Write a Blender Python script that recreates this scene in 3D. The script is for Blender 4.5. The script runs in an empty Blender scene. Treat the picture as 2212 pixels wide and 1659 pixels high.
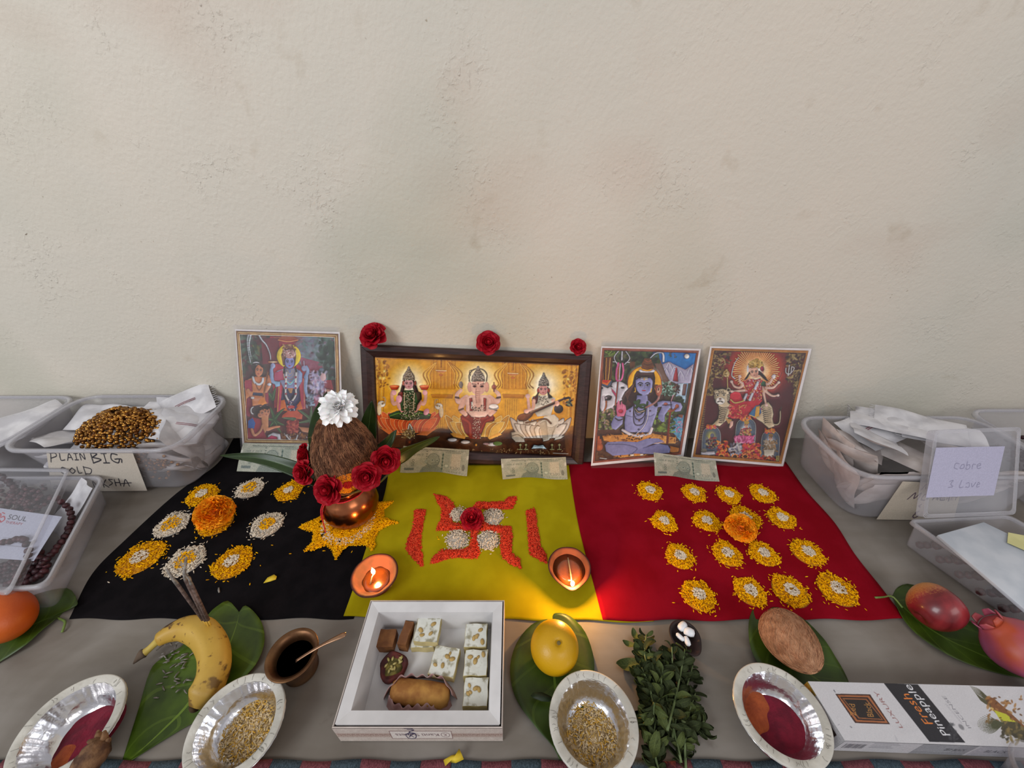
import bpy, math, random
import numpy as np
from mathutils import Vector, Matrix, Quaternion
random.seed(7); RNG = np.random.default_rng(11)
S = bpy.context.scene; C = S.collection
# ---------------------------------------------------------------- camera, world, lights, exposure
FPX, PITCH, CAMH, YW = 831.0, math.radians(33), 0.645, 0.742
cam = bpy.data.objects.new('camera', bpy.data.cameras.new('camera')); C.objects.link(cam)
cam.location = (0, 0, CAMH); cam.rotation_euler = (math.radians(90) - PITCH, 0, 0)
cam.data.sensor_width = 36; cam.data.lens = FPX / 2212 * 36; cam.data.clip_start = .01
S.camera = cam
S.view_settings.view_transform = 'Standard'; S.view_settings.look = 'None'
S.view_settings.exposure = 0.0; S.view_settings.gamma = 1; S.view_settings.use_curve_mapping = False
w = bpy.data.worlds.new('room_light'); S.world = w; w.use_nodes = True
w.node_tree.nodes['Background'].inputs[0].default_value = (.98, .96, 1.0, 1)
w.node_tree.nodes['Background'].inputs[1].default_value = .50
def area(name, loc, target, size, sizey, power, col):
    l = bpy.data.lights.new(name, 'AREA'); l.shape = 'RECTANGLE'; l.size = size; l.size_y = sizey
    l.energy = power; l.color = col
    o = bpy.data.objects.new(name, l); C.objects.link(o); o.location = loc
    o.rotation_euler = (Vector(target) - Vector(loc)).to_track_quat('-Z', 'Y').to_euler(); return o
area('window_daylight', (-1.9, -1.5, 1.9), (0, .6, .15), 1.3, 1.2, 50, (.93, .97, 1.0))
area('soft_fill', (1.7, -1.9, 2.0), (.1, .6, .1), 1.6, 1.2, 22, (1.0, .96, .93))  # added soft fill light, behind the camera on the right
# ---------------------------------------------------------------- calibrated points: photo direction -> real plane
cp, sp = math.cos(PITCH), math.sin(PITCH)
def ray(u, v):
    return ((u - 1106), FPX * cp + sp * (829.5 - v), -FPX * sp + cp * (829.5 - v))
def fl(u, v, z=0.0):
    d = ray(u, v); t = (z - CAMH) / d[2]; return Vector((d[0] * t, d[1] * t, z))
def ry(u, v, y):
    d = ray(u, v); t = y / d[1]; return Vector((d[0] * t, y, CAMH + d[2] * t))
def projn(P):
    x, y, z = P[..., 0], P[..., 1], P[..., 2] - CAMH
    d = y * cp - z * sp; u = y * sp + z * cp
    return 1106 + FPX * x / d, 829.5 - FPX * u / d
# ---------------------------------------------------------------- object helpers
def lin(c):
    if isinstance(c, str): c = tuple(int(c[i:i+2], 16) / 255 for i in (0, 2, 4))
    return tuple(((x + .055) / 1.055) ** 2.4 if x > .04045 else x / 12.92 for x in c)
def empty(name, loc, label=None, cat=None, group=None, rz=0):
    o = bpy.data.objects.new(name, None); C.objects.link(o); o.location = loc; o.rotation_euler = (0, 0, rz)
    o.empty_display_size = .01
    return tag(o, label, cat, group)
def tag(o, label=None, cat=None, group=None, kind=None):
    if label: o['label'] = label
    if cat: o['category'] = cat
    if group: o['group'] = group
    if kind: o['kind'] = kind
    return o
def mesh(name, vs, fs, m=None, smooth=False, cols=None, uvs=None):
    me = bpy.data.meshes.new(name)
    me.from_pydata([tuple(v) for v in vs], [], fs)
    if smooth: me.polygons.foreach_set('use_smooth', [True] * len(me.polygons))
    if m is not None: me.materials.append(m)
    if cols is not None:
        a = me.color_attributes.new('Col', 'FLOAT_COLOR', 'POINT')
        c = np.ones((len(vs), 4), np.float32); c[:, :3] = cols; a.data.foreach_set('color', c.ravel())
    if uvs is not None:
        a = me.attributes.new('LeafUV', 'FLOAT_VECTOR', 'POINT')
        c = np.zeros((len(vs), 3), np.float32); c[:, :2] = uvs; a.data.foreach_set('vector', c.ravel())
    me.update(); return me
def link(name, me, parent=None, loc=None, rot=None, world=False):
    o = bpy.data.objects.new(name, me); C.objects.link(o)
    if parent is not None:
        o.parent = parent
        if world: o.matrix_parent_inverse = parent_inv(parent)
    if loc is not None: o.location = loc
    if rot is not None: o.rotation_euler = rot
    return o
def parent_inv(p):
    mm = Matrix.LocRotScale(p.location, p.rotation_euler, p.scale); return mm.inverted()
class MB:
    def __init__(s): s.v = []; s.f = []; s.c = []; s.uv = []
    def add(s, vs, fs, col=None):
        b = len(s.v); s.v += [Vector(v) for v in vs]; s.f += [tuple(i + b for i in f) for f in fs]
        s.c += [col or (1, 1, 1)] * len(vs); return s
    def box(s, a, b, M=None):
        x0, y0, z0 = a; x1, y1, z1 = b
        vs = [Vector(p) for p in ((x0,y0,z0),(x1,y0,z0),(x1,y1,z0),(x0,y1,z0),(x0,y0,z1),(x1,y0,z1),(x1,y1,z1),(x0,y1,z1))]
        if M is not None: vs = [M @ v for v in vs]
        return s.add(vs, [(0,3,2,1),(4,5,6,7),(0,1,5,4),(1,2,6,5),(2,3,7,6),(3,0,4,7)])
    def hexa(s, lo, hi):
        return s.add(list(lo) + list(hi), [(0,3,2,1),(4,5,6,7),(0,1,5,4),(1,2,6,5),(2,3,7,6),(3,0,4,7)])
    def lathe(s, prof, seg=32, M=None, fn=None, cap=True):
        vs = []; n = len(prof)
        for r, z in prof:
            for k in range(seg):
                a = 2 * math.pi * k / seg; p = Vector((r * math.cos(a), r * math.sin(a), z))
                if fn: p = fn(p, a)
                vs.append(M @ p if M is not None else p)
        fs = [(i*seg+k, i*seg+(k+1)%seg, (i+1)*seg+(k+1)%seg, (i+1)*seg+k) for i in range(n-1) for k in range(seg)]
        if cap and prof[0][0] > 0: fs.append(tuple(reversed(range(seg))))
        if cap and prof[-1][0] > 0: fs.append(tuple((n-1)*seg + k for k in range(seg)))
        return s.add(vs, fs)
    def tube(s, pts, rad, seg=6, col=None, flat=1.0, cap=True):
        pts = [Vector(p) for p in pts]; n = len(pts)
        if not hasattr(rad, '__len__'): rad = [rad] * n
        up = Vector((0, 0, 1)); vs = []
        for i, p in enumerate(pts):
            t = (pts[min(i+1, n-1)] - pts[max(i-1, 0)]).normalized()
            a = t.cross(up)
            if a.length < 1e-3: a = t.cross(Vector((1, 0, 0)))
            a.normalize(); b = a.cross(t)
            for k in range(seg):
                an = 2 * math.pi * k / seg
                vs.append(p + a * (rad[i] * math.cos(an)) + b * (rad[i] * flat * math.sin(an)))
        fs = [(i*seg+k, (i+1)*seg+k, (i+1)*seg+(k+1)%seg, i*seg+(k+1)%seg) for i in range(n-1) for k in range(seg)]
        if cap: fs += [tuple(range(seg)), tuple((n-1)*seg + k for k in reversed(range(seg)))]
        return s.add(vs, fs, col)
    def grid(s, fn, nu, nv, col=None):
        vs = [fn(i / nu, j / nv) for j in range(nv + 1) for i in range(nu + 1)]
        fs = [(j*(nu+1)+i, j*(nu+1)+i+1, (j+1)*(nu+1)+i+1, (j+1)*(nu+1)+i) for j in range(nv) for i in range(nu)]
        s.uv += [(i / nu, j / nv) for j in range(nv + 1) for i in range(nu + 1)]
        return s.add(vs, fs, col)
    def build(s, name, m, parent=None, smooth=True, loc=None, rot=None, cols=False, solid=0, bevel=0, sub=0, uv=False, world=False):
        me = mesh(name, s.v, s.f, m, smooth, s.c if cols else None, s.uv if uv else None)
        o = link(name, me, parent, loc, rot, world)
        if bevel:
            b = o.modifiers.new('bevel', 'BEVEL'); b.width = bevel; b.segments = 2; b.limit_method = 'ANGLE'
        if solid:
            b = o.modifiers.new('solid', 'SOLIDIFY'); b.thickness = solid; b.offset = -1
        if sub:
            b = o.modifiers.new('sub', 'SUBSURF'); b.levels = b.render_levels = sub
        return o
def spline(pts, n):
    pts = [Vector(p) if len(p) == 3 else Vector((p[0], p[1], 0)) for p in pts]
    P = [pts[0] * 2 - pts[1]] + pts + [pts[-1] * 2 - pts[-2]]; out = []; m = len(pts) - 1
    for k in range(n + 1):
        t = k / n * m; i = min(int(t), m - 1); t -= i
        a, b, c, d = P[i:i+4]
        out.append(.5 * ((2*b) + (c - a) * t + (2*a - 5*b + 4*c - d) * t*t + (3*b - a - 3*c + d) * t**3))
    return out
def copy_tree(o, parent=None):
    c = o.copy(); C.objects.link(c)
    if parent is not None: c.parent = parent
    for ch in [x for x in C.objects if x.parent == o]: copy_tree(ch, c)
    return c
# ---------------------------------------------------------------- materials
def new_mat(name):
    m = bpy.data.materials.new(name); m.use_nodes = True
    return m, m.node_tree.nodes, m.node_tree.links, m.node_tree.nodes['Principled BSDF']
def mat(name, col, col2=None, rough=.6, scale=40, detail=4, bump=0, bscale=None, metal=0, spec=.5, coat=0, sheen=0,
        trans=0, sss=0, mix=(.4, .6), stretch=None, rvar=0, attr=False, ior=1.45, bdist=.001):
    m, N, L, B = new_mat(name)
    B.inputs['Roughness'].default_value = rough; B.inputs['Metallic'].default_value = metal
    B.inputs['Specular IOR Level'].default_value = spec; B.inputs['Coat Weight'].default_value = coat
    B.inputs['Coat Roughness'].default_value = .15; B.inputs['Sheen Weight'].default_value = sheen
    B.inputs['Transmission Weight'].default_value = trans; B.inputs['IOR'].default_value = ior
    if sss: B.inputs['Subsurface Weight'].default_value = sss; B.inputs['Subsurface Radius'].default_value = (.006, .003, .002)
    tc = N.new('ShaderNodeTexCoord'); co = tc.outputs['Object']
    if stretch:
        mp = N.new('ShaderNodeMapping'); mp.inputs['Scale'].default_value = stretch; L.new(co, mp.inputs[0]); co = mp.outputs[0]
    nz = N.new('ShaderNodeTexNoise'); nz.inputs['Scale'].default_value = scale; nz.inputs['Detail'].default_value = detail
    L.new(co, nz.inputs['Vector'])
    rp = N.new('ShaderNodeValToRGB'); rp.color_ramp.elements[0].position = mix[0]; rp.color_ramp.elements[1].position = mix[1]
    rp.color_ramp.elements[0].color = (*lin(col), 1); rp.color_ramp.elements[1].color = (*lin(col2 or col), 1)
    L.new(nz.outputs['Fac'], rp.inputs[0]); out = rp.outputs[0]
    if attr:
        at = N.new('ShaderNodeAttribute'); at.attribute_name = 'Col'
        mx = N.new('ShaderNodeMix'); mx.data_type = 'RGBA'; mx.blend_type = 'MULTIPLY'; mx.inputs[0].default_value = 1
        L.new(out, mx.inputs[6]); L.new(at.outputs[0], mx.inputs[7]); out = mx.outputs[2]
    L.new(out, B.inputs['Base Color'])
    if bump:
        n2 = N.new('ShaderNodeTexNoise'); n2.inputs['Scale'].default_value = bscale or scale; n2.inputs['Detail'].default_value = 5
        L.new(co, n2.inputs['Vector'])
        b = N.new('ShaderNodeBump'); b.inputs['Strength'].default_value = bump; b.inputs['Distance'].default_value = bdist
        L.new(n2.outputs['Fac'], b.inputs['Height']); L.new(b.outputs[0], B.inputs['Normal'])
    m['main'] = rp.name; return m
def print_mat(name, rough=.3, coat=.3, bump=0):
    m, N, L, B = new_mat(name)
    at = N.new('ShaderNodeAttribute'); at.attribute_name = 'Col'; L.new(at.outputs[0], B.inputs['Base Color'])
    B.inputs['Roughness'].default_value = rough; B.inputs['Coat Weight'].default_value = coat; B.inputs['Coat Roughness'].default_value = .08
    if bump:
        tc = N.new('ShaderNodeTexCoord')
        n2 = N.new('ShaderNodeTexNoise'); n2.inputs['Scale'].default_value = 18; L.new(tc.outputs['Object'], n2.inputs['Vector'])
        b = N.new('ShaderNodeBump'); b.inputs['Strength'].default_value = bump; b.inputs['Distance'].default_value = .004
        L.new(n2.outputs['Fac'], b.inputs['Height']); L.new(b.outputs[0], B.inputs['Normal'])
    return m
def clear_mat(name, col, clear=.8, rough=.12, bump=0, bscale=30, edge=.3):
    # thin clear plastic: mostly see-through, a little milky diffuse, glossy skin
    m, N, L, B = new_mat(name); out = N['Material Output']
    B.inputs['Base Color'].default_value = (*lin(col), 1); B.inputs['Roughness'].default_value = rough
    T = N.new('ShaderNodeBsdfTransparent'); T.inputs[0].default_value = (.97, .97, .98, 1)
    lw = N.new('ShaderNodeLayerWeight'); lw.inputs[0].default_value = .35
    mr = N.new('ShaderNodeMapRange'); mr.inputs[3].default_value = 1 - clear; mr.inputs[4].default_value = min(1, (1 - clear) + edge)
    L.new(lw.outputs['Facing'], mr.inputs[0])
    mx = N.new('ShaderNodeMixShader'); L.new(mr.outputs[0], mx.inputs[0]); L.new(T.outputs[0], mx.inputs[1]); L.new(B.outputs[0], mx.inputs[2])
    L.new(mx.outputs[0], out.inputs[0])
    if bump:
        tc = N.new('ShaderNodeTexCoord')
        n2 = N.new('ShaderNodeTexNoise'); n2.inputs['Scale'].default_value = bscale; L.new(tc.outputs['Object'], n2.inputs['Vector'])
        b = N.new('ShaderNodeBump'); b.inputs['Strength'].default_value = bump; b.inputs['Distance'].default_value = .003
        L.new(n2.outputs['Fac'], b.inputs['Height']); L.new(b.outputs[0], B.inputs['Normal'])
    return m
# ---------------------------------------------------------------- flat print painter (colours only)
def text_tris(s):
    cu = bpy.data.curves.new('t', 'FONT'); cu.body = s; cu.resolution_u = 3
    o = bpy.data.objects.new('t', cu); C.objects.link(o)
    dg = bpy.context.evaluated_depsgraph_get(); me = o.evaluated_get(dg).to_mesh(); me.calc_loop_triangles()
    V = [(v.co.x, v.co.y) for v in me.vertices]; T = [[V[i] for i in t.vertices] for t in me.loop_triangles]
    o.evaluated_get(dg).to_mesh_clear(); bpy.data.objects.remove(o); bpy.data.curves.remove(cu)
    wd = max([v[0] for v in V] or [1]); return T, wd
class Pic:
    """Paints a flat print on a quad (TL,TR,BR,BL); shape coordinates are given in the frame (x0,y0,scale)."""
    def __init__(s, quad, nx, ny, x0=0, y0=0, sc=1, bg='ffffff', ss=2, local=False):
        s.q = [Vector(p) for p in quad]; s.nx, s.ny, s.ss = nx, ny, ss
        W, H = nx * ss, ny * ss
        U, V = np.meshgrid((np.arange(W) + .5) / W, (np.arange(H) + .5) / H)
        if local: s.X, s.Y = U * local[0], V * local[1]
        else:
            q = [np.array(p) for p in quad]; U3, V3 = U[..., None], V[..., None]
            P = (q[0]*(1-U3) + q[1]*U3)*(1-V3) + (q[3]*(1-U3) + q[2]*U3)*V3
            u, v = projn(P); s.X, s.Y = (u - x0) * sc, (v - y0) * sc
        s.img = np.empty((H, W, 3)); s.img[:] = s.col(bg)
        s.rng = np.random.default_rng(5); s.art = 0
    def col(s, c): return np.array([int(c[i:i+2], 16) / 255 for i in (0, 2, 4)]) if isinstance(c, str) else np.array(c)
    def sub(s, x0, y0, x1, y1):
        m = (s.X >= x0) & (s.X <= x1) & (s.Y >= y0) & (s.Y <= y1)
        r = np.flatnonzero(m.any(1)); c = np.flatnonzero(m.any(0))
        if len(r) == 0: return None
        return slice(r[0], r[-1] + 1), slice(c[0], c[-1] + 1)
    def mixin(s, sl, a, c):
        a = a[..., None]; s.img[sl] = s.img[sl] * (1 - a) + s.col(c) * a
    def inside(s, X, Y, pts):
        ins = np.zeros(X.shape, bool); n = len(pts)
        for i in range(n):
            xa, ya = pts[i]; xb, yb = pts[(i+1) % n]
            if ya == yb: continue
            c = ((ya > Y) != (yb > Y)) & (X < (xb - xa) * (Y - ya) / (yb - ya) + xa); ins ^= c
        return ins
    def p(s, pts, c, a=1.0):
        if isinstance(pts[0], (int, float)): pts = list(zip(pts[::2], pts[1::2]))
        xs = [q[0] for q in pts]; ys = [q[1] for q in pts]; sl = s.sub(min(xs), min(ys), max(xs), max(ys))
        if sl is None: return
        s.mixin(sl, s.inside(s.X[sl], s.Y[sl], pts) * float(a), c)
    def e(s, cx, cy, rx, ry, c, rot=0, soft=0, a=1.0, c2=None):
        R = max(rx, ry) * 1.05; sl = s.sub(cx - R, cy - R, cx + R, cy + R)
        if sl is None: return
        X, Y = s.X[sl] - cx, s.Y[sl] - cy; co, si = math.cos(math.radians(rot)), math.sin(math.radians(rot))
        d = np.hypot((X * co + Y * si) / rx, (-X * si + Y * co) / ry)
        al = np.clip((1 - d) / soft, 0, 1) if soft else (d < 1).astype(float)
        if c2 is None: s.mixin(sl, al * a, c)
        else:
            g = np.clip(d, 0, 1)[..., None]; cc = s.col(c) * (1 - g) + s.col(c2) * g
            al = (al * a)[..., None]; s.img[sl] = s.img[sl] * (1 - al) + cc * al
    def l(s, pts, w, c, w2=None, a=1.0, smooth=True):
        if isinstance(pts[0], (int, float)): pts = list(zip(pts[::2], pts[1::2]))
        if smooth and len(pts) > 2: pts = [(q.x, q.y) for q in spline(pts, (len(pts) - 1) * 5)]
        n = len(pts); w2 = w if w2 is None else w2
        for i in range(n - 1):
            (xa, ya), (xb, yb) = pts[i], pts[i+1]; wa = (w + (w2 - w) * (i + .5) / (n - 1)) / 2
            sl = s.sub(min(xa, xb) - wa, min(ya, yb) - wa, max(xa, xb) + wa, max(ya, yb) + wa)
            if sl is None: continue
            X, Y = s.X[sl] - xa, s.Y[sl] - ya; dx, dy = xb - xa, yb - ya
            t = np.clip((X * dx + Y * dy) / (dx * dx + dy * dy + 1e-9), 0, 1)
            s.mixin(sl, (np.hypot(X - t * dx, Y - t * dy) < wa) * float(a), c)
    def blot(s, x0, y0, x1, y1, cols, n, r0, r1, el=2.0, a=.8, poly=None):
        for _ in range(n):
            x, y = s.rng.uniform(x0, x1), s.rng.uniform(y0, y1)
            if poly is not None and not s.inside(np.array([x]), np.array([y]), poly)[0]: continue
            r = s.rng.uniform(r0, r1); s.e(x, y, r * el, r, cols[int(s.rng.integers(len(cols)))], s.rng.uniform(0, 180), .4, a)
    def text(s, t, x, y, h, c, dx=(1, 0), dy=(0, -1), width=None):
        T, wd = text_tris(t); k = (width / wd / h if width else 1)
        for tri in T:
            s.p([(x + (a * k * dx[0] + b * dy[0]) * h, y + (a * k * dx[1] + b * dy[1]) * h) for a, b in tri], c)
    def face(s, cx, cy, w, h, skin, shade='', tilt=0, hair=None, lip='b0404a'):
        if hair: s.e(cx, cy - h * .08, w * .62, h * .62, hair, tilt)
        s.e(cx, cy, w * .5, h * .5, skin, tilt)
        if shade: s.e(cx + w * .28, cy + h * .12, w * .2, h * .3, shade, tilt, .8, .7)
        co, si = math.cos(math.radians(tilt)), math.sin(math.radians(tilt))
        def q(a, b): return (cx + w * (a * co - b * h / w * si), cy + w * (a * si) + h * b * co)
        for sg in (-1, 1):
            s.l([q(sg * .36, -.08), q(sg * .24, -.15), q(sg * .09, -.10)], max(w * .05, 1.2), '30201c')
            s.e(*q(sg * .22, -.02), w * .11, h * .045, 'f2ece6', tilt); s.e(*q(sg * .22, -.02), w * .055, h * .045, '1c1414')
            s.l([q(sg * .33, -.02), q(sg * .22, -.065), q(sg * .11, -.01)], max(w * .03, 1), '1c1414')
        s.l([q(.02, -.05), q(.06, .13), q(-.03, .15)], max(w * .035, 1), shade or '805048', a=.7)
        s.e(*q(.0, .27), w * .13, h * .035, lip, tilt)
    def modelling(s, im):
        # printed brushwork: dark contours round the drawn shapes, rounded tones inside them, mottled pigment
        def blur(x, r):
            for ax in (0, 1):
                c = np.cumsum(np.concatenate([np.repeat(x.take([0], ax), r + 1, ax), x, np.repeat(x.take([-1], ax), r, ax)], ax), ax); n = x.shape[ax]
                x = (c.take(range(2*r + 1, n + 2*r + 1), ax) - c.take(range(0, n), ax)) / (2*r + 1)
            return x
        L = im.mean(2); B = blur(blur(L, 3), 3); emb = np.roll(B, (3, 3), (0, 1)) - np.roll(B, (-3, -3), (0, 1))
        F = blur(L, 1); g = np.hypot(*np.gradient(F)); hi = im - blur(blur(im, 2), 2)
        n = blur(blur(s.rng.normal(0, 1, L.shape), 2), 2) * 3; n2 = blur(blur(s.rng.normal(0, 1, L.shape), 7), 7) * 8
        im = im + (s.art * .45 * emb)[..., None] + .5 * hi; im = im * (1 - np.clip(g * 2.2 * s.art, 0, .45) + .05 * n + .05 * n2)[..., None]
        return np.clip(im, 0, 1)
    def build(s, name, m, parent, noise=.03, world=True, curve=None):
        k = s.ss; im = s.img.reshape(s.ny, k, s.nx, k, 3).mean((1, 3))
        if s.art: im = s.modelling(im)
        im = np.clip(im + s.rng.normal(0, noise, (s.ny, s.nx, 1)), 0, 1)
        linc = np.where(im > .04045, ((im + .055) / 1.055) ** 2.4, im / 12.92)
        nx, ny = s.nx, s.ny
        U, V = np.meshgrid(np.linspace(0, 1, nx), np.linspace(0, 1, ny)); q = [np.array(p) for p in s.q]
        P = (q[0]*(1-U[..., None]) + q[1]*U[..., None])*(1-V[..., None]) + (q[3]*(1-U[..., None]) + q[2]*U[..., None])*V[..., None]
        if curve is not None: P = P + curve(U, V)
        i = np.arange(nx * ny).reshape(ny, nx)
        F = np.stack([i[1:, :-1], i[1:, 1:], i[:-1, 1:], i[:-1, :-1]], -1).reshape(-1, 4)
        me = bpy.data.meshes.new(name); me.vertices.add(nx * ny); me.vertices.foreach_set('co', P.astype(np.float32).ravel())
        me.loops.add(F.size); me.loops.foreach_set('vertex_index', F.astype(np.int32).ravel())
        me.polygons.add(len(F)); me.polygons.foreach_set('loop_start', np.arange(0, F.size, 4, dtype=np.int32))
        me.update(calc_edges=True)
        a = me.color_attributes.new('Col', 'FLOAT_COLOR', 'POINT'); c = np.ones((nx * ny, 4), np.float32)
        c[:, :3] = linc.reshape(-1, 3); a.data.foreach_set('color', c.ravel())
        me.polygons.foreach_set('use_smooth', [True] * len(F)); me.materials.append(m)
        return link(name, me, parent, world=world)
# ---------------------------------------------------------------- wall, floor, rug
def wall_mat():
    m, N, L, B = new_mat('plaster'); tc = N.new('ShaderNodeTexCoord')
    def noise(sc, det=5, dist=0, vec=None):
        n = N.new('ShaderNodeTexNoise'); n.inputs['Scale'].default_value = sc; n.inputs['Detail'].default_value = det
        n.inputs['Distortion'].default_value = dist; L.new(vec or tc.outputs['Object'], n.inputs['Vector']); return n.outputs['Fac']
    def ramp(f, a, b, ca, cb):
        r = N.new('ShaderNodeValToRGB'); e = r.color_ramp.elements; e[0].position = a; e[1].position = b
        e[0].color = (*lin(ca), 1); e[1].color = (*lin(cb), 1); L.new(f, r.inputs[0]); return r.outputs[0]
    def mul(a, b, fac=1, typ='MULTIPLY'):
        x = N.new('ShaderNodeMix'); x.data_type = 'RGBA'; x.blend_type = typ; x.inputs[0].default_value = fac
        L.new(a, x.inputs[6]); L.new(b, x.inputs[7]); return x.outputs[2]
    base = ramp(noise(1.6, 3), .35, .65, 'c7c3b7', 'd1c8ba')
    cool = ramp(noise(2.3, 2, .2), .5, .8, 'ffffff', 'e6ece8')
    pink = ramp(noise(2.9, 2, .2, None), .58, .8, 'ffffff', 'f4e8e4')
    c = mul(mul(base, cool), pink)
    stain = ramp(noise(13, 8, .3), .66, .84, 'ffffff', 'e6dfd6'); c = mul(c, stain)
    pits = ramp(noise(160, 4), .70, .78, 'ffffff', 'b9ae9e')
    mask = ramp(noise(4.2, 4, .6), .5, .66, '000000', 'ffffff')
    x = N.new('ShaderNodeMix'); x.data_type = 'RGBA'; x.blend_type = 'MULTIPLY'; L.new(mask, x.inputs[0]); L.new(c, x.inputs[6]); L.new(pits, x.inputs[7])
    sp_ = ramp(noise(60, 2, .8), .80, .84, 'ffffff', '8d7f70'); c = mul(x.outputs[2], sp_)
    L.new(c, B.inputs['Base Color']); B.inputs['Roughness'].default_value = .62; B.inputs['Specular IOR Level'].default_value = .35
    # relief: fine roughness, blobs and trowel nicks
    h1 = noise(150, 5, .2); h2 = noise(14, 3, 1.0)
    vo = N.new('ShaderNodeTexVoronoi'); vo.inputs['Scale'].default_value = 60; L.new(tc.outputs['Object'], vo.inputs['Vector'])
    r3 = N.new('ShaderNodeMapRange'); r3.inputs[1].default_value = 0; r3.inputs[2].default_value = .12; r3.inputs[3].default_value = 1; r3.inputs[4].default_value = 0
    L.new(vo.outputs['Distance'], r3.inputs[0])
    def math_(op, a, b):
        q = N.new('ShaderNodeMath'); q.operation = op
        for i, z in enumerate((a, b)):
            if isinstance(z, (int, float)): q.inputs[i].default_value = z
            else: L.new(z, q.inputs[i])
        return q.outputs[0]
    msk = N.new('ShaderNodeMapRange'); msk.inputs[1].default_value = .50; msk.inputs[2].default_value = .70; L.new(noise(8, 6, .4), msk.inputs[0])
    sharp = N.new('ShaderNodeMapRange'); sharp.inputs[1].default_value = .52; sharp.inputs[2].default_value = .72; L.new(noise(105, 6, .5), sharp.inputs[0])
    h1b = math_('MULTIPLY', math_('MULTIPLY', sharp.outputs[0], msk.outputs[0]), .34)
    h = math_('ADD', math_('ADD', math_('MULTIPLY', h1, .26), h1b), math_('ADD', math_('MULTIPLY', h2, .35), math_('MULTIPLY', math_('MULTIPLY', r3.outputs[0], msk.outputs[0]), .5)))
    b = N.new('ShaderNodeBump'); b.inputs['Strength'].default_value = .75; b.inputs['Distance'].default_value = .0045
    L.new(h, b.inputs['Height']); L.new(b.outputs[0], B.inputs['Normal']); return m
w_ = MB().box((-2.2, YW, -.05), (2.2, YW + .12, 1.9)).build('wall_back', wall_mat(), smooth=False)
tag(w_, 'cream plastered wall with rough trowelled surface behind the altar', 'wall', kind='structure')
def floor_mat():
    m, N, L, B = new_mat('painted_slab'); tc = N.new('ShaderNodeTexCoord')
    mp = N.new('ShaderNodeMapping'); mp.inputs['Scale'].default_value = (1.6, 7, 1); L.new(tc.outputs['Object'], mp.inputs[0])
    n1 = N.new('ShaderNodeTexNoise'); n1.inputs['Scale'].default_value = 5; n1.inputs['Detail'].default_value = 7; L.new(mp.outputs[0], n1.inputs['Vector'])
    n2 = N.new('ShaderNodeTexNoise'); n2.inputs['Scale'].default_value = 6; n2.inputs['Detail'].default_value = 6; n2.inputs['Distortion'].default_value = .8; L.new(tc.outputs['Object'], n2.inputs['Vector'])
    n3 = N.new('ShaderNodeTexNoise'); n3.inputs['Scale'].default_value = 9; n3.inputs['Detail'].default_value = 9; L.new(tc.outputs['Object'], n3.inputs['Vector'])
    def rp(f, a, b, ca, cb):
        r = N.new('ShaderNodeValToRGB'); e = r.color_ramp.elements; e[0].position = a; e[1].position = b
        e[0].color = (*lin(ca), 1); e[1].color = (*lin(cb), 1); L.new(f, r.inputs[0]); return r.outputs[0]
    def mul(a, b, f=1):
        x = N.new('ShaderNodeMix'); x.data_type = 'RGBA'; x.blend_type = 'MULTIPLY'; x.inputs[0].default_value = f
        L.new(a, x.inputs[6]); L.new(b, x.inputs[7]); return x.outputs[2]
    c = mul(rp(n1.outputs['Fac'], .3, .7, '797269', '857f78'), rp(n2.outputs['Fac'], .35, .7, 'ffffff', 'c9c3bb'))
    c = mul(c, rp(n3.outputs['Fac'], .68, .75, 'ffffff', 'a58d7c'))
    L.new(c, B.inputs['Base Color']); B.inputs['Roughness'].default_value = .5
    b = N.new('ShaderNodeBump'); b.inputs['Strength'].default_value = .25; b.inputs['Distance'].default_value = .001
    L.new(n1.outputs['Fac'], b.inputs['Height']); L.new(b.outputs[0], B.inputs['Normal']); return m
f_ = MB().box((-2.2, -.6, -.06), (2.2, YW, 0)).build('floor', floor_mat(), smooth=False)
tag(f_, 'grey painted concrete slab floor under the whole altar', 'floor', kind='structure')
# woven striped mat along the front
rug = empty('striped_mat', (0, .05, 0), 'maroon and dark teal striped woven mat along the front edge', 'mat')
M_rug = mat('woven_wool', '6a3038', '7a3a44', .95, 300, bump=.9, bscale=700, sheen=.0, attr=True)
def stripe(x0, x1, col, k):
    g = MB(); w0 = (x1 - x0)
    g.grid(lambda a, b: Vector((x0 + a * w0 + .0006 * math.sin(b * 40 + k), -.25 + b * .394 + .0012 * math.sin((x0 + a * w0) * 60), .0035 + .0006 * math.sin(b * 500) * (b > .9))), 4, 60)
    return g.build('woven_stripe', col, rug, solid=.0034, world=True)
M_s1 = mat('maroon_wool', '5e2c33', '7c434a', .95, 900, bump=1, bscale=900, stretch=(1, .5, 1)); M_s2 = mat('teal_wool', '2c3a42', '43525c', .95, 900, bump=1, bscale=900, stretch=(1, .5, 1))
for k in range(52):
    stripe(-.95 + k * .0365, -.95 + (k + 1) * .0365 - .0002, M_s1 if k % 2 else M_s2, k)
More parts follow.
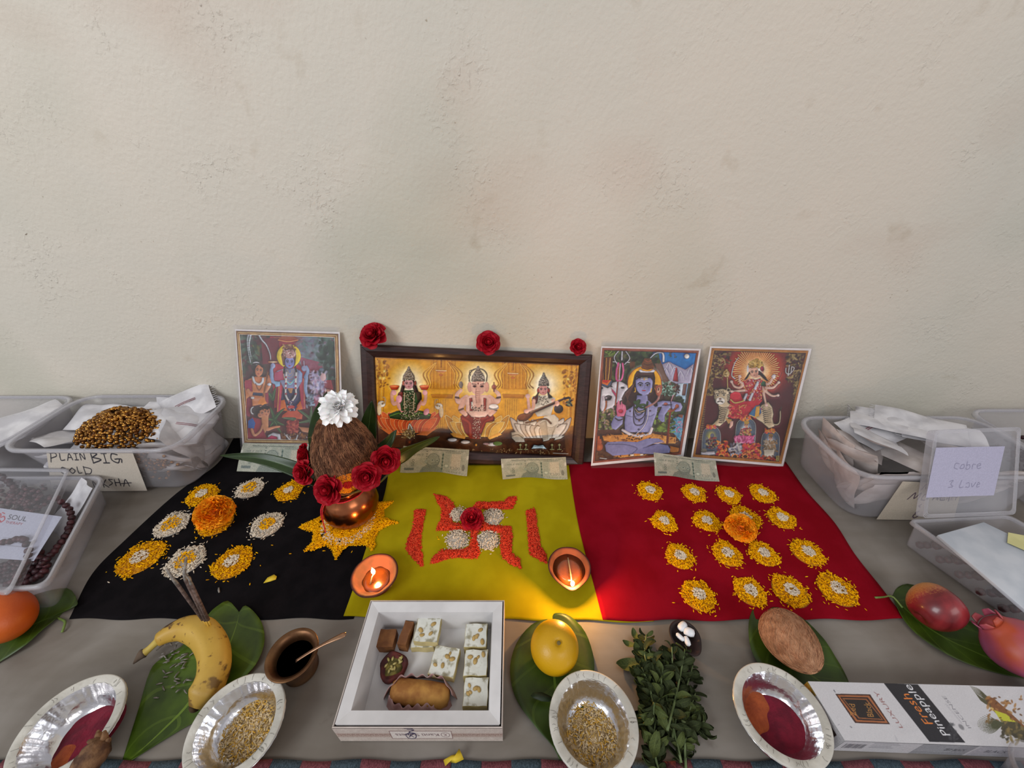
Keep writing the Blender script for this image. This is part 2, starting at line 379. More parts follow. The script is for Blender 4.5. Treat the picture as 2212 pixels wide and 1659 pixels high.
# cloths
def cloth(name, left, right, z, m, label, nx=60, ny=50, amp=.0012, seed=0, zl=0):
    L_ = spline([fl(*p) for p in left], ny); R_ = spline([fl(*p) for p in right], ny); g = MB()
    def fn(a, b):
        j = int(round(b * ny)); p = L_[j].lerp(R_[j], a)
        zz = z + amp * (.5 + .5 * math.sin(p.x * 23 + seed + p.y * 9)) * (.5 + .5 * math.sin(p.y * 31 + p.x * 6 + seed * 2))
        e = min(a, 1 - a, b, 1 - b); zz = z + (zz - z) * min(1, e * 12)
        if b > .97: p = p + Vector((0, .0015 * math.sin(a * 25 + seed), 0))
        return Vector((p.x, min(p.y, YW - .001), zz))
    g.grid(fn, nx, ny); o = g.build(name, m, solid=.0006)
    return tag(o, label, 'cloth')
def cloth_mat(name, c1, c2, sheen=.3, sc=30):
    return mat(name, c1, c2, .9, sc, bump=.25, bscale=1400, sheen=sheen, spec=.08)
M_black = cloth_mat('black_felt', '0d0b0d', '131012', 0); M_yel = cloth_mat('lime_cotton', '968708', 'a3940e', 0, 14); M_red = cloth_mat('red_felt', '780413', '82081a', 0, 14)
cloth('black_cloth', [(505, 947), (470, 1002), (382, 1066), (271, 1167), (200, 1240), (150, 1338)], [(870, 947), (860, 1002), (850, 1066), (822, 1167), (800, 1240), (764, 1337)], .0004, M_black, 'black cloth spread under the left group of rice circles', amp=.0008)
cloth('yellow_cloth', [(842, 1004), (833, 1060), (812, 1130), (790, 1190), (768, 1260), (742, 1334)], [(1236, 1004), (1250, 1060), (1285, 1150), (1330, 1230), (1370, 1290), (1413, 1345)], .0016, M_yel, 'yellow green cloth spread in the middle under the red symbol', seed=1, amp=.001)
cloth('red_cloth', [(1228, 1000), (1236, 1060), (1248, 1130), (1262, 1190), (1282, 1265), (1302, 1343)], [(1696, 1000), (1740, 1062), (1800, 1130), (1845, 1200), (1900, 1270), (1953, 1340)], .0030, M_red, 'dark red cloth spread under the right group of rice circles', seed=2, amp=.001)
# ---------------------------------------------------------------- devotional prints
M_print = print_mat('glossy_print', .35, .35); M_printA = print_mat('wavy_glossy_print', .3, .8, .6)
M_paper = mat('white_border_paper', 'dcd6d2', 'e4dedb', .5, 60)
M_lam = clear_mat('laminate_film', 'd8d0cc', .985, .12, edge=.10); M_lamA = clear_mat('wavy_laminate_film', 'e8e4e4', .97, .1, .8, 16, edge=.14)
def sheet(pic_quad, outer, paper, name, label, cat, painter, m, ml, group=None, nx=280, ny=350, crop=(0, 0, 1), bow=0):
    """outer/paper/print quads share one leaning plane; outer is (TL,TR,BR,BL) in 3D."""
    o = empty(name, (outer[3] + outer[2]) / 2, label, cat, group)
    n = ((outer[1] - outer[0]).cross(outer[3] - outer[0])).normalized()
    if n.y > 0: n = -n
    def onplane(u, v, off):
        d = Vector(ray(u, v)); c0 = Vector((0, 0, CAMH)); p0 = outer[0] + n * off
        t = (p0 - c0).dot(n) / d.dot(n); return c0 + d * t
    def slab(q, off, th):
        g = MB(); nq = 10
        f = lambda a, b: ((q[0] * (1-a) + q[1] * a) * (1-b) + (q[3] * (1-a) + q[2] * a) * b)
        g.hexa([q[3] + n*off, q[2] + n*off, q[1] + n*off, q[0] + n*off], [q[3] + n*(off+th), q[2] + n*(off+th), q[1] + n*(off+th), q[0] + n*(off+th)]); return g
    slab([onplane(*p, .0006) for p in paper], .0002, .0004).build('paper_border', M_paper, o, smooth=False, world=True)
    q = [onplane(*p, .0014) for p in pic_quad]
    P = Pic(q, nx, ny, *crop); painter(P); P.art = 1; P.build('picture_print', m, o, noise=.018)
    slab(outer, .0018, .0003).build('laminate', ml, o, smooth=False, world=True)
    return o
def border(P, quad, c1, c2, w, dots=None, step=14):
    # printed border lines along the picture edge
    n = len(quad)
    for i in range(n):
        a, b = quad[i], quad[(i+1) % n]; P.l([a, b], w, c1, smooth=False)
    for i in range(n):
        a, b = quad[i], quad[(i+1) % n]; d = math.hypot(b[0]-a[0], b[1]-a[1])
        if dots:
            for k in range(int(d / step)):
                t = (k + .5) * step / d; P.e(a[0] + (b[0]-a[0]) * t, a[1] + (b[1]-a[1]) * t, w * .16, w * .16, dots)
def inset(quad, d):
    cx = sum(p[0] for p in quad) / 4; cy = sum(p[1] for p in quad) / 4
    return [(p[0] + (d if p[0] < cx else -d), p[1] + (d if p[1] < cy else -d)) for p in quad]
SK, BL = 'c98a62', '8f8fb8'
def paint_A(P):
    q = [(28, 60), (1440, 102), (1478, 1625), (142, 1605)]
    P.p(q, '4a2026')
    P.blot(60, 100, 560, 1100, ['2c3a2a', '1d2a20', '3b4a34', '4a2024', '5a2a2c'], 160, 18, 60)
    P.p([500, 140, 960, 150, 1010, 620, 960, 1120, 560, 1120, 520, 600], '8e2733')
    P.e(760, 560, 380, 420, 'a82a38', soft=.8); P.p([380, 180, 620, 150, 640, 520, 400, 520], '6d2630')
    P.blot(900, 130, 1420, 560, ['7d8a92', '5e7a78', '6f6a7e', '8a7486', '4f6a62', '7a98a0'], 240, 14, 50, a=.55)
    P.p([900, 420, 1280, 520, 1200, 620, 960, 640], '96435a', .8)
    P.blot(1180, 150, 1440, 720, ['2e4638', '3a5a48', '24342c', '506a60'], 90, 14, 44, a=.8)
    for k in range(9): P.l([250 + k*6, 240 + k*14, 320, 260 + k*16, 360, 300 + k*14], 10, '6d7f3a', 3)
    P.blot(100, 130, 320, 520, ['3e5a44', '54705c', '26382c'], 60, 12, 34, a=.7)
    for pts in ([(215,80),(190,200),(205,360),(235,500)], [(330,90),(390,190),(450,260),(500,380),(510,460)], [(240,100),(215,260),(240,420)]):
        P.l(pts, 34, 'b9c4cc', 14, a=.45); P.l(pts, 12, 'e6ebef', 5, a=.55)  # pale streaks: window sheen on the laminate, painted into the print colours
    P.p([610, 185, 660, 140, 820, 140, 880, 185, 750, 220], 'a24a2c'); P.l([610, 190, 750, 215, 885, 190], 12, 'd98a55'); P.l([560, 160, 930, 165], 10, '8a5a38')
    P.e(758, 410, 165, 162, 'e6c81e'); P.e(758, 410, 165, 162, 'f0d93a', soft=.5, a=.5); P.p([700, 250, 810, 250, 860, 400, 840, 540, 680, 540, 655, 400], '7a4a36')
    P.blot(670, 250, 850, 420, ['a8764a', '8a5a3a', 'c79a6a', '5c342a'], 60, 6, 14)
    # lower arms, robe sides
    P.p([610, 830, 660, 800, 640, 1180, 590, 1180], 'b83a52'); P.p([900, 700, 980, 720, 990, 1140, 930, 1140], 'b24258')
    P.l([625, 820, 605, 1170], 8, 'd4a24e'); P.l([960, 720, 975, 1130], 8, 'c98a6a')
    P.p([655, 1000, 720, 990, 790, 1180, 640, 1150], 'd06a2c'); P.p([840, 990, 910, 1000, 950, 1140, 800, 1180], 'cf6a30')
    P.p([680, 830, 900, 830, 920, 1020, 860, 1100, 860, 1180, 740, 1160, 700, 1010, 650, 1020], '2c3050')
    # torso
    P.p([590, 620, 700, 580, 860, 580, 940, 640, 940, 760, 880, 860, 690, 860, 640, 760], '8c8fae')
    P.p([700, 580, 860, 580, 850, 860, 700, 850], '7f84a8')
    P.p([565, 640, 690, 590, 700, 740, 560, 750], 'b04868'); P.p([905, 600, 945, 650, 940, 760, 890, 780], '8fa4cc')
    for x0, y0, x1, y1, x2, y2 in ((520,660,540,760,600,780), (525,660,520,600,540,540), (990,700,1020,620,1000,560), (1000,700,990,860,1010,960)):
        P.l([x0, y0, x1, y1, x2, y2], 52, '8fa2c4', 40)
    P.p([550, 760, 640, 760, 640, 820, 580, 840], '8fb0cc'); P.e(540, 545, 34, 38, '9a9fc0'); P.e(970, 580, 38, 40, '9aa2c4'); P.e(540, 492, 66, 15, 'd58a5a'); P.e(540, 492, 40, 7, 'f0d8b8')
    P.l([965, 480, 970, 560], 14, 'b9a2b8')
    for r, c in ((40, 'b7a078'), (70, 'a08c6a'), (100, '8d7f68'), (130, 'c8b896')):
        P.l([770-r*.7, 600, 770-r*.5, 600+r, 775, 610+r*1.25, 775+r*.5, 600+r, 775+r*.7, 600], 9, c)
    P.l([720, 740, 775, 800, 830, 740], 20, '86c0cc'); P.p([740, 850, 820, 850, 800, 920, 770, 920], 'a3744a')
    for x in (718, 852):
        P.l([x + (8 if x < 780 else 10), 640, x, 800, x, 950, 780, 1060], 30, 'd8d4d4'); 
        for y in (700, 790, 850, 930): P.e(x, y, 16, 14, 'b3485a')
    P.blot(740, 1020, 860, 1160, ['2b2f66', 'b04a5a', 'd8d0d0', '3a3a78'], 50, 7, 13)
    P.p([780, 1180, 820, 1180, 825, 1245, 775, 1245], 'c8c0cc'); P.p([670, 1220, 740, 1170, 880, 1160, 950, 1220, 940, 1280, 660, 1260], 'c4563c')
    P.e(790, 1110, 50, 22, 'c64a50')
    P.face(770, 495, 128, 175, '8a8cc0', '6a6ea8', hair='5a3a3a'); P.e(770, 380, 90, 62, 'b98a86'); P.blot(690, 320, 850, 420, ['d8b0a8', 'a87868', '8a6048', 'e0c8c0'], 50, 6, 12); P.l([700, 560, 690, 640], 24, '3a2428'); P.l([845, 560, 860, 620], 24, '3a2428')
    # left saint with lute
    P.p([150, 760, 240, 710, 300, 690, 480, 700, 500, 780, 470, 900, 480, 1060, 250, 1100, 170, 1200, 160, 900], 'c47a4a')
    P.p([160, 740, 250, 740, 260, 900, 170, 880, 150, 820], 'a4364a'); P.p([180, 1000, 250, 940, 260, 1100, 220, 1250, 170, 1220], '7c2232'); P.p([430, 920, 480, 900, 480, 1060, 440, 1050], '8e2c3a')
    P.l([200, 880, 280, 1000, 370, 1010], 44, 'c98660', 34); P.l([470, 690, 500, 800, 450, 900], 46, 'c98660', 34); P.e(492, 800, 30, 20, 'd0ccd0')
    P.l([265, 700, 290, 770, 350, 800, 395, 770, 405, 720], 32, 'd2d0d0'); P.l([300, 790, 350, 880, 400, 800], 8, '7a3a2a')
    P.p([270, 910, 400, 920, 400, 960, 260, 950], '263450')
    P.l([470, 640, 405, 980], 22, '8d5a34'); P.p([360, 1000, 410, 970, 460, 1060, 400, 1090, 330, 1060], 'cf7c30'); P.e(260, 985, 26, 18, 'd2c8c4')
    P.e(320, 560, 80, 70, '2e2622'); P.face(350, 610, 110, 170, 'c9825a', 'a05f42', tilt=8); P.e(310, 510, 46, 22, 'd8d8dc'); P.l([270, 520, 350, 520, 400, 560], 22, '2e2622')
    # green leaves of plantains
    for x, y, dx, dy in ((560,1280,-60,-170), (560,1280,140,-150), (560,1290,-130,-20), (560,1300,140,60), (560,1300,-60,80), (560,1300,100,170), (540,1000,-60,-80), (540,1000,40,-160)):
        P.l([x, y, x + dx*.6, y + dy*.7, x + dx, y + dy], 54, '2e5030', 8); P.l([x, y, x+dx*.9, y+dy*.9], 5, '7a9a5a', 2)
    for x, y, dx, dy in ((1060,1280,10,-180), (1060,1280,-180,-130), (1060,1290,-190,40), (1060,1300,90,-60), (1060,1300,20,110), (840,1280,-170,-20)):
        P.l([x, y, x + dx*.6, y + dy*.7, x + dx, y + dy], 50, '48664a', 8); P.l([x, y, x+dx*.9, y+dy*.9], 5, '90a878', 2)
    # praying couple
    P.p([360, 1100, 460, 1080, 500, 1150, 480, 1260, 480, 1400, 400, 1520, 380, 1260], 'c08258')
    P.face(455, 1180, 90, 130, 'cb8a66', 'a8684c', tilt=6); P.p([370, 1110, 430, 1070, 500, 1110, 470, 1150, 410, 1130, 400, 1200], '241c1c')
    P.l([470, 1420, 560, 1390, 630, 1380], 46, 'c98660', 26)
    P.p([200, 1290, 260, 1250, 380, 1280, 400, 1400, 460, 1540, 600, 1520, 600, 1600, 190, 1600], '8e2636')
    P.p([200, 1300, 260, 1260, 300, 1330, 280, 1410, 200, 1400], '2a5a9c'); P.l([250, 1420, 290, 1500, 370, 1440, 400, 1360], 40, 'c98a66', 28)
    P.e(265, 1160, 36, 54, 'd9d4d6'); P.e(330, 1160, 80, 60, '281c1c'); P.face(370, 1195, 90, 125, 'c98a68', 'a8684c', tilt=8); P.p([280, 1130, 330, 1090, 410, 1130, 360, 1160, 320, 1230, 280, 1260], '281c1c')
    P.p([470, 1500, 540, 1460, 640, 1480, 660, 1600, 480, 1600], 'c9c4cc'); P.p([420, 1560, 520, 1500, 600, 1520, 610, 1600, 400, 1600], 'b01c50')
    # offerings
    P.p([730, 1300, 900, 1300, 880, 1470, 740, 1460], 'a03a3c'); P.blot(730, 1290, 900, 1470, ['b8504a', '8c2c30', 'c86a54', '7a2428'], 60, 8, 20)
    P.p([890, 1380, 1090, 1400, 1090, 1480, 940, 1450], 'c88c68')
    P.blot(660, 1480, 1080, 1600, ['7a4a28', 'a06a34', '4c2818', 'd2c8c4', '8a5a30', '5a2c1c'], 130, 8, 22); P.l([720, 1500, 770, 1560], 22, 'd6d0ce'); P.l([880, 1500, 860, 1560], 22, 'd6d0ce')
    P.p([1010, 1570, 1090, 1550, 1090, 1620, 1010, 1620], 'd0ccd8')
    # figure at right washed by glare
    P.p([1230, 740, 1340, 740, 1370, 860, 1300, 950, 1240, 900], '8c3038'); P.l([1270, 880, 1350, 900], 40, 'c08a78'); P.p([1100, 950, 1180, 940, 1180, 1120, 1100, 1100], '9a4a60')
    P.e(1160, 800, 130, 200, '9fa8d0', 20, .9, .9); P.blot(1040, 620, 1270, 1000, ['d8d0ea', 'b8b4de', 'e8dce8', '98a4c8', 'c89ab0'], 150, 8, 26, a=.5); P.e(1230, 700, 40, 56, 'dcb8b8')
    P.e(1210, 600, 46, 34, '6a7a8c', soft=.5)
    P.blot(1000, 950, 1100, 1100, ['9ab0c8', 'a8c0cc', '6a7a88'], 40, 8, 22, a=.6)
    qb = inset(q, 27); border(P, qb, 'a8732e', '', 50, 'd9b676', 14); border(P, inset(q, 52), 'e6d4b4', '', 6); border(P, inset(q, 5), '6e4a2a', '', 8)
def paint_B(P):
    # frame of crop (760,680) x 4.096
    P.img[:] = P.col('c8891c'); P.e(1100, 700, 1300, 480, 'd79a22', soft=.9)
    for cx, cy, rx, ry in ((505, 600, 300, 260), (1120, 580, 330, 270), (1700, 620, 310, 260)):
        P.e(cx, cy, rx, ry, 'e3a928', soft=.8); P.e(cx, cy, rx * .66, ry * .78, 'f4ead0', soft=.75)
    for x0 in (700, 1330):
        P.p([x0, 410, x0+210, 415, x0+215, 660, x0, 660], 'c4841c')
        for k in range(7): P.l([x0+12+k*32, 400, x0+12+k*32, 650], 5, 'd99a2c'); P.l([x0+22+k*32, 400, x0+22+k*32, 650], 4, 'b06f18')
        for sg in (-1, 1):
            for r in (110, 80, 50): P.l([x0+105+sg*(40+r*.2), 420, x0+105+sg*(60+r), 520, x0+105+sg*(70+r*.6), 610, x0+105+sg*(60+r), 650], 7, 'a86a18'); P.l([x0+100+sg*(40+r*.2), 425, x0+100+sg*(60+r), 520, x0+100+sg*(70+r*.6), 610], 5, 'e6ae48')
        P.p([x0-30, 655, x0+230, 665, x0+230, 700, x0-30, 690], 'd89a2c'); P.p([x0+0, 700, x0+200, 705, x0+190, 740, x0+10, 735], 'b5741a')
        P.p([x0+20, 740, x0+140, 745, x0+130, 1010, x0+20, 1005], 'd49a28')
        for k in range(6): P.l([x0+28+k*20, 750, x0+28+k*19, 1005], 4, 'b5781c')
    for x0 in (225, 1920):
        for k in range(4): P.l([x0+k*22, 400, x0-8+k*20, 980], 7, 'aa6c1a' if k % 2 else 'e2a83c')
    P.blot(210, 400, 330, 650, ['a8691a', 'dca03a', '8d5414'], 50, 6, 14); P.blot(1870, 480, 1990, 800, ['a8691a', 'dca03a', '8d5414'], 60, 6, 14)
    for x, y in ((250, 560), (285, 560), (290, 500), (1910, 570), (1925, 630)): P.e(x, y, 20, 20, 'f8e07a', soft=1)
    # dark ground
    g0 = P.img.copy(); t = np.clip((P.Y - (965 + (P.X - 250) * .03)) / 60, 0, 1)[..., None]; P.img = g0 * (1 - t) + P.col('42200e') * t
    P.blot(220, 1020, 1950, 1240, ['4c2812', '381a0c', '5a3016', '2e160c'], 160, 14, 40, 3, .5)
    P.blot(900, 1180, 1950, 1230, ['8a6a44', '6a4a2c', 'b09468'], 80, 3, 7, 2, .7)
    for x, y in ((790, 505), (1425, 530)):
        P.l([x+4, 400, x+2, y-40], 5, '8a5414'); P.e(x, y-22, 14, 16, 'c8862c'); P.p([x-48, y-14, x+48, y-10, x+24, y+12, x-24, y+10], 'c47a3c'); P.l([x-46, y-12, x+46, y-8], 6, 'f0c890'); P.e(x, y+28, 20, 10, 'b8692a')
    def lotus(cx, cy, W, H, c, c2, edge, n=9):
        for row, sc in ((0, 1.0), (1, .85)):
            for k in range(n):
                t = (k / (n-1) - .5) * 2; t2 = t * sc
                x0 = cx + t2 * W * .30; x1 = cx + t2 * W * .5; top = cy - H * (.46 - .12 * (1 - abs(t))) + row * H * .28
                wd = W * .095 * (1.25 - .3 * abs(t))
                pts = [(x0 - wd*.6, cy + H*.45), ((x0+x1)/2 - wd, cy + H*.1), (x1 - wd*.6, (top+cy)/2 - H*.06), (x1 + t2 * wd * .6, top), (x1 + wd*.6, (top+cy)/2 - H*.06), ((x0+x1)/2 + wd, cy + H*.1), (x0 + wd*.6, cy + H*.45)]
                pts = [(q.x, q.y) for q in spline(pts, 24)]; P.p(pts, c if (k + row) % 2 else c2); P.l(pts, 4, edge, smooth=False)
    def jewels(x0, y0, x1, y1, n=60, cs=('b9a888', '7a6a4c', 'd8ccae', '54462c')): P.blot(x0, y0, x1, y1, list(cs), int(n*2), 2.5, 5.5, 1.4, .8)
    def crown(cx, cy, w, h, c, d):
        P.p([cx-w*.5, cy, cx-w*.46, cy-h*.32, cx-w*.3, cy-h*.55, cx-w*.16, cy-h*.74, cx-w*.05, cy-h, cx+w*.05, cy-h, cx+w*.16, cy-h*.74, cx+w*.3, cy-h*.55, cx+w*.46, cy-h*.32, cx+w*.5, cy], c)
        for f in (.12, .3, .46, .62, .76): P.l([cx-w*.5*(1-f), cy-h*f, cx, cy-h*(f-.05), cx+w*.5*(1-f), cy-h*f], 4, d)
        jewels(cx-w*.4, cy-h*.5, cx+w*.4, cy, 30, ('cfc4b4', '8d7f6e', '5c5048'))
    # --- left goddess on orange lotus
    lotus(505, 950, 520, 210, 'd2602a', 'b8481e', 'e8955a', 11)
    for s_ in (-1, 1): P.p([505+s_*60, 1060, 505+s_*200, 1010, 505+s_*255, 1000, 505+s_*160, 1070], 'cf6a2e')
    P.p([325, 880, 400, 850, 505, 840, 620, 850, 705, 880, 690, 920, 600, 925, 505, 935, 410, 925, 340, 915], '28401e'); P.l([340, 895, 430, 870, 500, 900], 8, '4f7a2c'); P.l([690, 890, 600, 870, 520, 900], 8, '4f7a2c')
    jewels(430, 840, 600, 930, 70)
    for s_ in (-1, 1): P.l([505+s_*60, 730, 505+s_*130, 790, 505+s_*150, 710, 505+s_*135, 660], 34, 'cf9a84', 24); P.l([505+s_*80, 720, 505+s_*90, 800, 505+s_*60, 850], 36, 'c99080', 28)
    P.p([410, 700, 450, 670, 560, 668, 615, 690, 620, 740, 580, 800, 570, 850, 440, 850, 430, 780], '27431f'); P.p([400, 740, 415, 690, 455, 670, 450, 760, 430, 790], '6e2a26'); P.p([560, 668, 615, 690, 620, 750, 585, 760], '3f3022')
    jewels(455, 680, 560, 860, 130); P.l([465, 690, 470, 840], 5, 'c9b48a'); P.l([555, 690, 545, 840], 5, 'c9b48a')
    P.e(420, 745, 26, 34, 'd0909a'); P.e(660, 860, 24, 32, 'c98a92', 30); P.e(375, 690, 22, 22, 'dca2a0'); P.e(648, 690, 22, 22, 'dca2a0')
    for x in (378, 643): P.p([x-45, 632, x+45, 632, x+26, 664, x-26, 664], 'b8451e'); P.e(x, 632, 44, 10, 'd46a34')
    P.p([450, 600, 470, 560, 540, 560, 560, 600, 590, 680, 555, 690, 540, 640, 470, 640, 455, 690, 430, 680], '2c1a16')
    P.face(505, 612, 84, 96, 'cf9a98', 'a87080'); crown(505, 580, 108, 122, '8a7a66', '4c4036'); P.e(457, 605, 10, 22, 'a8604c'); P.e(563, 605, 10, 22, 'a8604c')
    P.e(512, 1045, 48, 40, '5c4a22'); jewels(440, 1010, 560, 1095, 80, ('c9a85a', '8a6c2c', 'e6d49a', '3c2c14')); P.p([490, 1000, 512, 950, 545, 1000, 530, 1020], '6a5a30'); P.l([500, 1010, 512, 965, 535, 1010], 8, 'd8d4c4')
    for cx, cy, s_ in ((265, 790, 1), (770, 810, -1)):   # small elephants
        P.e(cx, cy, 34, 28, 'd6cab4'); P.e(cx - s_*22, cy + 50, 20, 50, 'd0b890'); P.l([cx + s_*10, cy - 6, cx + s_*34, cy - 20, cx + s_*28, cy - 56, cx + s_*10, cy - 60], 15, 'b8925a', 9); P.e(cx + 6, cy - 2, 4, 4, '3a2a1c')
    # --- middle elephant-headed figure
    lotus(1110, 985, 500, 210, 'd5a545', 'b8822c', 'e8cc84', 9)
    P.p([870, 1050, 900, 1040, 1010, 1075, 1000, 1100, 900, 1080], 'c98a34'); P.p([1330, 1060, 1300, 1040, 1200, 1085, 1220, 1105], 'd09438')
    P.p([960, 900, 1010, 860, 1230, 860, 1265, 910, 1260, 940, 1190, 950, 1150, 1050, 1130, 1100, 1050, 1095, 1000, 1040, 975, 960], '7e2618')
    P.l([985, 920, 1040, 960, 1050, 1060], 20, '9c3a24'); P.l([1240, 920, 1180, 950, 1140, 1040], 20, '9c3a24'); jewels(1070, 890, 1140, 1090, 60, ('c9a08a', '8a5a44', 'e0c8b4'))
    for s_ in (-1, 1): P.l([1115+s_*100, 730, 1115+s_*170, 770, 1115+s_*185, 710, 1115+s_*150, 670], 46, 'd9ac98', 30); P.l([1115+s_*110, 750, 1115+s_*150, 830, 1115+s_*110, 880], 52, 'd3a28e', 40); P.l([1115+s_*168, 735, 1115+s_*198, 730], 14, '6a4a3a'); P.l([1115+s_*130, 830, 1115+s_*165, 845], 14, '7a5a48')
    P.p([1010, 740, 1050, 710, 1190, 710, 1230, 750, 1235, 850, 1180, 905, 1060, 905, 1010, 850], 'd8ac9a'); P.e(1120, 860, 74, 48, 'deb6a4')
    P.p([1040, 740, 1065, 735, 1070, 850, 1045, 850], '9c3c2c'); P.p([1165, 735, 1190, 740, 1185, 850, 1165, 850], '9c3c2c'); P.p([1055, 770, 1072, 770, 1072, 830, 1055, 830], 'e0d4c8')
    jewels(1060, 800, 1180, 850, 60, ('8a6a58', 'c9b09c', '5c3c30')); P.e(1255, 825, 46, 16, '9a8a80'); P.e(1255, 810, 42, 20, 'ece0d8')
    P.e(1045, 640, 22, 46, 'd09a86'); P.e(1192, 640, 22, 46, 'd09a86'); P.e(1118, 640, 66, 72, 'd8a894')
    P.l([1118, 640, 1112, 700, 1120, 760, 1128, 800, 1112, 805, 1108, 780], 46, 'd2a08c', 20); P.l([1100, 660, 1096, 720, 1104, 780], 4, '9a6454')
    for k in range(6): P.l([1100, 680+k*18, 1134, 682+k*18], 3, 'aa7464')
    for s_ in (-1, 1): P.e(1118+s_*32, 632, 16, 9, '8a3c2c'); P.e(1118+s_*32, 633, 8, 6, '1c1212'); P.l([1118+s_*52, 612, 1118+s_*18, 618], 5, '5a2c22')
    P.e(1118, 610, 5, 7, 'a02020'); P.l([1050, 540, 1042, 500, 1075, 490], 6, '7a6a58'); P.l([1040, 590, 1040, 530, 1070, 490, 1118, 478, 1165, 490, 1195, 530, 1190, 590], 7, '6c5c4c')
    crown(1118, 590, 120, 135, '8a7a6a', '4a3e36'); P.e(965, 620, 18, 30, '8a7c70'); P.e(1258, 640, 20, 22, 'a35a44'); P.l([1258, 600, 1258, 680], 7, '8a4434')
    for x, y in ((890, 1105), (1005, 1125), (1240, 1145)): P.e(x, y + 8, 54, 15, '6a4430'); P.e(x, y, 42, 16, 'd6ccc8')
    P.e(1290, 1138, 40, 18, '557034'); P.e(1190, 1140, 30, 10, 'a88a90'); P.e(1100, 1150, 14, 16, 'e8a040', soft=.6)
    # --- right goddess with veena on white lotus
    lotus(1670, 1000, 480, 200, 'cfc4b6', 'b8a898', '6e5848', 9)
    P.p([1410, 1040, 1470, 1030, 1520, 1070, 1530, 1125, 1450, 1125, 1415, 1090], 'a89c8a'); P.l([1415, 1070, 1470, 1060, 1525, 1100], 5, '6a5c48'); P.p([1800, 1080, 1880, 1070, 1850, 1095, 1790, 1110], 'b8ac9a')
    P.p([1700, 900, 1790, 880, 1830, 920, 1820, 980, 1790, 1040, 1740, 1110, 1690, 1120, 1720, 1020, 1660, 960], 'c8bfae')
    for k in range(8): P.l([1716+k*3, 990+k*14, 1765, 1000+k*13, 1812-k*6, 975+k*13], 4, '8f8270')
    P.p([1660, 960, 1720, 930, 1740, 1110, 1690, 1110, 1680, 1060], '9c907e')
    P.p([1590, 730, 1640, 715, 1750, 712, 1800, 740, 1780, 820, 1760, 890, 1640, 900, 1610, 850], 'beb6a6'); P.p([1590, 760, 1605, 725, 1650, 712, 1640, 780, 1610, 800], '6c241c')
    P.l([1610, 760, 1600, 830, 1550, 860], 34, 'cf9f8a', 24); P.l([1780, 760, 1820, 830, 1790, 800], 34, 'cfa08c', 26); P.l([1570, 850, 1562, 780, 1556, 730], 28, 'd0a28e', 22); P.e(1556, 720, 22, 20, 'd8aea0')
    P.e(1828, 833, 40, 38, '2c2020'); P.p([1465, 920, 1490, 880, 1560, 860, 1620, 850, 1590, 900, 1540, 940, 1480, 940], '5c2c16'); P.e(1500, 905, 40, 26, '6e381a', -20)
    P.l([1580, 870, 1720, 810, 1880, 740], 26, '4c2820', 18); P.l([1580, 862, 1720, 802, 1880, 733], 5, '94704e'); P.l([1880, 740, 1925, 738, 1930, 780, 1900, 800], 18, '2e1c1a', 12); P.blot(1890, 750, 1945, 805, ['5c6a4a', '2c2020', '8a9a70'], 20, 5, 9)
    P.e(1815, 785, 22, 26, 'd4a08c'); P.e(1545, 855, 24, 20, 'd6a492')
    jewels(1650, 720, 1740, 800, 60, ('8a8270', 'd0c8b4', '5c5444')); P.p([1640, 700, 1650, 640, 1735, 640, 1745, 700, 1775, 730, 1740, 740, 1730, 690, 1655, 690, 1630, 740, 1615, 730], '241612')
    P.face(1692, 664, 80, 94, 'cc9088', 'a06868', hair=None); crown(1697, 630, 92, 118, '77726a', '3c3834'); P.e(1647, 670, 9, 20, 'a04030'); P.e(1742, 670, 9, 20, 'a04030')
    P.l([1540, 955, 1700, 920, 1760, 960], 14, '6a4434')
    P.p([1588, 1185, 1610, 1150, 1650, 1158, 1690, 1150, 1722, 1185, 1660, 1180], 'b9cbd2'); P.l([1620, 1165, 1690, 1168], 5, '7a8c94')
    for x in (1490, 1540, 1770, 1835): P.l([x, 1140, x, 1190], 6, '8c8458'); P.e(x, 1190, 22, 5, '8c8458'); P.e(x, 1150, 12, 8, 'a09868')
    P.l([1780, 1222, 1915, 1228], 4, 'a89c90')
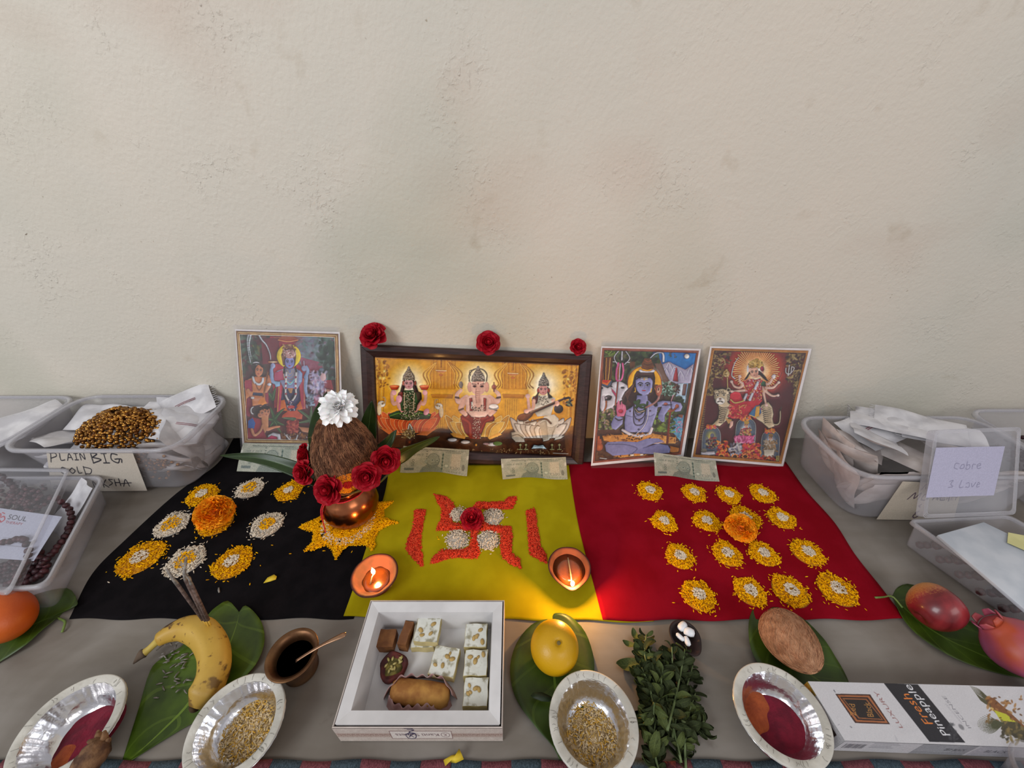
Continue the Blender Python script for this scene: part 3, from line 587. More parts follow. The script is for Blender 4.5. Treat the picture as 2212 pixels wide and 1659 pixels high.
def paint_C(P):
    P.img[:] = P.col('3c3420'); q = [(155, 70), (1443, 106), (1205, 1480), (30, 1603)]
    P.p([650, 120, 1420, 120, 1400, 420, 900, 300, 760, 180], '0f6cb0'); P.e(1280, 184, 35, 33, 'dfe0dc')
    P.p([930, 300, 1045, 255, 1130, 300, 1260, 360, 1370, 285, 1340, 540, 1160, 560, 1000, 480], 'a9a3b8')
    for x, y in ((1045, 260), (1120, 310), (1330, 320), (1200, 370), (1000, 330)):
        for k in range(5): P.l([x, y, x-30+k*18, y+60, x-60+k*34, y+130], 10, ['dcdae4', '8c86a4', 'c4c0d2'][k % 3], 3, a=.8)
    P.p([1130, 350, 1150, 335, 1160, 420, 1165, 520, 1095, 510, 1110, 430], '9c2c34'); P.p([1120, 340, 1150, 335, 1152, 352, 1125, 350], 'b03840')
    P.blot(140, 100, 760, 560, ['2c3c1c', '3c4a20', '1e2816', '4a4424', '5c6a34'], 200, 14, 44)
    for k in range(14): P.l([200+k*9, 110+(k % 3)*20, 230+k*8, 150, 250+k*7, 190], 14, '7c9438' if k % 2 else '4a5e24', 3)
    P.p([140, 200, 300, 190, 280, 520, 130, 540], '5c3418'); 
    for k, c in enumerate(('8a4a20', '3a1e10', 'b07a30', '6e3c1c', 'c08c40', '4a2614')): P.l([170+k*24, 210, 165+k*22, 380, 175+k*16, 500], 14, c)
    P.p([520, 200, 600, 180, 590, 340, 530, 350], '5a3a20'); P.p([820, 200, 930, 230, 1000, 420, 1080, 560, 1000, 600, 900, 400], '75594a')
    P.blot(560, 120, 900, 260, ['24341c', '3c5026', '182010'], 70, 12, 34); P.blot(1000, 110, 1150, 200, ['2a5a5a', '5a3a4a'], 14, 6, 14)
    P.p([1160, 540, 1300, 540, 1260, 800, 1130, 760], '7a94ac'); P.p([1170, 545, 1240, 545, 1220, 700, 1140, 690], 'c6d6e2'); P.p([1235, 550, 1280, 550, 1260, 700, 1215, 700], '6c4a44'); P.p([1130, 700, 1260, 700, 1250, 800, 1150, 780], 'a4c4d4')
    P.blot(930, 520, 1130, 700, ['6c9484', '3c5c40', '8cb4a0', '2c4430', 'a8c8b8'], 80, 8, 20); P.blot(1100, 560, 1170, 660, ['6a3c30', '4a2c24'], 20, 8, 16)
    P.blot(1120, 740, 1250, 960, ['24381c', '3c542a', '1a2814'], 60, 10, 26)
    P.p([1100, 1000, 1240, 960, 1200, 1330, 1060, 1200], '5c9ab8'); P.blot(1060, 970, 1230, 1300, ['7cb8d0', '3c7498', '9cd0e0', '4a88a8', 'c07a98'], 130, 5, 12, 3, .7)
    P.p([1165, 955, 1230, 955, 1225, 1000, 1170, 985], '8a5a44')
    P.blot(70, 860, 340, 1180, ['5c6a30', '7c8a44', '3c4620', 'a88a64', 'b89aa0', '2c3418'], 160, 8, 24); P.blot(830, 880, 1120, 1200, ['3c4c20', '5c7430', '7c9a40', '28341a'], 130, 8, 22); P.e(935, 1130, 70, 60, '7f9c34', soft=.9)
    P.p([60, 1160, 460, 1150, 1100, 1200, 1210, 1330, 1190, 1500, 900, 1520, 50, 1560], '4c2c1a')
    P.p([160, 1235, 440, 1220, 800, 1200, 1140, 1260, 1130, 1340, 300, 1330, 180, 1300], 'c98a3c'); P.blot(180, 1220, 1150, 1330, ['dca04c', 'a86a28', '7a3c18', 'c98a40'], 90, 6, 16, 3, .7)
    P.p([1060, 1370, 1190, 1400, 1190, 1490, 1060, 1450], 'b06c2c'); P.blot(60, 1440, 1000, 1580, ['5a3a20', '6e4a28', '3c2414', '4a3a24'], 100, 10, 30)
    P.p([300, 1500, 560, 1480, 800, 1490, 900, 1540, 700, 1580, 520, 1560], 'b97a34'); P.p([530, 1470, 700, 1460, 720, 1530, 650, 1580, 590, 1580, 520, 1520], 'c88438'); P.e(555, 1490, 28, 16, 'e8d8c0'); P.e(680, 1490, 28, 16, 'e8d8c0'); P.e(612, 1562, 26, 18, '7a2c28')
    P.blot(320, 1490, 860, 1560, ['3a1e10', 'e0ac5c'], 30, 4, 9, 3)
    # bull
    P.e(400, 640, 120, 110, 'c8c4c8'); P.e(370, 560, 90, 44, 'd8d4d8'); P.p([120, 560, 290, 590, 330, 720, 350, 800, 300, 860, 150, 915, 95, 760], 'ccc6ca'); P.p([300, 600, 480, 640, 430, 760, 350, 800], 'bdb8c0')
    P.e(190, 650, 85, 100, 'd6d2d4'); P.p([190, 720, 240, 700, 290, 715, 270, 760, 200, 775], '4a4044'); P.e(245, 728, 40, 26, '3c3236'); P.e(215, 735, 16, 12, '9a8a90')
    P.p([280, 600, 350, 680, 345, 730, 290, 650], 'b04468'); P.e(152, 604, 18, 14, '2a2224'); P.p([130, 500, 290, 505, 290, 560, 235, 605, 130, 560], '5a6270'); P.p([140, 495, 280, 500, 230, 570, 145, 540], 'd06a24'); P.p([160, 498, 260, 500, 220, 540, 170, 525], 'c23020')
    P.p([150, 720, 200, 700, 170, 780], 'b0a4ac'); P.l([215, 780, 210, 850, 190, 900], 22, 'b06a3c'); P.e(430, 600, 24, 10, '3a3034')
    # trident
    P.l([380, 270, 365, 560, 335, 830], 18, 'a3543a'); P.l([425, 120, 420, 230], 30, 'c4c4c8', 14); P.l([380, 110, 320, 200, 360, 290], 14, 'c4c4c8'); P.l([470, 110, 525, 210, 460, 290], 14, 'c4c4c8'); P.l([305, 255, 360, 265], 8, 'd8d8dc'); P.l([470, 265, 525, 265], 8, 'd8d8dc')
    P.l([375, 275, 350, 380, 350, 490, 385, 505, 420, 480, 440, 380, 430, 280], 26, 'c8608c'); P.l([400, 280, 385, 500], 10, 'e0d0d8')
    # halo, hair
    P.e(720, 520, 245, 250, 'e6e2d4', soft=.3); P.e(720, 540, 228, 228, 'a03c20'); P.e(720, 540, 220, 222, 'eab416', c2='e8a810')
    P.p([590, 430, 620, 380, 840, 380, 860, 470, 850, 600, 880, 700, 980, 690, 990, 760, 900, 800, 870, 880, 560, 870, 520, 850, 470, 870, 420, 740, 460, 660, 560, 560], '301a14')
    for k in range(14): P.l([600-k*6, 520+k*8, 520-k*4, 700, 460+k*8, 850], 5, '5a3426', 2, .7); P.l([840+k*4, 560, 880+k*6, 680, 860+k*8, 850], 5, '54301f', 2, .7)
    P.p([690, 320, 680, 290, 720, 210, 800, 215, 840, 300, 830, 350, 690, 350], '6a4020'); P.l([690, 330, 760, 350, 840, 320], 26, '7c4c26'); P.l([715, 285, 765, 300, 825, 280], 20, '54301a'); P.l([730, 240, 765, 255, 805, 240], 16, '8a4a2a')
    P.l([665, 375, 700, 395, 790, 400, 840, 375], 36, 'd2cccc'); P.l([800, 205, 860, 150, 940, 130, 970, 170, 970, 250], 14, 'd6dce6', 30)
    # body
    P.p([480, 900, 560, 850, 620, 770, 780, 770, 860, 850, 900, 840, 880, 950, 840, 1050, 800, 1190, 460, 1190, 455, 1060, 470, 950], BL)
    P.e(560, 930, 110, 70, '9a9ac2', soft=.7); P.e(790, 920, 100, 60, '9a9ac2', soft=.7); P.l([470, 960, 560, 985, 650, 960], 6, '64648c'); P.l([700, 960, 790, 980, 850, 950], 6, '64648c')
    P.e(640, 1080, 120, 110, '9c9cc6', soft=.9); P.e(642, 1150, 14, 10, '50506e'); P.p([620, 700, 760, 700, 770, 790, 700, 830, 610, 790], '8484ae'); P.e(530, 910, 12, 10, '6a5068'); P.e(795, 905, 12, 10, '6a5068')
    P.p([890, 790, 960, 770, 1100, 780, 1200, 800, 1225, 850, 1200, 910, 1130, 920, 1080, 880, 960, 850, 890, 860], '9494be'); P.p([950, 850, 1030, 840, 1050, 880, 990, 960, 985, 1050, 950, 1055, 900, 1010, 905, 950], '8c8cb6')
    for k in range(4): P.l([925+k*18, 960, 920+k*20, 1035], 4, '5c5c84')
    P.p([275, 1080, 310, 1000, 350, 960, 440, 1000, 430, 1080, 340, 1160, 290, 1140], '8a8ab4'); P.p([345, 900, 350, 820, 380, 760, 400, 830, 420, 770, 430, 810, 470, 830, 480, 900, 450, 980, 360, 980], 'cc6a88'); P.e(405, 910, 32, 26, 'b02c48'); 
    for x in (365, 385, 410, 440): P.l([x, 870, x + 2, 790 if x != 440 else 820], 12, 'd88098')
    P.l([330, 1000, 380, 1030, 440, 1010], 12, '4a3430'); P.l([310, 880, 320, 950, 350, 960], 12, '8a6a5a')
    P.l([1075, 880, 1050, 1000, 1020, 1330], 28, '6c2c1c', 30); P.l([1060, 930, 1035, 1320], 7, 'a04c2c'); P.l([1040, 910, 1100, 900, 1150, 850], 26, '8a4428'); P.e(1150, 845, 26, 26, 'a05438'); P.e(1000, 818, 28, 22, 'a05a50'); P.l([960, 830, 1080, 825], 8, '4a3040'); P.l([1070, 780, 1100, 700], 14, 'c8909c'); P.l([1065, 760, 1075, 880], 8, '3c2c40')
    # necklaces and snake
    for r, y in ((60, 960), (80, 1020), (95, 1095)): P.l([575+(95-r)*.3, 820, 580+(95-r)*.5, y-40, 645, y, 715, y-50, 745, 830], 9, '3e2c34')
    P.l([770, 850, 760, 1000, 700, 1130, 600, 1220], 8, 'e8e2ea'); P.e(650, 1032, 14, 14, '7a5a58')
    P.l([600, 800, 650, 770, 620, 850, 600, 880, 640, 920, 720, 900, 720, 830, 640, 830, 590, 790], 34, '34502a'); P.l([600, 810, 680, 860, 740, 850, 760, 790], 26, '34502a'); P.l([600, 880, 640, 925, 720, 905], 12, 'b89a8a')
    P.l([740, 860, 840, 810, 900, 750, 915, 690], 24, 'b08078', 34); P.p([860, 640, 870, 580, 920, 560, 955, 570, 950, 650, 915, 720, 885, 700], 'a85c46'); P.e(905, 630, 22, 40, 'd8a080', 20); P.e(905, 620, 6, 20, '3a2c40')
    # face
    P.p([600, 500, 620, 460, 810, 455, 830, 520, 820, 620, 770, 690, 700, 705, 640, 660, 605, 590], '8d8dba'); P.p([600, 470, 640, 440, 800, 440, 830, 470, 850, 440, 830, 400, 640, 400, 600, 430], '3a2016')
    P.face(712, 570, 215, 250, '9292be', '7676a4', lip='b04a60'); P.p([598, 500, 640, 445, 810, 445, 838, 520, 800, 470, 640, 475], '3a2016')
    for dy in (0, 14, 28): P.l([672, 468+dy, 760, 466+dy], 6, 'd8d0b0'); 
    P.e(716, 486, 7, 20, 'd8a040'); P.l([595, 600, 600, 650, 585, 655], 12, 'd0a030'); P.l([812, 610, 806, 655, 795, 660], 12, 'd0a030')
    P.l([430, 1160, 520, 1210, 640, 1240, 780, 1210, 820, 1140], 38, 'd6cccc'); P.p([440, 1210, 560, 1240, 660, 1260, 790, 1220, 830, 1230, 740, 1300, 560, 1310, 380, 1260], 'c98634'); P.blot(400, 1200, 820, 1290, ['3a1e10', 'e0a050'], 36, 5, 11)
    P.p([195, 1360, 230, 1320, 420, 1310, 620, 1320, 760, 1270, 900, 1270, 980, 1310, 860, 1330, 700, 1400, 560, 1480, 300, 1500, 210, 1440], '8080a8'); P.p([560, 1470, 700, 1390, 900, 1340, 1030, 1360, 1062, 1410, 1050, 1460, 900, 1480], '7878a2'); P.l([240, 1350, 450, 1350, 620, 1400, 560, 1470], 8, '5c5c86'); P.l([700, 1400, 860, 1350, 980, 1320], 7, '5a5a84'); P.p([820, 1340, 960, 1320, 900, 1345], 'c8bcc8')
    P.p([80, 1240, 150, 1240, 150, 1300, 90, 1300], 'a8542c'); P.e(118, 1380, 52, 56, 'c4682c', c2='8a3c1c'); P.e(118, 1320, 40, 22, 'a04c28'); P.l([100, 1240, 95, 1210], 12, '8a3c24'); P.p([130, 1210, 152, 1210, 150, 1280, 130, 1280], '2c1c14')
    P.l([130, 1530, 220, 1540], 10, 'cfc8c0'); P.e(205, 1548, 14, 14, 'd8d2cc'); P.l([60, 1562, 180, 1566], 4, '1c1410')
    q = [(158, 72), (1443, 108), (1205, 1485), (34, 1600)]
    for i, (c, w_) in enumerate((('6e3222', 46), ('8c4a34', 26))): border(P, inset(q, 14), c, '', w_)
    border(P, inset(q, 34), '3a1c14', '', 5)
def paint_D(P):
    P.img[:] = P.col('461018'); P.e(880, 360, 520, 440, 'b8301c', soft=.55); P.e(880, 370, 400, 360, 'd24a1e', soft=.6)
    for k in range(64):
        a = k * math.pi * 2 / 64; r = 290 + 20 * (k % 2)
        P.l([880 + 110*math.cos(a), 370 + 100*math.sin(a), 880 + r*math.cos(a), 360 + r*math.sin(a)], 13, 'f0c070', 6, smooth=False)
    P.e(880, 370, 190, 170, 'f8ead8', soft=.8)
    gold = ['8a7440', '6a5628', 'a89058', '4c3a1c', '2e1a12']
    for a in ((290, 120, 550, 300), (260, 300, 440, 500), (230, 480, 300, 700), (1290, 150, 1520, 320), (1290, 300, 1500, 520), (1380, 500, 1450, 700)): P.blot(*a, gold, 70, 8, 20)
    for y in range(620, 1300, 30): P.e(215 - (y-620)*.1, y, 34, 16, '70602e', soft=.8); P.e(1405 - (y-620)*.16, y, 32, 16, '70602e', soft=.8)
    P.l([1275, 340, 1275, 400, 1310, 420, 1340, 400, 1350, 330], 12, 'd4c8c4'); P.l([1320, 300, 1305, 440], 14, 'd4c8c4'); P.l([1350, 320, 1385, 340, 1350, 400, 1320, 420], 10, 'c8bcb8')
    P.l([600, 480, 560, 440, 570, 360, 600, 270, 650, 200], 18, 'c8bcb8', 8)
    P.l([500, 470, 505, 600], 12, 'c0a060'); P.e(485, 415, 44, 46, 'bd9c5c'); P.blot(440, 370, 530, 460, ['e0c890', '8a6c34'], 20, 5, 9); P.e(490, 365, 16, 12, 'cfae6c')
    P.l([1185, 540, 1200, 440, 1215, 320], 8, 'b04838'); P.l([1140, 640, 1180, 500, 1220, 400], 7, '5a3430')
    # tiger
    T = 'c9b490'; TS = '3c3026'
    P.p([380, 820, 500, 790, 560, 840, 540, 960, 480, 1040, 400, 1110, 340, 1100, 300, 1120, 290, 1100, 380, 1010, 395, 900], T)
    P.p([880, 960, 950, 830, 1040, 790, 1090, 850, 1110, 950, 1085, 1060, 1125, 1110, 1050, 1140, 960, 1060, 880, 1010], T); P.l([1085, 1000, 1110, 1085, 1180, 1075, 1200, 990, 1200, 910], 20, 'bca888', 16); P.l([1190, 910, 1215, 860], 22, TS, 8)
    for k in range(9): P.l([390 + (k % 2)*10, 850+k*26, 450, 870+k*24, 530-k*10, 850+k*22], 9, TS, 3)
    for k in range(9): P.l([960+k*4, 860+k*26, 1010, 850+k*26, 1090-k*2, 880+k*22], 9, TS, 3)
    P.e(1010, 850, 60, 70, 'b5a080', soft=.6)
    P.e(350, 650, 28, 28, 'b8a484'); P.e(515, 630, 30, 30, 'b8a484'); P.e(515, 630, 16, 16, '4c3c30'); P.e(430, 715, 104, 100, 'cbb896'); P.e(405, 775, 62, 48, 'e8e0d2'); P.e(405, 748, 16, 12, '9c6c5c'); P.l([370, 790, 405, 775, 440, 792], 7, '3a2c24')
    for x, y in ((372, 700), (455, 695)): P.e(x, y, 18, 11, 'ece2c8'); P.e(x, y, 9, 9, '241c14'); P.l([x-26, y-18, x+20, y-22], 7, TS)
    for k in range(5): P.l([385+k*14, 640+(k % 2)*8, 395+k*14, 668], 7, TS); P.l([328, 690+k*22, 350, 700+k*20], 6, TS); P.l([530, 680+k*22, 500, 700+k*20], 7, TS)
    # goddess arms
    SKD = 'd6ab96'
    for pts in ([(720,560),(660,600),(590,580),(555,520)], [(740,540),(690,540),(660,500),(665,450)], [(760,630),(680,640),(560,650)], [(1000,560),(1060,540),(1100,470),(1120,440)], [(1010,600),(1100,600),(1150,560),(1180,530)], [(1000,640),(1060,690),(1110,710),(1170,700)], [(965,600),(985,700),(1005,790),(1015,830)]):
        P.l(pts, 40, SKD, 24); P.e(*pts[-1], 22, 20, 'e0bcae')
    P.p([1080, 450, 1110, 420, 1145, 440, 1120, 490], 'd8ccc8')
    P.p([710, 520, 780, 490, 940, 480, 960, 600, 960, 780, 780, 800, 740, 700, 740, 620], 'b22430'); P.p([930, 500, 1000, 520, 1010, 580, 940, 580], '2c5a3c'); P.p([745, 500, 800, 480, 840, 560, 760, 620], 'c2505a')
    P.blot(740, 490, 960, 760, ['d89050', 'c02c38', 'e0b070', '8c1824', 'd8a0a0'], 120, 6, 14)
    for x, y in ((880, 560), (730, 720), (810, 710)): P.l([x-14, y+50, x+22, y-30], 34, 'c8c0c8', smooth=False)
    P.p([540, 680, 600, 650, 660, 660, 690, 720, 720, 780, 960, 770, 900, 850, 830, 880, 760, 960, 680, 1010, 560, 1010, 500, 980, 550, 880, 530, 780], 'b4182c'); P.e(612, 705, 70, 52, 'c62434')
    P.l([545, 760, 600, 800, 700, 780, 720, 760], 18, 'd8a860'); P.blot(520, 830, 860, 1000, ['8c1220', 'd03040', 'd89a50', 'a01828'], 90, 6, 14, 3)
    P.p([470, 1000, 560, 1020, 560, 1060, 510, 1080], 'c89a5c'); P.p([540, 1040, 580, 1040, 575, 1100, 540, 1140, 520, 1130], 'cfa08c')
    P.p([870, 840, 930, 830, 950, 930, 900, 990, 780, 960], '3f7298'); P.p([880, 850, 930, 840, 920, 980, 860, 990], 'cfa044'); P.l([790, 960, 890, 1000], 10, 'd8b060'); P.e(950, 880, 12, 12, 'a84870')
    P.p([790, 420, 760, 480, 715, 505, 740, 470, 800, 380, 930, 380, 1000, 450, 1045, 520, 990, 490, 930, 430], '241418')
    P.face(855, 395, 115, 140, 'dba68a', 'b87a64', tilt=-6); P.p([780, 330, 790, 260, 850, 225, 930, 240, 980, 300, 975, 340, 900, 330, 820, 340], 'bc9440'); P.blot(785, 240, 970, 335, ['e0c070', '8a6828', 'cfa850'], 60, 6, 12); P.e(890, 225, 26, 14, 'a88430'); P.e(960, 350, 24, 34, '9c2c44')
    P.e(770, 350, 14, 46, 'd8d0c8'); P.l([830, 470, 870, 490, 940, 470], 12, 'd8c0a8')
    # three niches
    for (cx, cy, w_, h_, gl) in ((285, 1300, 250, 380, 'd8c84a'), (740, 1170, 270, 330, 'd8e0e8'), (1065, 1340, 250, 350, 'c8d0d8')):
        P.p([cx-w_*.5, cy+h_*.5, cx-w_*.44, cy-h_*.2, cx-w_*.25, cy-h_*.44, cx+w_*.1, cy-h_*.5, cx+w_*.38, cy-h_*.4, cx+w_*.5, cy-h_*.15, cx+w_*.46, cy+h_*.5], '4c5a68')
        P.l([cx-w_*.5, cy+h_*.5, cx-w_*.44, cy-h_*.2, cx-w_*.25, cy-h_*.44, cx+w_*.1, cy-h_*.5, cx+w_*.38, cy-h_*.4, cx+w_*.5, cy-h_*.15, cx+w_*.46, cy+h_*.5], 9, '8c8c8c')
        P.e(cx, cy-h_*.1, w_*.34, h_*.3, gl, soft=.9); P.blot(cx-w_*.25, cy-h_*.55, cx+w_*.28, cy-h_*.42, ['d06a2c', 'e09a40', 'c83c50'], 26, 8, 16)
    P.p([250, 1290, 300, 1250, 350, 1290, 345, 1400, 220, 1400], '3c3444'); P.e(300, 1235, 26, 32, '5c6070'); P.blot(220, 1260, 360, 1400, ['2c2430', '8a3c34', '6a6a78', 'a89a60'], 60, 8, 18); P.p([150, 1450, 330, 1440, 340, 1480, 200, 1500, 150, 1480], 'b8b4b8'); P.e(190, 1430, 40, 26, '7a7466')
    P.p([650, 1230, 680, 1150, 720, 1130, 770, 1130, 800, 1160, 820, 1240, 740, 1270], 'a8404a'); P.face(748, 1095, 54, 66, 'd0a080'); P.e(755, 1060, 34, 26, 'b08c3c'); P.blot(670, 1130, 810, 1240, ['c8a050', '8c2c38', '5a6a3c', 'd8a890'], 60, 6, 13)
    P.p([580, 1260, 640, 1230, 850, 1240, 850, 1300, 820, 1340, 600, 1330], 'c4487c'); P.blot(585, 1240, 850, 1330, ['d8689a', 'a83468', 'e090b0'], 60, 8, 18)
    P.p([980, 1400, 1020, 1300, 1110, 1300, 1150, 1400, 1110, 1500, 980, 1500], '8a7c64'); P.face(1070, 1265, 52, 64, 'cfa890'); P.e(1075, 1230, 30, 24, '8a6a3c'); P.blot(970, 1290, 1160, 1440, ['b0a088', '6a5c44', 'c8b8a0', 'a07a4c'], 70, 6, 15); P.p([980, 1420, 1120, 1420, 1110, 1520, 990, 1510], 'c4bca8')
    P.p([640, 1340, 700, 1360, 690, 1500, 590, 1500], '8c8c98'); P.blot(520, 1340, 700, 1500, ['a8a8b4', '6a6a78', 'd0d0d8', 'c0b8b0'], 60, 8, 20)
    P.blot(370, 1310, 520, 1560, ['b8202c', 'd8502c', 'e09038', '8c1420'], 90, 8, 20); P.blot(690, 1340, 930, 1560, ['c8402c', 'e0a048', 'd87830', 'b01c34', 'c8284c'], 130, 8, 20)
    P.blot(100, 1500, 1200, 1570, ['8c2c20', 'b8602c', '4a1c14', 'c88038', 'c0342c'], 120, 8, 20); 
    for x in (420, 600, 735): 
        for k in range(8): P.e(x + 34*math.cos(k*.785), 1510 + 26*math.sin(k*.785), 16, 11, 'd8863c', k*45)
        P.e(x, 1510, 26, 20, '3a1c14')
    P.p([1145, 1500, 1185, 1500, 1185, 1570, 1140, 1570], 'a89a58'); P.l([1155, 1515, 1170, 1515, 1170, 1555, 1155, 1555], 5, '3a2a14')
    q = [(292, 72), (1578, 106), (1218, 1612), (40, 1518)]
    border(P, inset(q, 19), 'b3762c', '', 38, '8a4c1e', 17); border(P, inset(q, 2), '4a2a1c', '', 6); border(P, inset(q, 38), '3a1c14', '', 6)
def quad_w(TL, TR, BR, BL, yt=YW - .003):   # bottom edge on the cloth, top edge against the wall
    a, b, c, d = ry(*TL, yt), ry(*TR, yt), fl(*BR, .004), fl(*BL, .004); c0 = Vector((0, 0, CAMH))
    n = (b - a).cross((c + d) / 2 - (a + b) / 2)                      # one flat plane through the top edge and the foot
    def on(u, v): r = Vector(ray(u, v)); return c0 + r * ((a - c0).dot(n) / r.dot(n))
    return [a, b, on(*BR), on(*BL)]
sheet([(509.4, 714.4), (731, 721), (737.5, 959.5), (527.3, 956.6)], quad_w((504, 701), (733, 706), (745, 985), (522, 985)), [(508, 711), (734, 717), (742, 964), (524, 961)],
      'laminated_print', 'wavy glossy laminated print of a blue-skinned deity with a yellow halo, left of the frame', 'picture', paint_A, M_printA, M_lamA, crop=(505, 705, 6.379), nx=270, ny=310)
sheet([(1301, 751.4), (1510, 757.4), (1471, 982), (1280.5, 1000.6)], quad_w((1299, 736.5), (1518.6, 742), (1477, 1003), (1276.5, 1014)), [(1299, 748), (1514, 753.5), (1476, 987), (1276.5, 1006)],
      'laminated_print', 'laminated print of a seated blue deity with a trident, a snake and a white bull', 'picture', paint_C, M_print, M_lam, crop=(1275, 740, 6.143), nx=270, ny=320)
sheet([(1537.5, 751.7), (1746.8, 757.3), (1688, 1002.3), (1496.5, 987)], quad_w((1536, 737.5), (1756.5, 743.5), (1690, 1015), (1492, 999)), [(1534, 748), (1753, 753), (1691, 1008), (1492, 990)],
      'laminated_print', 'laminated print of a goddess riding a tiger in front of orange rays, rightmost picture', 'picture', paint_D, M_print, M_lam, crop=(1490, 740, 6.144), nx=270, ny=320)
# framed triptych print
fq = quad_w((779, 743), (1279, 766), (1259, 1009), (791, 992), YW - .004)
fr = empty('picture_frame', (fq[3] + fq[2]) / 2, 'wide dark brown framed print of three seated deities on lotuses', 'picture frame')
fn_ = (fq[1] - fq[0]).cross(fq[3] - fq[0]).normalized(); fn_ = -fn_ if fn_.y > 0 else fn_
M_frame = mat('dark_brown_moulding', '2c1a18', '3a2422', .35, 30, stretch=(1, 8, 8), coat=.2)
def onpl(u, v, off=0):
    d = Vector(ray(u, v)); c0 = Vector((0, 0, CAMH)); t = (fq[0] + fn_ * off - c0).dot(fn_) / d.dot(fn_); return c0 + d * t
pq = [onpl(810, 772, -.002), onpl(1250.5, 789, -.002), onpl(1233.5, 986, -.002), onpl(818, 966, -.002)]
ce = sum(fq, Vector()) / 4
for i in range(4):      # four moulded rails with a mitred profile
    a, b, ai, bi = fq[i], fq[(i+1) % 4], pq[i], pq[(i+1) % 4]; g = MB()
    prof = [(0, -.012), (0, .004), (.12, .008), (.45, .0085), (.75, .006), (.93, .0035), (1, -.001), (1, -.012)]
    L1 = [a.lerp(ai, t) + fn_ * h for t, h in prof]; L2 = [b.lerp(bi, t) + fn_ * h for t, h in prof]
    n_ = len(prof); g.add(L1 + L2, [(k, k+1, n_+k+1, n_+k) for k in range(n_-1)] + [(n_-1, 0, n_, 2*n_-1), tuple(reversed(range(n_))), tuple(range(n_, 2*n_))])
    g.build('frame_rail', M_frame, fr, smooth=False, world=True, bevel=.0006)
P = Pic(pq, 520, 250, 760, 680, 4.096); paint_B(P); P.art = 1; P.build('picture_print', print_mat('framed_print', .3, 1.0), fr, noise=.018)
MB().hexa([p - fn_ * .008 for p in (fq[3], fq[2], fq[1], fq[0])], [p - fn_ * .0035 for p in (fq[3], fq[2], fq[1], fq[0])]).build('backing_board', M_paper, fr, smooth=False, world=True)
for u in (953, 1112):
    p = onpl(u, 752 + (u - 953) * .045, -.006); MB().tube([p, p + Vector((0, 0, .008))], .0006, 5).build('nail', M_frame, fr, world=True)
# ---------------------------------------------------------------- rice work
M_grain = mat('rice_grain', 'ffffff', 'f4f0ea', .6, 200, attr=True, spec=.08)
GY = [(.88, .45, .002), (.80, .37, .001), (.95, .54, .004), (.68, .29, .001)]; GW = [(.72, .62, .49), (.60, .51, .40), (.80, .71, .58)]; GR = [(.68, .055, .022), (.56, .03, .014), (.76, .085, .035)]
def grains(name, pts, cols, parent, L=.0056, W=.00085, tilt=.35, seed=1, world=True, zj=.0006):
    """pts: N x 3 centres; returns one mesh of low-poly grains (joined)."""
    rg = np.random.default_rng(seed); n = len(pts); pts = np.array(pts, float).reshape(-1, 3)
    T = [(-.5, 0, 0)] + [(x, .5 * math.cos(a), .5 * math.sin(a)) for x in (-.24, .24) for a in (0, 1.5708, 3.1416, 4.7124)] + [(.5, 0, 0)]
    T = np.array(T) * [L, W * 2, W * 1.7]
    F = [(0, 2, 1), (0, 3, 2), (0, 4, 3), (0, 1, 4)] + [(1+k, 1+(k+1) % 4, 5+(k+1) % 4, 5+k) for k in range(4)] + [(9, 5+k, 5+(k+1) % 4) for k in range(4)]
    yaw = rg.uniform(0, 2*math.pi, n); pit = rg.normal(0, tilt, n); sc = rg.uniform(.8, 1.15, n)
    cy, sy, cp_, sp_ = np.cos(yaw), np.sin(yaw), np.cos(pit), np.sin(pit)
    X, Y, Z = [T[:, i][None] * sc[:, None] for i in range(3)]
    x1 = X * cp_[:, None] - Z * sp_[:, None]; z1 = X * sp_[:, None] + Z * cp_[:, None]
    V = np.stack([x1 * cy[:, None] - Y * sy[:, None], x1 * sy[:, None] + Y * cy[:, None], z1], -1) + (pts + np.c_[np.zeros((n, 2)), rg.uniform(0, zj, n)])[:, None]
    C_ = np.array(cols)[rg.integers(len(cols), size=n)] * rg.uniform(.85, 1.1, (n, 1))
    col = np.repeat(C_, 10, 0); fs = [tuple(i + 10 * k for i in f) for k in range(n) for f in F]
    me = mesh(name, V.reshape(-1, 3).tolist(), fs, M_grain, True, col)
    o = link(name, me, parent, world=world); o['kind'] = 'stuff'; return o
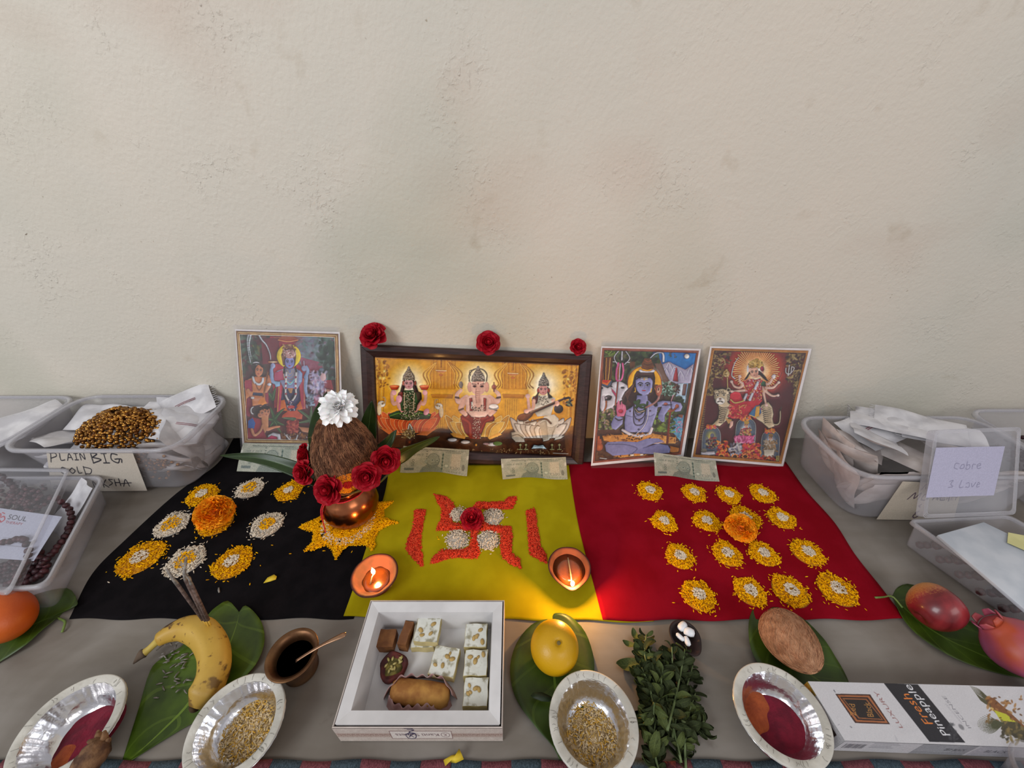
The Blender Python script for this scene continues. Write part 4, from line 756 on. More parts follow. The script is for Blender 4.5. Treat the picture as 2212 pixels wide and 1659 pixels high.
def mound(u, v, r, outer, inner, ri, z0, label, group, n=430, h=.004, ecc=1.0, name='rice_circle', seed=0):
    c = fl(u, v, z0); o = empty(name, c, label, 'rice pattern', group); rg = np.random.default_rng(int(u * 7 + v))
    ph = rg.uniform(0, 6.28, 3)
    def edge(a): return r * (1 + .06 * math.sin(3*a + ph[0]) + .05 * math.sin(5*a + ph[1]))
    def disc(r0, r1, n_, hh, scat=0):
        out = []
        n_ = int(n_ * 1.15)
        for _ in range(n_):
            a = rg.uniform(0, 6.283); k = math.sqrt(rg.uniform((r0/r)**2, (r1/r)**2)); rr = k * edge(a)
            out.append((c.x + rr * math.cos(a) * ecc, c.y + rr * math.sin(a), z0 + hh * max(0, 1 - k*k) + .0012))
        for _ in range(scat):
            a = rg.uniform(0, 6.283); rr = r * (1.0 + abs(rg.normal(0, .10))); out.append((c.x + rr * math.cos(a), c.y + rr * math.sin(a), z0 + .0008))
        return out
    cO = GY if outer == 'y' else GW; cI = GY if inner == 'y' else GW
    b = MB(); m_ = M_ricebed[outer]; b.lathe([(r*.93, 0), (r*.8, .0012), (r*.5, h*.75), (r*.1, h)], 28); b.build('rice_bed', m_, o)
    grains('outer_ring', disc(r*ri*.85, r*.94, n, h, 18), cO, o, seed=int(u)); grains('centre', [(p[0], p[1], p[2] + .0009) for p in disc(0, r*ri, int(n*.27), h)], cI, o, seed=int(v))
    return o
M_ricebed = {'y': mat('turmeric_rice_bed', 'c07a02', 'dc9a04', .8, 900, bump=1, bscale=900, bdist=.002), 'w': mat('white_rice_bed', 'a8a094', 'd0c8bc', .8, 900, bump=1, bscale=900, bdist=.002), 'r': mat('red_rice_bed', 'a8301c', 'c8402c', .8, 900, bump=1, bscale=900, bdist=.002)}
Z0, ZY, ZR = .0010, .0022, .0036
gl = 'rice circles on the black cloth'
for u, v, r, a, b, ri, lb in (
    (438, 1069, .0315, 'y', 'w', .36, 'yellow rice circle with a white centre behind the marigold on the black cloth'),
    (541, 1056, .0290, 'w', 'y', .50, 'white rice circle with a yellow centre in the back row on black cloth'),
    (625, 1062, .0300, 'y', 'w', .30, 'yellow rice circle with a white centre nearest the copper pot'),
    (372, 1134, .0310, 'w', 'y', .55, 'white rice circle with a yellow centre at the left edge of the middle row'),
    (467, 1130, .0330, 'y', 'y', .30, 'yellow rice circle under the orange marigold on the black cloth'),
    (578, 1134, .0315, 'w', 'y', .45, 'white rice circle with a yellow centre between the marigold and the rice star'),
    (305, 1206, .0390, 'y', 'w', .36, 'largest yellow rice circle at the left corner of the black cloth'),
    (402, 1212, .0335, 'w', 'y', .50, 'white rice circle with a yellow centre behind the tips of the incense sticks'),
    (503, 1215, .0345, 'y', 'w', .34, 'yellow rice circle with a white centre in front row right of the incense sticks')):
    mound(u, v, r, a, b, ri, Z0, lb, gl)
gr = 'yellow rice circles on the red cloth'
row = ['back', 'second', 'third', 'front']; col = ['leftmost', 'second from left', 'third from left', 'rightmost']
R4 = [[(1403.5, 1061.8, .027), (1499, 1066, .0255), (1573.6, 1070, .0250), (1646.7, 1067.7, .0262)],
      [(1434, 1128, .0255), (1526.5, 1127.4, .0270), (1609, 1120, .0300), (1687.6, 1120.8, .0265)],
      [(1467.7, 1202.6, .0265), (1570, 1197, .0275), (1648, 1196.6, .0270), (1743, 1193.7, .0290)],
      [(1508, 1286.4, .0285), (1620, 1278.4, .0270), (1706.4, 1277, .0300), (1807, 1273.6, .0310)]]
for i in range(4):
    for j in range(4):
        u, v, r = R4[i][j]
        lb = f'yellow rice circle with a white centre on red cloth, {row[i]} row, {col[j]}'
        if (i, j) == (1, 2): lb = 'yellow rice circle mostly hidden under the marigold on the red cloth'
        mound(u, v, r, 'y', 'w', .36, ZR, lb, gr, n=380)
def in_poly(x, y, pts):
    ins = False; n = len(pts)
    for i in range(n):
        xa, ya = pts[i]; xb, yb = pts[(i+1) % n]
        if (ya > y) != (yb > y) and x < (xb - xa) * (y - ya) / (yb - ya) + xa: ins = not ins
    return ins
def poly_rice(name, pix, cols, bed, parent, z, dens=1.25e5*3, h=.003, holes=(), seed=3, outset=1.0):
    W_ = [(fl(u, v, z).x, fl(u, v, z).y) for u, v in pix]; H_ = [(fl(u, v, z), r) for u, v, r in holes]
    xs = [p[0] for p in W_]; ys = [p[1] for p in W_]; rg = np.random.default_rng(seed); out = []
    A = abs(sum(W_[i][0]*W_[(i+1) % len(W_)][1] - W_[(i+1) % len(W_)][0]*W_[i][1] for i in range(len(W_)))) / 2
    n = int(A * dens); 
    def ed(x, y): return min(((x - (ax := W_[i][0]) - (t := max(0, min(1, ((x-ax)*(W_[(i+1) % len(W_)][0]-ax) + (y-W_[i][1])*(W_[(i+1) % len(W_)][1]-W_[i][1])) / ((W_[(i+1) % len(W_)][0]-ax)**2 + (W_[(i+1) % len(W_)][1]-W_[i][1])**2 + 1e-12)))) * (W_[(i+1) % len(W_)][0]-ax))**2 + (y - W_[i][1] - t*(W_[(i+1) % len(W_)][1]-W_[i][1]))**2)**.5 for i in range(len(W_)))
    while len(out) < n:
        x, y = rg.uniform(min(xs), max(xs)), rg.uniform(min(ys), max(ys))
        if not in_poly(x, y, W_) or any((Vector((x, y, z)) - hp).length < hr for hp, hr in H_): continue
        out.append((x, y, z + .001 + h * min(1, ed(x, y) / .007)))
    # bed: rasterised low heap
    st = .0028; g = MB(); idx = {}
    nx, ny = int((max(xs)-min(xs))/st)+2, int((max(ys)-min(ys))/st)+2
    for j in range(ny):
        for i in range(nx):
            x, y = min(xs)+i*st, min(ys)+j*st
            if in_poly(x, y, W_) and not any((Vector((x, y, z)) - hp).length < hr for hp, hr in H_):
                idx[(i, j)] = len(g.v); g.v.append(Vector((x, y, z + .0002 + h * .85 * min(1, ed(x, y) / .007)))); g.c.append((1, 1, 1))
    g.f = [(idx[(i, j)], idx[(i+1, j)], idx[(i+1, j+1)], idx[(i, j+1)]) for (i, j) in idx if (i+1, j) in idx and (i, j+1) in idx and (i+1, j+1) in idx]
    if g.f: g.build('rice_bed', bed, parent, world=True)
    return grains(name, out, cols, parent, seed=seed)
zc = lambda x, y: (720 + x / 3.5677, 1030 + y / 3.5677)
def zp(*a): return [zc(a[i], a[i+1]) for i in range(0, len(a), 2)]
sw = empty('rice_symbol', fl(1019, 1140, ZY), 'red rice swastika pattern with four white rice dots on the yellow cloth', 'rice pattern')
for k, pp in enumerate((
    zp(775,135, 870,155, 925,205, 940,250, 910,300, 915,355, 1000,365, 1070,380, 1060,425, 1000,415, 795,420, 800,385, 830,330, 835,245, 795,185),
    zp(1075,230, 1110,195, 1310,195, 1345,160, 1415,150, 1410,185, 1380,250, 1310,255, 1140,250, 1140,330, 1130,400, 1060,400, 1065,330),
    zp(1140,330, 1210,375, 1370,385, 1380,450, 1375,590, 1440,640, 1450,712, 1380,685, 1300,625, 1285,560, 1290,440, 1180,425, 1130,420),
    zp(1060,400, 1150,400, 1100,460, 1120,520, 1130,600, 1105,635, 930,625, 840,650, 785,670, 745,670, 770,620, 830,565, 1010,560, 1050,540, 1060,470))):
    poly_rice('red_rice_arm', pp, GR, M_ricebed['r'], sw, ZY, seed=20 + k)
for k, (x, y, r) in enumerate(((955, 290, .0165), (1235, 310, .0210), (955, 485, .0235), (1195, 490, .0225))):
    c = fl(*zc(x, y), ZY); rg = np.random.default_rng(k)
    pts = [(c.x + r * math.sqrt(q) * math.cos(a), c.y + r * math.sqrt(q) * math.sin(a), ZY + .001 + .0045 * (1 - q)) for q, a in zip(rg.uniform(0, 1, 200), rg.uniform(0, 6.28, 200))] + [(c.x + r * q * math.cos(a), c.y + r * q * math.sin(a), ZY + .0008) for q, a in zip(rg.uniform(1, 1.3, 16), rg.uniform(0, 6.28, 16))]
    b = MB().lathe([(r*.9, 0), (r*.6, .003), (r*.1, .0048)], 20, Matrix.Translation(c)); b.build('rice_bed', M_ricebed['w'], sw, world=True)
    grains('white_rice_dot', pts, GW, sw, seed=40 + k)
for k, (pp, lb) in enumerate(((zp(625,252, 710,255, 710,300, 695,350, 675,520, 690,600, 690,700, 640,665, 595,610, 555,550, 565,500, 605,420, 620,330), 'red rice bar left of the swastika pattern on the yellow cloth'),
    (zp(1485,265, 1548,238, 1565,300, 1575,400, 1600,540, 1640,600, 1650,672, 1590,650, 1510,600, 1500,440), 'red rice bar between the swastika pattern and the right oil lamp'))):
    o = empty('rice_bar', fl(*pp[0], ZY), lb, 'rice pattern', 'red rice bars beside the symbol'); poly_rice('red_rice', pp, GR, M_ricebed['r'], o, ZY, seed=30 + k)
# yellow rice star under the copper pot
st = empty('rice_star', fl(757, 1135, ZY), 'yellow rice star with a white ring of rice under the copper pot', 'rice pattern')
c0 = fl(757, 1135, 0); zq = lambda x, y: (600 + x / 4.147, 820 + y / 4.147)
sp_pts = [zq(*p) for p in ((1040,1090), (925,1100), (800,1130), (600,1120), (480,1180), (420,1165), (395,1225), (225,1300), (185,1330), (320,1375), (310,1450), (225,1550), (330,1530), (440,1490), (500,1560), (520,1618), (590,1530), (640,1490), (780,1490), (850,1540), (880,1500), (870,1440), (900,1360), (1000,1310), (1090,1285), (960,1240), (950,1180))]
poly_rice('yellow_rice', sp_pts, GY, M_ricebed['y'], st, ZY, h=.004, holes=[(*zq(395,1285), .004), (*zq(410,1400), .004), (*zq(560,1460), .004)], seed=50)
rg = np.random.default_rng(3); cw = fl(*zq(640, 1290), ZY)
grains('white_rice_ring', [(cw.x + q*math.cos(a), cw.y + q*math.sin(a), ZY + .0052) for q, a in zip(rg.uniform(.036, .051, 620), rg.uniform(0, 6.283, 620))], GW, st, seed=51)
# loose grains
lo = [(540,1132),(468,1158),(470,1240),(588,1178),(563,1222),(270,1253),(235,1258),(627,1196),(668,1147),(540,1262),(760,1192),(330,1165),(1366,1048),(1371,1065),(1395,1126),(1494,1136),(1573,1226),(1532,1156),(1455,1302),(1742,1246),(1640,1104),(1780,1302),(1790,1304),(945,1160),(948,1165),(1060,1185),(700,1190)]
for nm, lo_, hi_, z_, cl_ in (('black', 0, 790, Z0, GY + GW[:1]), ('yellow', 790, 1300, ZY, GY), ('red', 1300, 3000, ZR, GY)):
    q_ = [tuple(fl(u, v, z_ + .001)) for u, v in lo if lo_ <= u < hi_]
    o = grains('loose_rice_grains', q_, cl_, None, seed=60); tag(o, 'loose rice grains scattered on the ' + nm + ' cloth', 'rice', kind='stuff')
# ---------------------------------------------------------------- flowers
M_rose = mat('rose_petal', '8c0414', 'a80a20', .6, 60, sheen=.0, spec=.25, attr=True, bump=.15, bscale=120); M_sepal = mat('sepal', '3a4a22', '56662e', .6)
def petal_mesh(w, h, cup, curl, seed):
    rg = random.Random(seed); g = MB(); ph = rg.uniform(0, 6)
    def fn(a, b):
        x = (a - .5) * 2; wd = w * math.sin(min(1, b * .95 + .12) * math.pi * .62) ** .7
        return Vector((x * wd * .5, h * b * (1 - .12 * x * x) + 0, cup * (b ** 2) * .0 + cup * x * x * w * .55 * (.4 + b) + curl * max(0, b - .62) ** 1.5 * h - .04*w*math.sin(ph + x * 5) * b))
    g.grid(fn, 8, 7); return mesh('petal', g.v, g.f, M_rose, True, np.array([(1, 1, 1)] * len(g.v)) * rg.uniform(.8, 1.1))
PET = [petal_mesh(.020, .016, .5, -.9, k) for k in range(3)] + [petal_mesh(.016, .015, .6, -.5, k + 5) for k in range(3)] + [petal_mesh(.009, .013, .9, .0, 9)]
def rose(loc, normal, s, label, group, z=0):
    o = empty('rose', loc, label, 'flower', group); q = Vector(normal).normalized().to_track_quat('Z', 'Y')
    o.rotation_mode = 'QUATERNION'; o.rotation_quaternion = q @ Quaternion((0, 0, 1), z); o.scale = (s, s, s); rg = random.Random(int(loc[0] * 9999))
    for ring, (n, rad, lean, k0, zz, sc) in enumerate(((6, .0045, 1.12, 0, -.001, 1.05), (6, .0042, .85, 0, .0005, 1.0), (5, .0036, .58, 0, .0012, .95), (5, .0027, .38, 3, .0022, .92), (4, .0018, .2, 3, .0032, .85))):
        for k in range(n):
            a = 6.283 * (k + ring * .37) / n + rg.uniform(-.15, .15)
            p = link('petal', PET[k0 + k % 3 if k0 < 6 else 6], o); le = lean + rg.uniform(-.12, .12)
            # petal grows along local +Y; tilt up by (90deg - lean) and turn around the axis
            M = Matrix.Rotation(a, 4, 'Z') @ Matrix.Translation((0, rad, zz)) @ Matrix.Rotation(math.pi/2 - le, 4, 'X') @ Matrix.Scale(sc, 4)
            p.matrix_local = M
    MB().lathe([(.0005, -.006), (.004, -.005), (.006, -.001), (.003, .001)], 12).build('sepal', M_sepal, o)
    MB().lathe([(.004, .001), (.0042, .006), (.0034, .011), (.0016, .0145), (.0003, .0155)], 14, fn=lambda p, a: Vector((p.x * (1 + .16 * math.sin(2*a + p.z * 500)), p.y * (1 + .16 * math.sin(2*a + p.z * 500)), p.z))).build('bud', M_rose, o, cols=True)
    return o
view = lambda p: (Vector((0, 0, CAMH)) - Vector(p)).normalized()
gfr = 'red roses along the top of the frame'
for (u, v, s, zt, lb, nn) in ((809, 727, 1.42, .3, 'red rose on the left corner of the dark frame, viewed from its side', (-.2, -.8, .9)), (1055, 741, 1.25, 1, 'red rose on the middle of the frame top edge', (.1, -1, .75)), (1248, 750, .88, 2, 'smallest red rose on the right corner of the dark frame', (0, -1, .7))):
    p = ry(u, v, YW - .017); rose(p, nn, s, lb, gfr, zt)
gk = 'red roses around the coconut'
def at_d(u, v, t): return Vector((0, 0, CAMH)) + Vector(ray(u, v)) * t
POT = fl(762, 1120, 0); POT = Vector((fl(763, 1103, .02).x, fl(763, 1103, .02).y, .006))
print('POT', POT)
def nearpot(u, v, z): return fl(u, v, z)
for (u, v, y, s, zt, lb, nn) in ((665, 982, .50, 1.05, 0, 'red rose left of the coconut, upper one touching the banknote', (-.9, -.6, .5)), (662, 1019, .474, 1.1, 1, 'dark red rose lying over the long mango leaf, left of the coconut', (-.5, -1, .6)),
    (714, 1056, .440, 1.28, 2, 'red rose at the front left rim of the copper pot, with red thread below', (-.2, -1, .8)), (793, 1028, .446, 1.18, 3, 'red rose at the front right rim of the copper pot', (.25, -1, .7)), (833, 991, .475, 1.25, 4, 'red rose right of the coconut beside the mango leaf', (.4, -1, .45))):
    rose(ry(u, v, y), nn, s, lb, gk, zt)
rose(fl(1020, 1122, .014), (0, -.35, 1), 1.12, 'single red rose at the centre of the red rice swastika pattern', None, .5)
# marigolds
M_mari = mat('marigold_petal', 'ff9a10', 'ffb226', .6, 80, attr=True, spec=.1, sss=.4)
def marigold(loc, R, label, seed, flat=1.0):
    o = empty('marigold', loc, label, 'flower', 'orange marigolds on the rice circles'); rg = random.Random(seed); g = MB(); h = MB()
    for k in range(340):
        t = (k + .5) / 340; ph = math.acos(1 - t * 1.25); a = k * 2.39996
        d = Vector((math.sin(ph)*math.cos(a), math.sin(ph)*math.sin(a), math.cos(ph) * flat)); r = R * rg.uniform(.86, 1.04)
        q = d.to_track_quat('Y', 'Z') @ Quaternion((0, 1, 0), rg.uniform(-.6, .6)); w_, l_ = R * .24, R * .48; rf = rg.uniform(0, 6)
        vs = [q @ Vector((x * w_ * (.35 + .65 * y), (y - 1) * l_, w_ * .35 * math.sin(rf + x * 7) * y + w_ * .5 * (1-y)*x*x)) + d * r for y in (0, .5, 1) for x in (-1, -.5, 0, .5, 1)]
        fs = [(j*5+i, j*5+i+1, (j+1)*5+i+1, (j+1)*5+i) for j in (0, 1) for i in range(4)]
        c = rg.uniform(.9, 1.1); (h if t > .14 else g).add([v + Vector((0, 0, R * .80)) for v in vs], fs, (c, c * rg.uniform(.85, 1.0), c))
    h.build('outer_petals', M_mari, o, cols=True)['kind'] = 'stuff'; g.build('centre_petals', M_mari, o, cols=True)['kind'] = 'stuff'
    MB().lathe([(R*.2, 0), (R*.62, R*.25), (R*.82, R*.75), (R*.62, R*1.3), (.0005, R*1.6)], 18).build('flower_base', mat('marigold_base', 'ff9010'), o)
    return o
q_ = fl(466, 1112, .028); marigold((q_.x, q_.y, .004), .0335, 'large round orange marigold on the black cloth', 1)
q_ = fl(1598, 1144, .024); marigold((q_.x, q_.y, .006), .0265, 'orange marigold on the red cloth among the yellow rice circles', 2)
# ---------------------------------------------------------------- leaves
def leaf_mat(name, c1, c2, vein='8aa060', rough=.38, nv=11):
    m, N, L, B = new_mat(name); at = N.new('ShaderNodeAttribute'); at.attribute_name = 'LeafUV'
    sx = N.new('ShaderNodeSeparateXYZ'); L.new(at.outputs['Vector'], sx.inputs[0])
    def M_(op, a, b=None):
        q = N.new('ShaderNodeMath'); q.operation = op
        for i, z in enumerate((a, b)):
            if z is None: continue
            if isinstance(z, (int, float)): q.inputs[i].default_value = z
            else: L.new(z, q.inputs[i])
        return q.outputs[0]
    ax = M_('ABSOLUTE', M_('SUBTRACT', sx.outputs[0], .5))
    mid = M_('LESS_THAN', ax, .014)
    s = M_('FRACT', M_('MULTIPLY', M_('SUBTRACT', sx.outputs[1], M_('MULTIPLY', ax, .55)), nv)); side = M_('LESS_THAN', M_('ABSOLUTE', M_('SUBTRACT', s, .5)), .05)
    nz = N.new('ShaderNodeTexNoise'); nz.inputs['Scale'].default_value = 3; nz.inputs['Detail'].default_value = 4; tc = N.new('ShaderNodeTexCoord')
    mp = N.new('ShaderNodeMapping'); mp.inputs['Scale'].default_value = (9, 9, 9); L.new(tc.outputs['Object'], mp.inputs[0]); L.new(mp.outputs[0], nz.inputs[0])
    r = N.new('ShaderNodeValToRGB'); r.color_ramp.elements[0].position = .35; r.color_ramp.elements[1].position = .65
    r.color_ramp.elements[0].color = (*lin(c1), 1); r.color_ramp.elements[1].color = (*lin(c2), 1); L.new(nz.outputs['Fac'], r.inputs[0])
    f = M_('MAXIMUM', mid, M_('MULTIPLY', side, .3)); x = N.new('ShaderNodeMix'); x.data_type = 'RGBA'; L.new(f, x.inputs[0]); L.new(r.outputs[0], x.inputs[6]); x.inputs[7].default_value = (*lin(vein), 1)
    L.new(x.outputs[2], B.inputs['Base Color']); B.inputs['Roughness'].default_value = rough; B.inputs['Specular IOR Level'].default_value = .35
    b = N.new('ShaderNodeBump'); b.inputs['Strength'].default_value = .5; b.inputs['Distance'].default_value = .001; b.invert = True
    L.new(M_('MAXIMUM', mid, side), b.inputs['Height']); L.new(b.outputs[0], B.inputs['Normal']); return m
M_betel = leaf_mat('betel_leaf', '26350a', '384e0f', '4e641e', .42, 5); M_betelb = leaf_mat('betel_leaf_bright', '2f430c', '4a6214', '688228', .36, 5); M_mango = leaf_mat('mango_leaf', '1a2a10', '283a14', '4c6436', .34, 18)
def leaf(name, left, mid, right, m, label=None, cat='leaf', group=None, z=.001, cup=.006, parent=None, n=26, zf=None, stem=None, mirror_z=None):
    """outline given as matching photo points left / midrib / right, base first, laid near the floor (z)"""
    zf = zf or (lambda t, s: z + cup * (s * s) * math.sin(math.pi * min(1, t * 1.05)) + .0015 * math.sin(t * 14) * s)
    Ls, Ms, Rs = spline([(a, b, 0) for a, b in left], n), spline([(a, b, 0) for a, b in mid], n), spline([(a, b, 0) for a, b in right], n)
    g = MB()
    def fn(a, b):
        j = int(round(b * n)); s = (a - .5) * 2; e = Ls[j] if s < 0 else Rs[j]; p = Ms[j].lerp(e, abs(s))
        return fl(p.x, p.y, zf(b, s))
    g.grid(fn, 12, n); c = fn(.5, .5); g.v = [v - c for v in g.v]
    if parent is None: o = empty(name, c, label, cat, group)
    else: o = parent
    ob = g.build('leaf_blade', m, o, solid=.0005, uv=True, loc=(0, 0, 0) if parent is None else None)
    if parent is not None: ob.location = c; ob.matrix_parent_inverse = parent_inv(parent)
    if stem:
        pts = [fl(u, v, zz) - c for u, v, zz in stem]; t = MB().tube(spline(pts, 10), [.0016] * 11, 8).build('stem', M_stem, o)
        if parent is not None: t.location = c; t.matrix_parent_inverse = parent_inv(parent)
    return o
M_stem = mat('leaf_stem', '5c7434', '7a8c48', .5)
leaf('betel_leaf', [(517, 1322), (493, 1298), (466, 1312), (448, 1330), (400, 1390), (345, 1425), (322, 1455), (300, 1530), (278, 1600), (260, 1658)], [(517, 1322), (513, 1345), (503, 1375), (488, 1410), (462, 1450), (430, 1490), (396, 1535), (355, 1575), (315, 1612), (260, 1658)], [(517, 1322), (530, 1308), (552, 1325), (568, 1352), (571, 1390), (556, 1430), (530, 1462), (470, 1530), (385, 1580), (260, 1658)],
     M_betelb, 'large bright heart-shaped betel leaf under the banana', group='betel leaves under the fruit')
leaf('betel_leaf', [(1193, 1335), (1184, 1337), (1150, 1348), (1118, 1385), (1103, 1430), (1104, 1475), (1120, 1520), (1160, 1575), (1195, 1615), (1216, 1661)], [(1193, 1335), (1192, 1350), (1193, 1380), (1194, 1420), (1197, 1460), (1201, 1500), (1206, 1540), (1212, 1580), (1216, 1620), (1216, 1661)], [(1193, 1335), (1200, 1324), (1230, 1330), (1262, 1362), (1279, 1405), (1284, 1445), (1276, 1500), (1255, 1555), (1232, 1605), (1216, 1661)],
     M_betel, 'dark green betel leaf under the yellow orange', group='betel leaves under the fruit')
leaf('betel_leaf', [(1650, 1330), (1637, 1304), (1620, 1330), (1617, 1370), (1625, 1410), (1650, 1450), (1690, 1480), (1740, 1500), (1790, 1500), (1840, 1495)], [(1650, 1330), (1655, 1340), (1665, 1360), (1680, 1385), (1700, 1410), (1722, 1434), (1748, 1456), (1775, 1474), (1805, 1488), (1840, 1495)], [(1650, 1330), (1668, 1312), (1700, 1318), (1740, 1340), (1775, 1375), (1790, 1395), (1805, 1420), (1820, 1445), (1832, 1470), (1840, 1495)],
     M_betel, 'dark green betel leaf under the brown hairy coconut', group='betel leaves under the fruit')
leaf('betel_leaf', [(1928, 1287), (1940, 1268), (1970, 1262), (2020, 1290), (2080, 1330), (2130, 1370), (2165, 1395), (2190, 1415), (2215, 1440), (2240, 1470)], [(1928, 1287), (1938, 1298), (1958, 1318), (1985, 1342), (2020, 1366), (2060, 1388), (2105, 1408), (2150, 1428), (2195, 1448), (2240, 1470)], [(1928, 1287), (1935, 1305), (1950, 1335), (1970, 1360), (2000, 1385), (2040, 1410), (2085, 1432), (2130, 1447), (2180, 1460), (2240, 1470)],
     M_betel, 'long dark green leaf under the red apple, stalk pointing left', group='betel leaves under the fruit', stem=[(1890, 1291, .004), (1910, 1290, .003), (1928, 1289, .0015), (1950, 1313, .002)])
leaf('betel_leaf', [(125, 1335), (140, 1320), (160, 1312), (168, 1300), (150, 1272), (110, 1275), (60, 1290), (10, 1310), (-40, 1340), (-110, 1420)], [(125, 1335), (112, 1335), (98, 1338), (82, 1345), (62, 1354), (38, 1366), (8, 1382), (-30, 1402), (-70, 1425), (-110, 1440)], [(125, 1335), (118, 1340), (108, 1348), (95, 1358), (80, 1372), (60, 1390), (35, 1408), (0, 1430), (-40, 1450), (-110, 1445)],
     M_betel, 'dark green leaf under the orange fruit at the left edge', group='betel leaves under the fruit', stem=[(125, 1335, .001), (140, 1342, .003), (138, 1355, .004), (134, 1366, .002)])
# ---------------------------------------------------------------- kalash
M_cop = mat('copper', '8a4a30', 'a86844', .22, 30, metal=1, bump=.15, bscale=60, mix=(.3, .7), detail=6)
kal = empty('copper_pot', POT, 'round copper pot with red thread holding the coconut on the rice star', 'pot')
prof = [(.020, 0), (.036, .004), (.049, .020), (.0530, .038), (.0505, .056), (.0435, .070), (.036, .077), (.0345, .084), (.041, .094), (.042, .097), (.039, .097), (.033, .086)]
MB().lathe(prof, 48).build('pot_body', M_cop, kal)
M_thread = mat('red_thread', 'a00f20', 'c01a2c', .8, 300)
t = MB(); t.tube([Vector((.0365*math.cos(a), .0365*math.sin(a), .0800 + .0006*math.sin(5*a))) for a in [k*.2618 for k in range(25)]], .0013, 6)
pp = [Vector((-.026, -.0265, .0800)), Vector((-.034, -.037, .066)), Vector((-.038, -.0395, .046)), Vector((-.039, -.0405, .024)), Vector((-.041, -.042, .002))]; t.tube(spline(pp, 14), .0011, 6); t.tube([q + Vector((.003, -.0008, 0)) for q in spline(pp, 14)][:9], .001, 6)
t.build('thread', M_thread, kal)
# coconut with husk fibres
cb = Vector((POT.x + .017, POT.y + .003, .090)); HC = .172
coc = empty('husked_coconut', cb, 'brown fibrous coconut standing in the copper pot', 'coconut')
cpf = [(.0008, 0), (.024, .005), (.043, .022), (.0530, .042), (.0555, .064), (.0520, .092), (.0430, .120), (.0300, .147), (.0160, .163), (.0008, .173)]
def crad(z):
    for (r0, z0), (r1, z1) in zip(cpf, cpf[1:]):
        if z0 <= z <= z1: return r0 + (r1 - r0) * (z - z0) / (z1 - z0)
    return .001
MB().lathe(cpf, 36, fn=lambda p, a: Vector((p.x * (1 + .03*math.sin(3*a)), p.y * (1 + .03*math.sin(3*a)), p.z))).build('shell', mat('husk_ground', '3e2418', '5a3624', .95, 60, bump=1, bscale=260, stretch=(1, 1, .2)), coc)
M_fib = mat('husk_fibre', 'a87858', '704a34', .85, 90, attr=True); g = MB(); rg = random.Random(4)
for k in range(1500):
    a = rg.uniform(0, 6.283); z = HC * rg.uniform(.35, 1.0) ** .8 - .002; L_ = rg.uniform(.03, .08); tw = rg.gauss(0, .25); pts = []; off = rg.uniform(.0002, .0022)
    for i in range(6):
        zz = min(HC, max(.004, z - L_ * i / 5)); aa = a + tw * i / 5 + .08 * math.sin(i + k); r = crad(zz) * (1 + .03*math.sin(3*aa)) + off + .0012 * math.sin(i * 1.3 + k) * (i / 5)
        pts.append((r*math.cos(aa), r*math.sin(aa), zz))
    c = rg.uniform(.55, 1.25); g.tube(pts, [.00034, .00034, .0003, .0003, .00025, .0001], 3, (c, c * rg.uniform(.9, 1), c * .9), cap=False)
for k in range(60):
    a = rg.uniform(0, 6.283); p0 = Vector((crad(.09)*math.cos(a), crad(.09)*math.sin(a), rg.uniform(.04, .11))); d = Vector((math.cos(a)*.01, math.sin(a)*.01, rg.uniform(-.01, .004))); g.tube([p0, p0 + d*.6, p0 + d*1.3 + Vector((0, 0, -.004))], .0002, 3, (1, .9, .8), cap=False)
g.build('husk_fibres', M_fib, coc, cols=True)['kind'] = 'stuff'
def powder(name, col, c, r, n, seed, cfun):
    g = MB(); rg = random.Random(seed)
    for k in range(n):
        a, q = rg.uniform(0, 6.28), math.sqrt(rg.random()) * r; p = cfun(q * math.cos(a), q * math.sin(a)); s = rg.uniform(.0006, .0018)
        vs = [p + Vector((s*x, s*y, s*z)) for x, y, z in ((1,0,0),(-1,0,0),(0,1,0),(0,-1,0),(0,0,1),(0,0,-1))]; g.add(vs, [(0,2,4),(2,1,4),(1,3,4),(3,0,4),(2,0,5),(1,2,5),(3,1,5),(0,3,5)])
    ob = g.build(name, col, c); ob['kind'] = 'stuff'; return ob
def onco(x, z): 
    zz = .058 + z * 1.25; r = crad(zz) + .0025; aa = -math.pi/2 + .36 + x / .045; return Vector((r*math.cos(aa), r*math.sin(aa), zz))
M_turm = mat('turmeric_powder', 'd87808', 'ec9a10', .9); M_kum = mat('kumkum_powder', '9a0c14', 'b8141c', .9)
powder('turmeric_mark', M_turm, coc, .019, 1500, 1, onco); powder('kumkum_mark', M_kum, coc, .0065, 240, 2, lambda x, z: onco(x + .001, z + .001) + Vector((0, -.0012, 0)))
# mango leaves standing in the pot mouth
def leaf3(pts, wid, m, label, group, side=None, fold=.25, n=22):
    S_ = spline(pts, n); base = S_[0].copy(); o = empty('mango_leaf', base, label, 'leaf', group); g = MB()
    sd = Vector(side).normalized() if side else None
    def fn(a, b):
        j = int(round(b * n)); T_ = (S_[min(j+1, n)] - S_[max(j-1, 0)]).normalized(); s = (a - .5) * 2
        sv = sd - T_ * sd.dot(T_); sv.normalize(); nn = sv.cross(T_)
        w_ = wid * (math.sin(math.pi * min(1, (b * .97 + .03)) ** .85)) ** .75 * .5
        return S_[j] - base + sv * (s * w_) + nn * (abs(s) ** 1.3 * w_ * fold + .0012 * math.sin(b * 13 + s * 2) * abs(s))
    g.grid(fn, 12, n); g.build('leaf_blade', m, o, solid=.0005, uv=True); return o
K = Vector((POT.x, POT.y, 0)); gm = 'mango leaves around the coconut'
leaf3([K + Vector((-.022, -.005, .097)), ry(690, 1040, .478), ry(640, 1014, .483), ry(560, 990, .495), ry(474, 984, .51)], .026, M_mango, 'longest mango leaf reaching left over the black cloth', gm, (0, .75, .65))
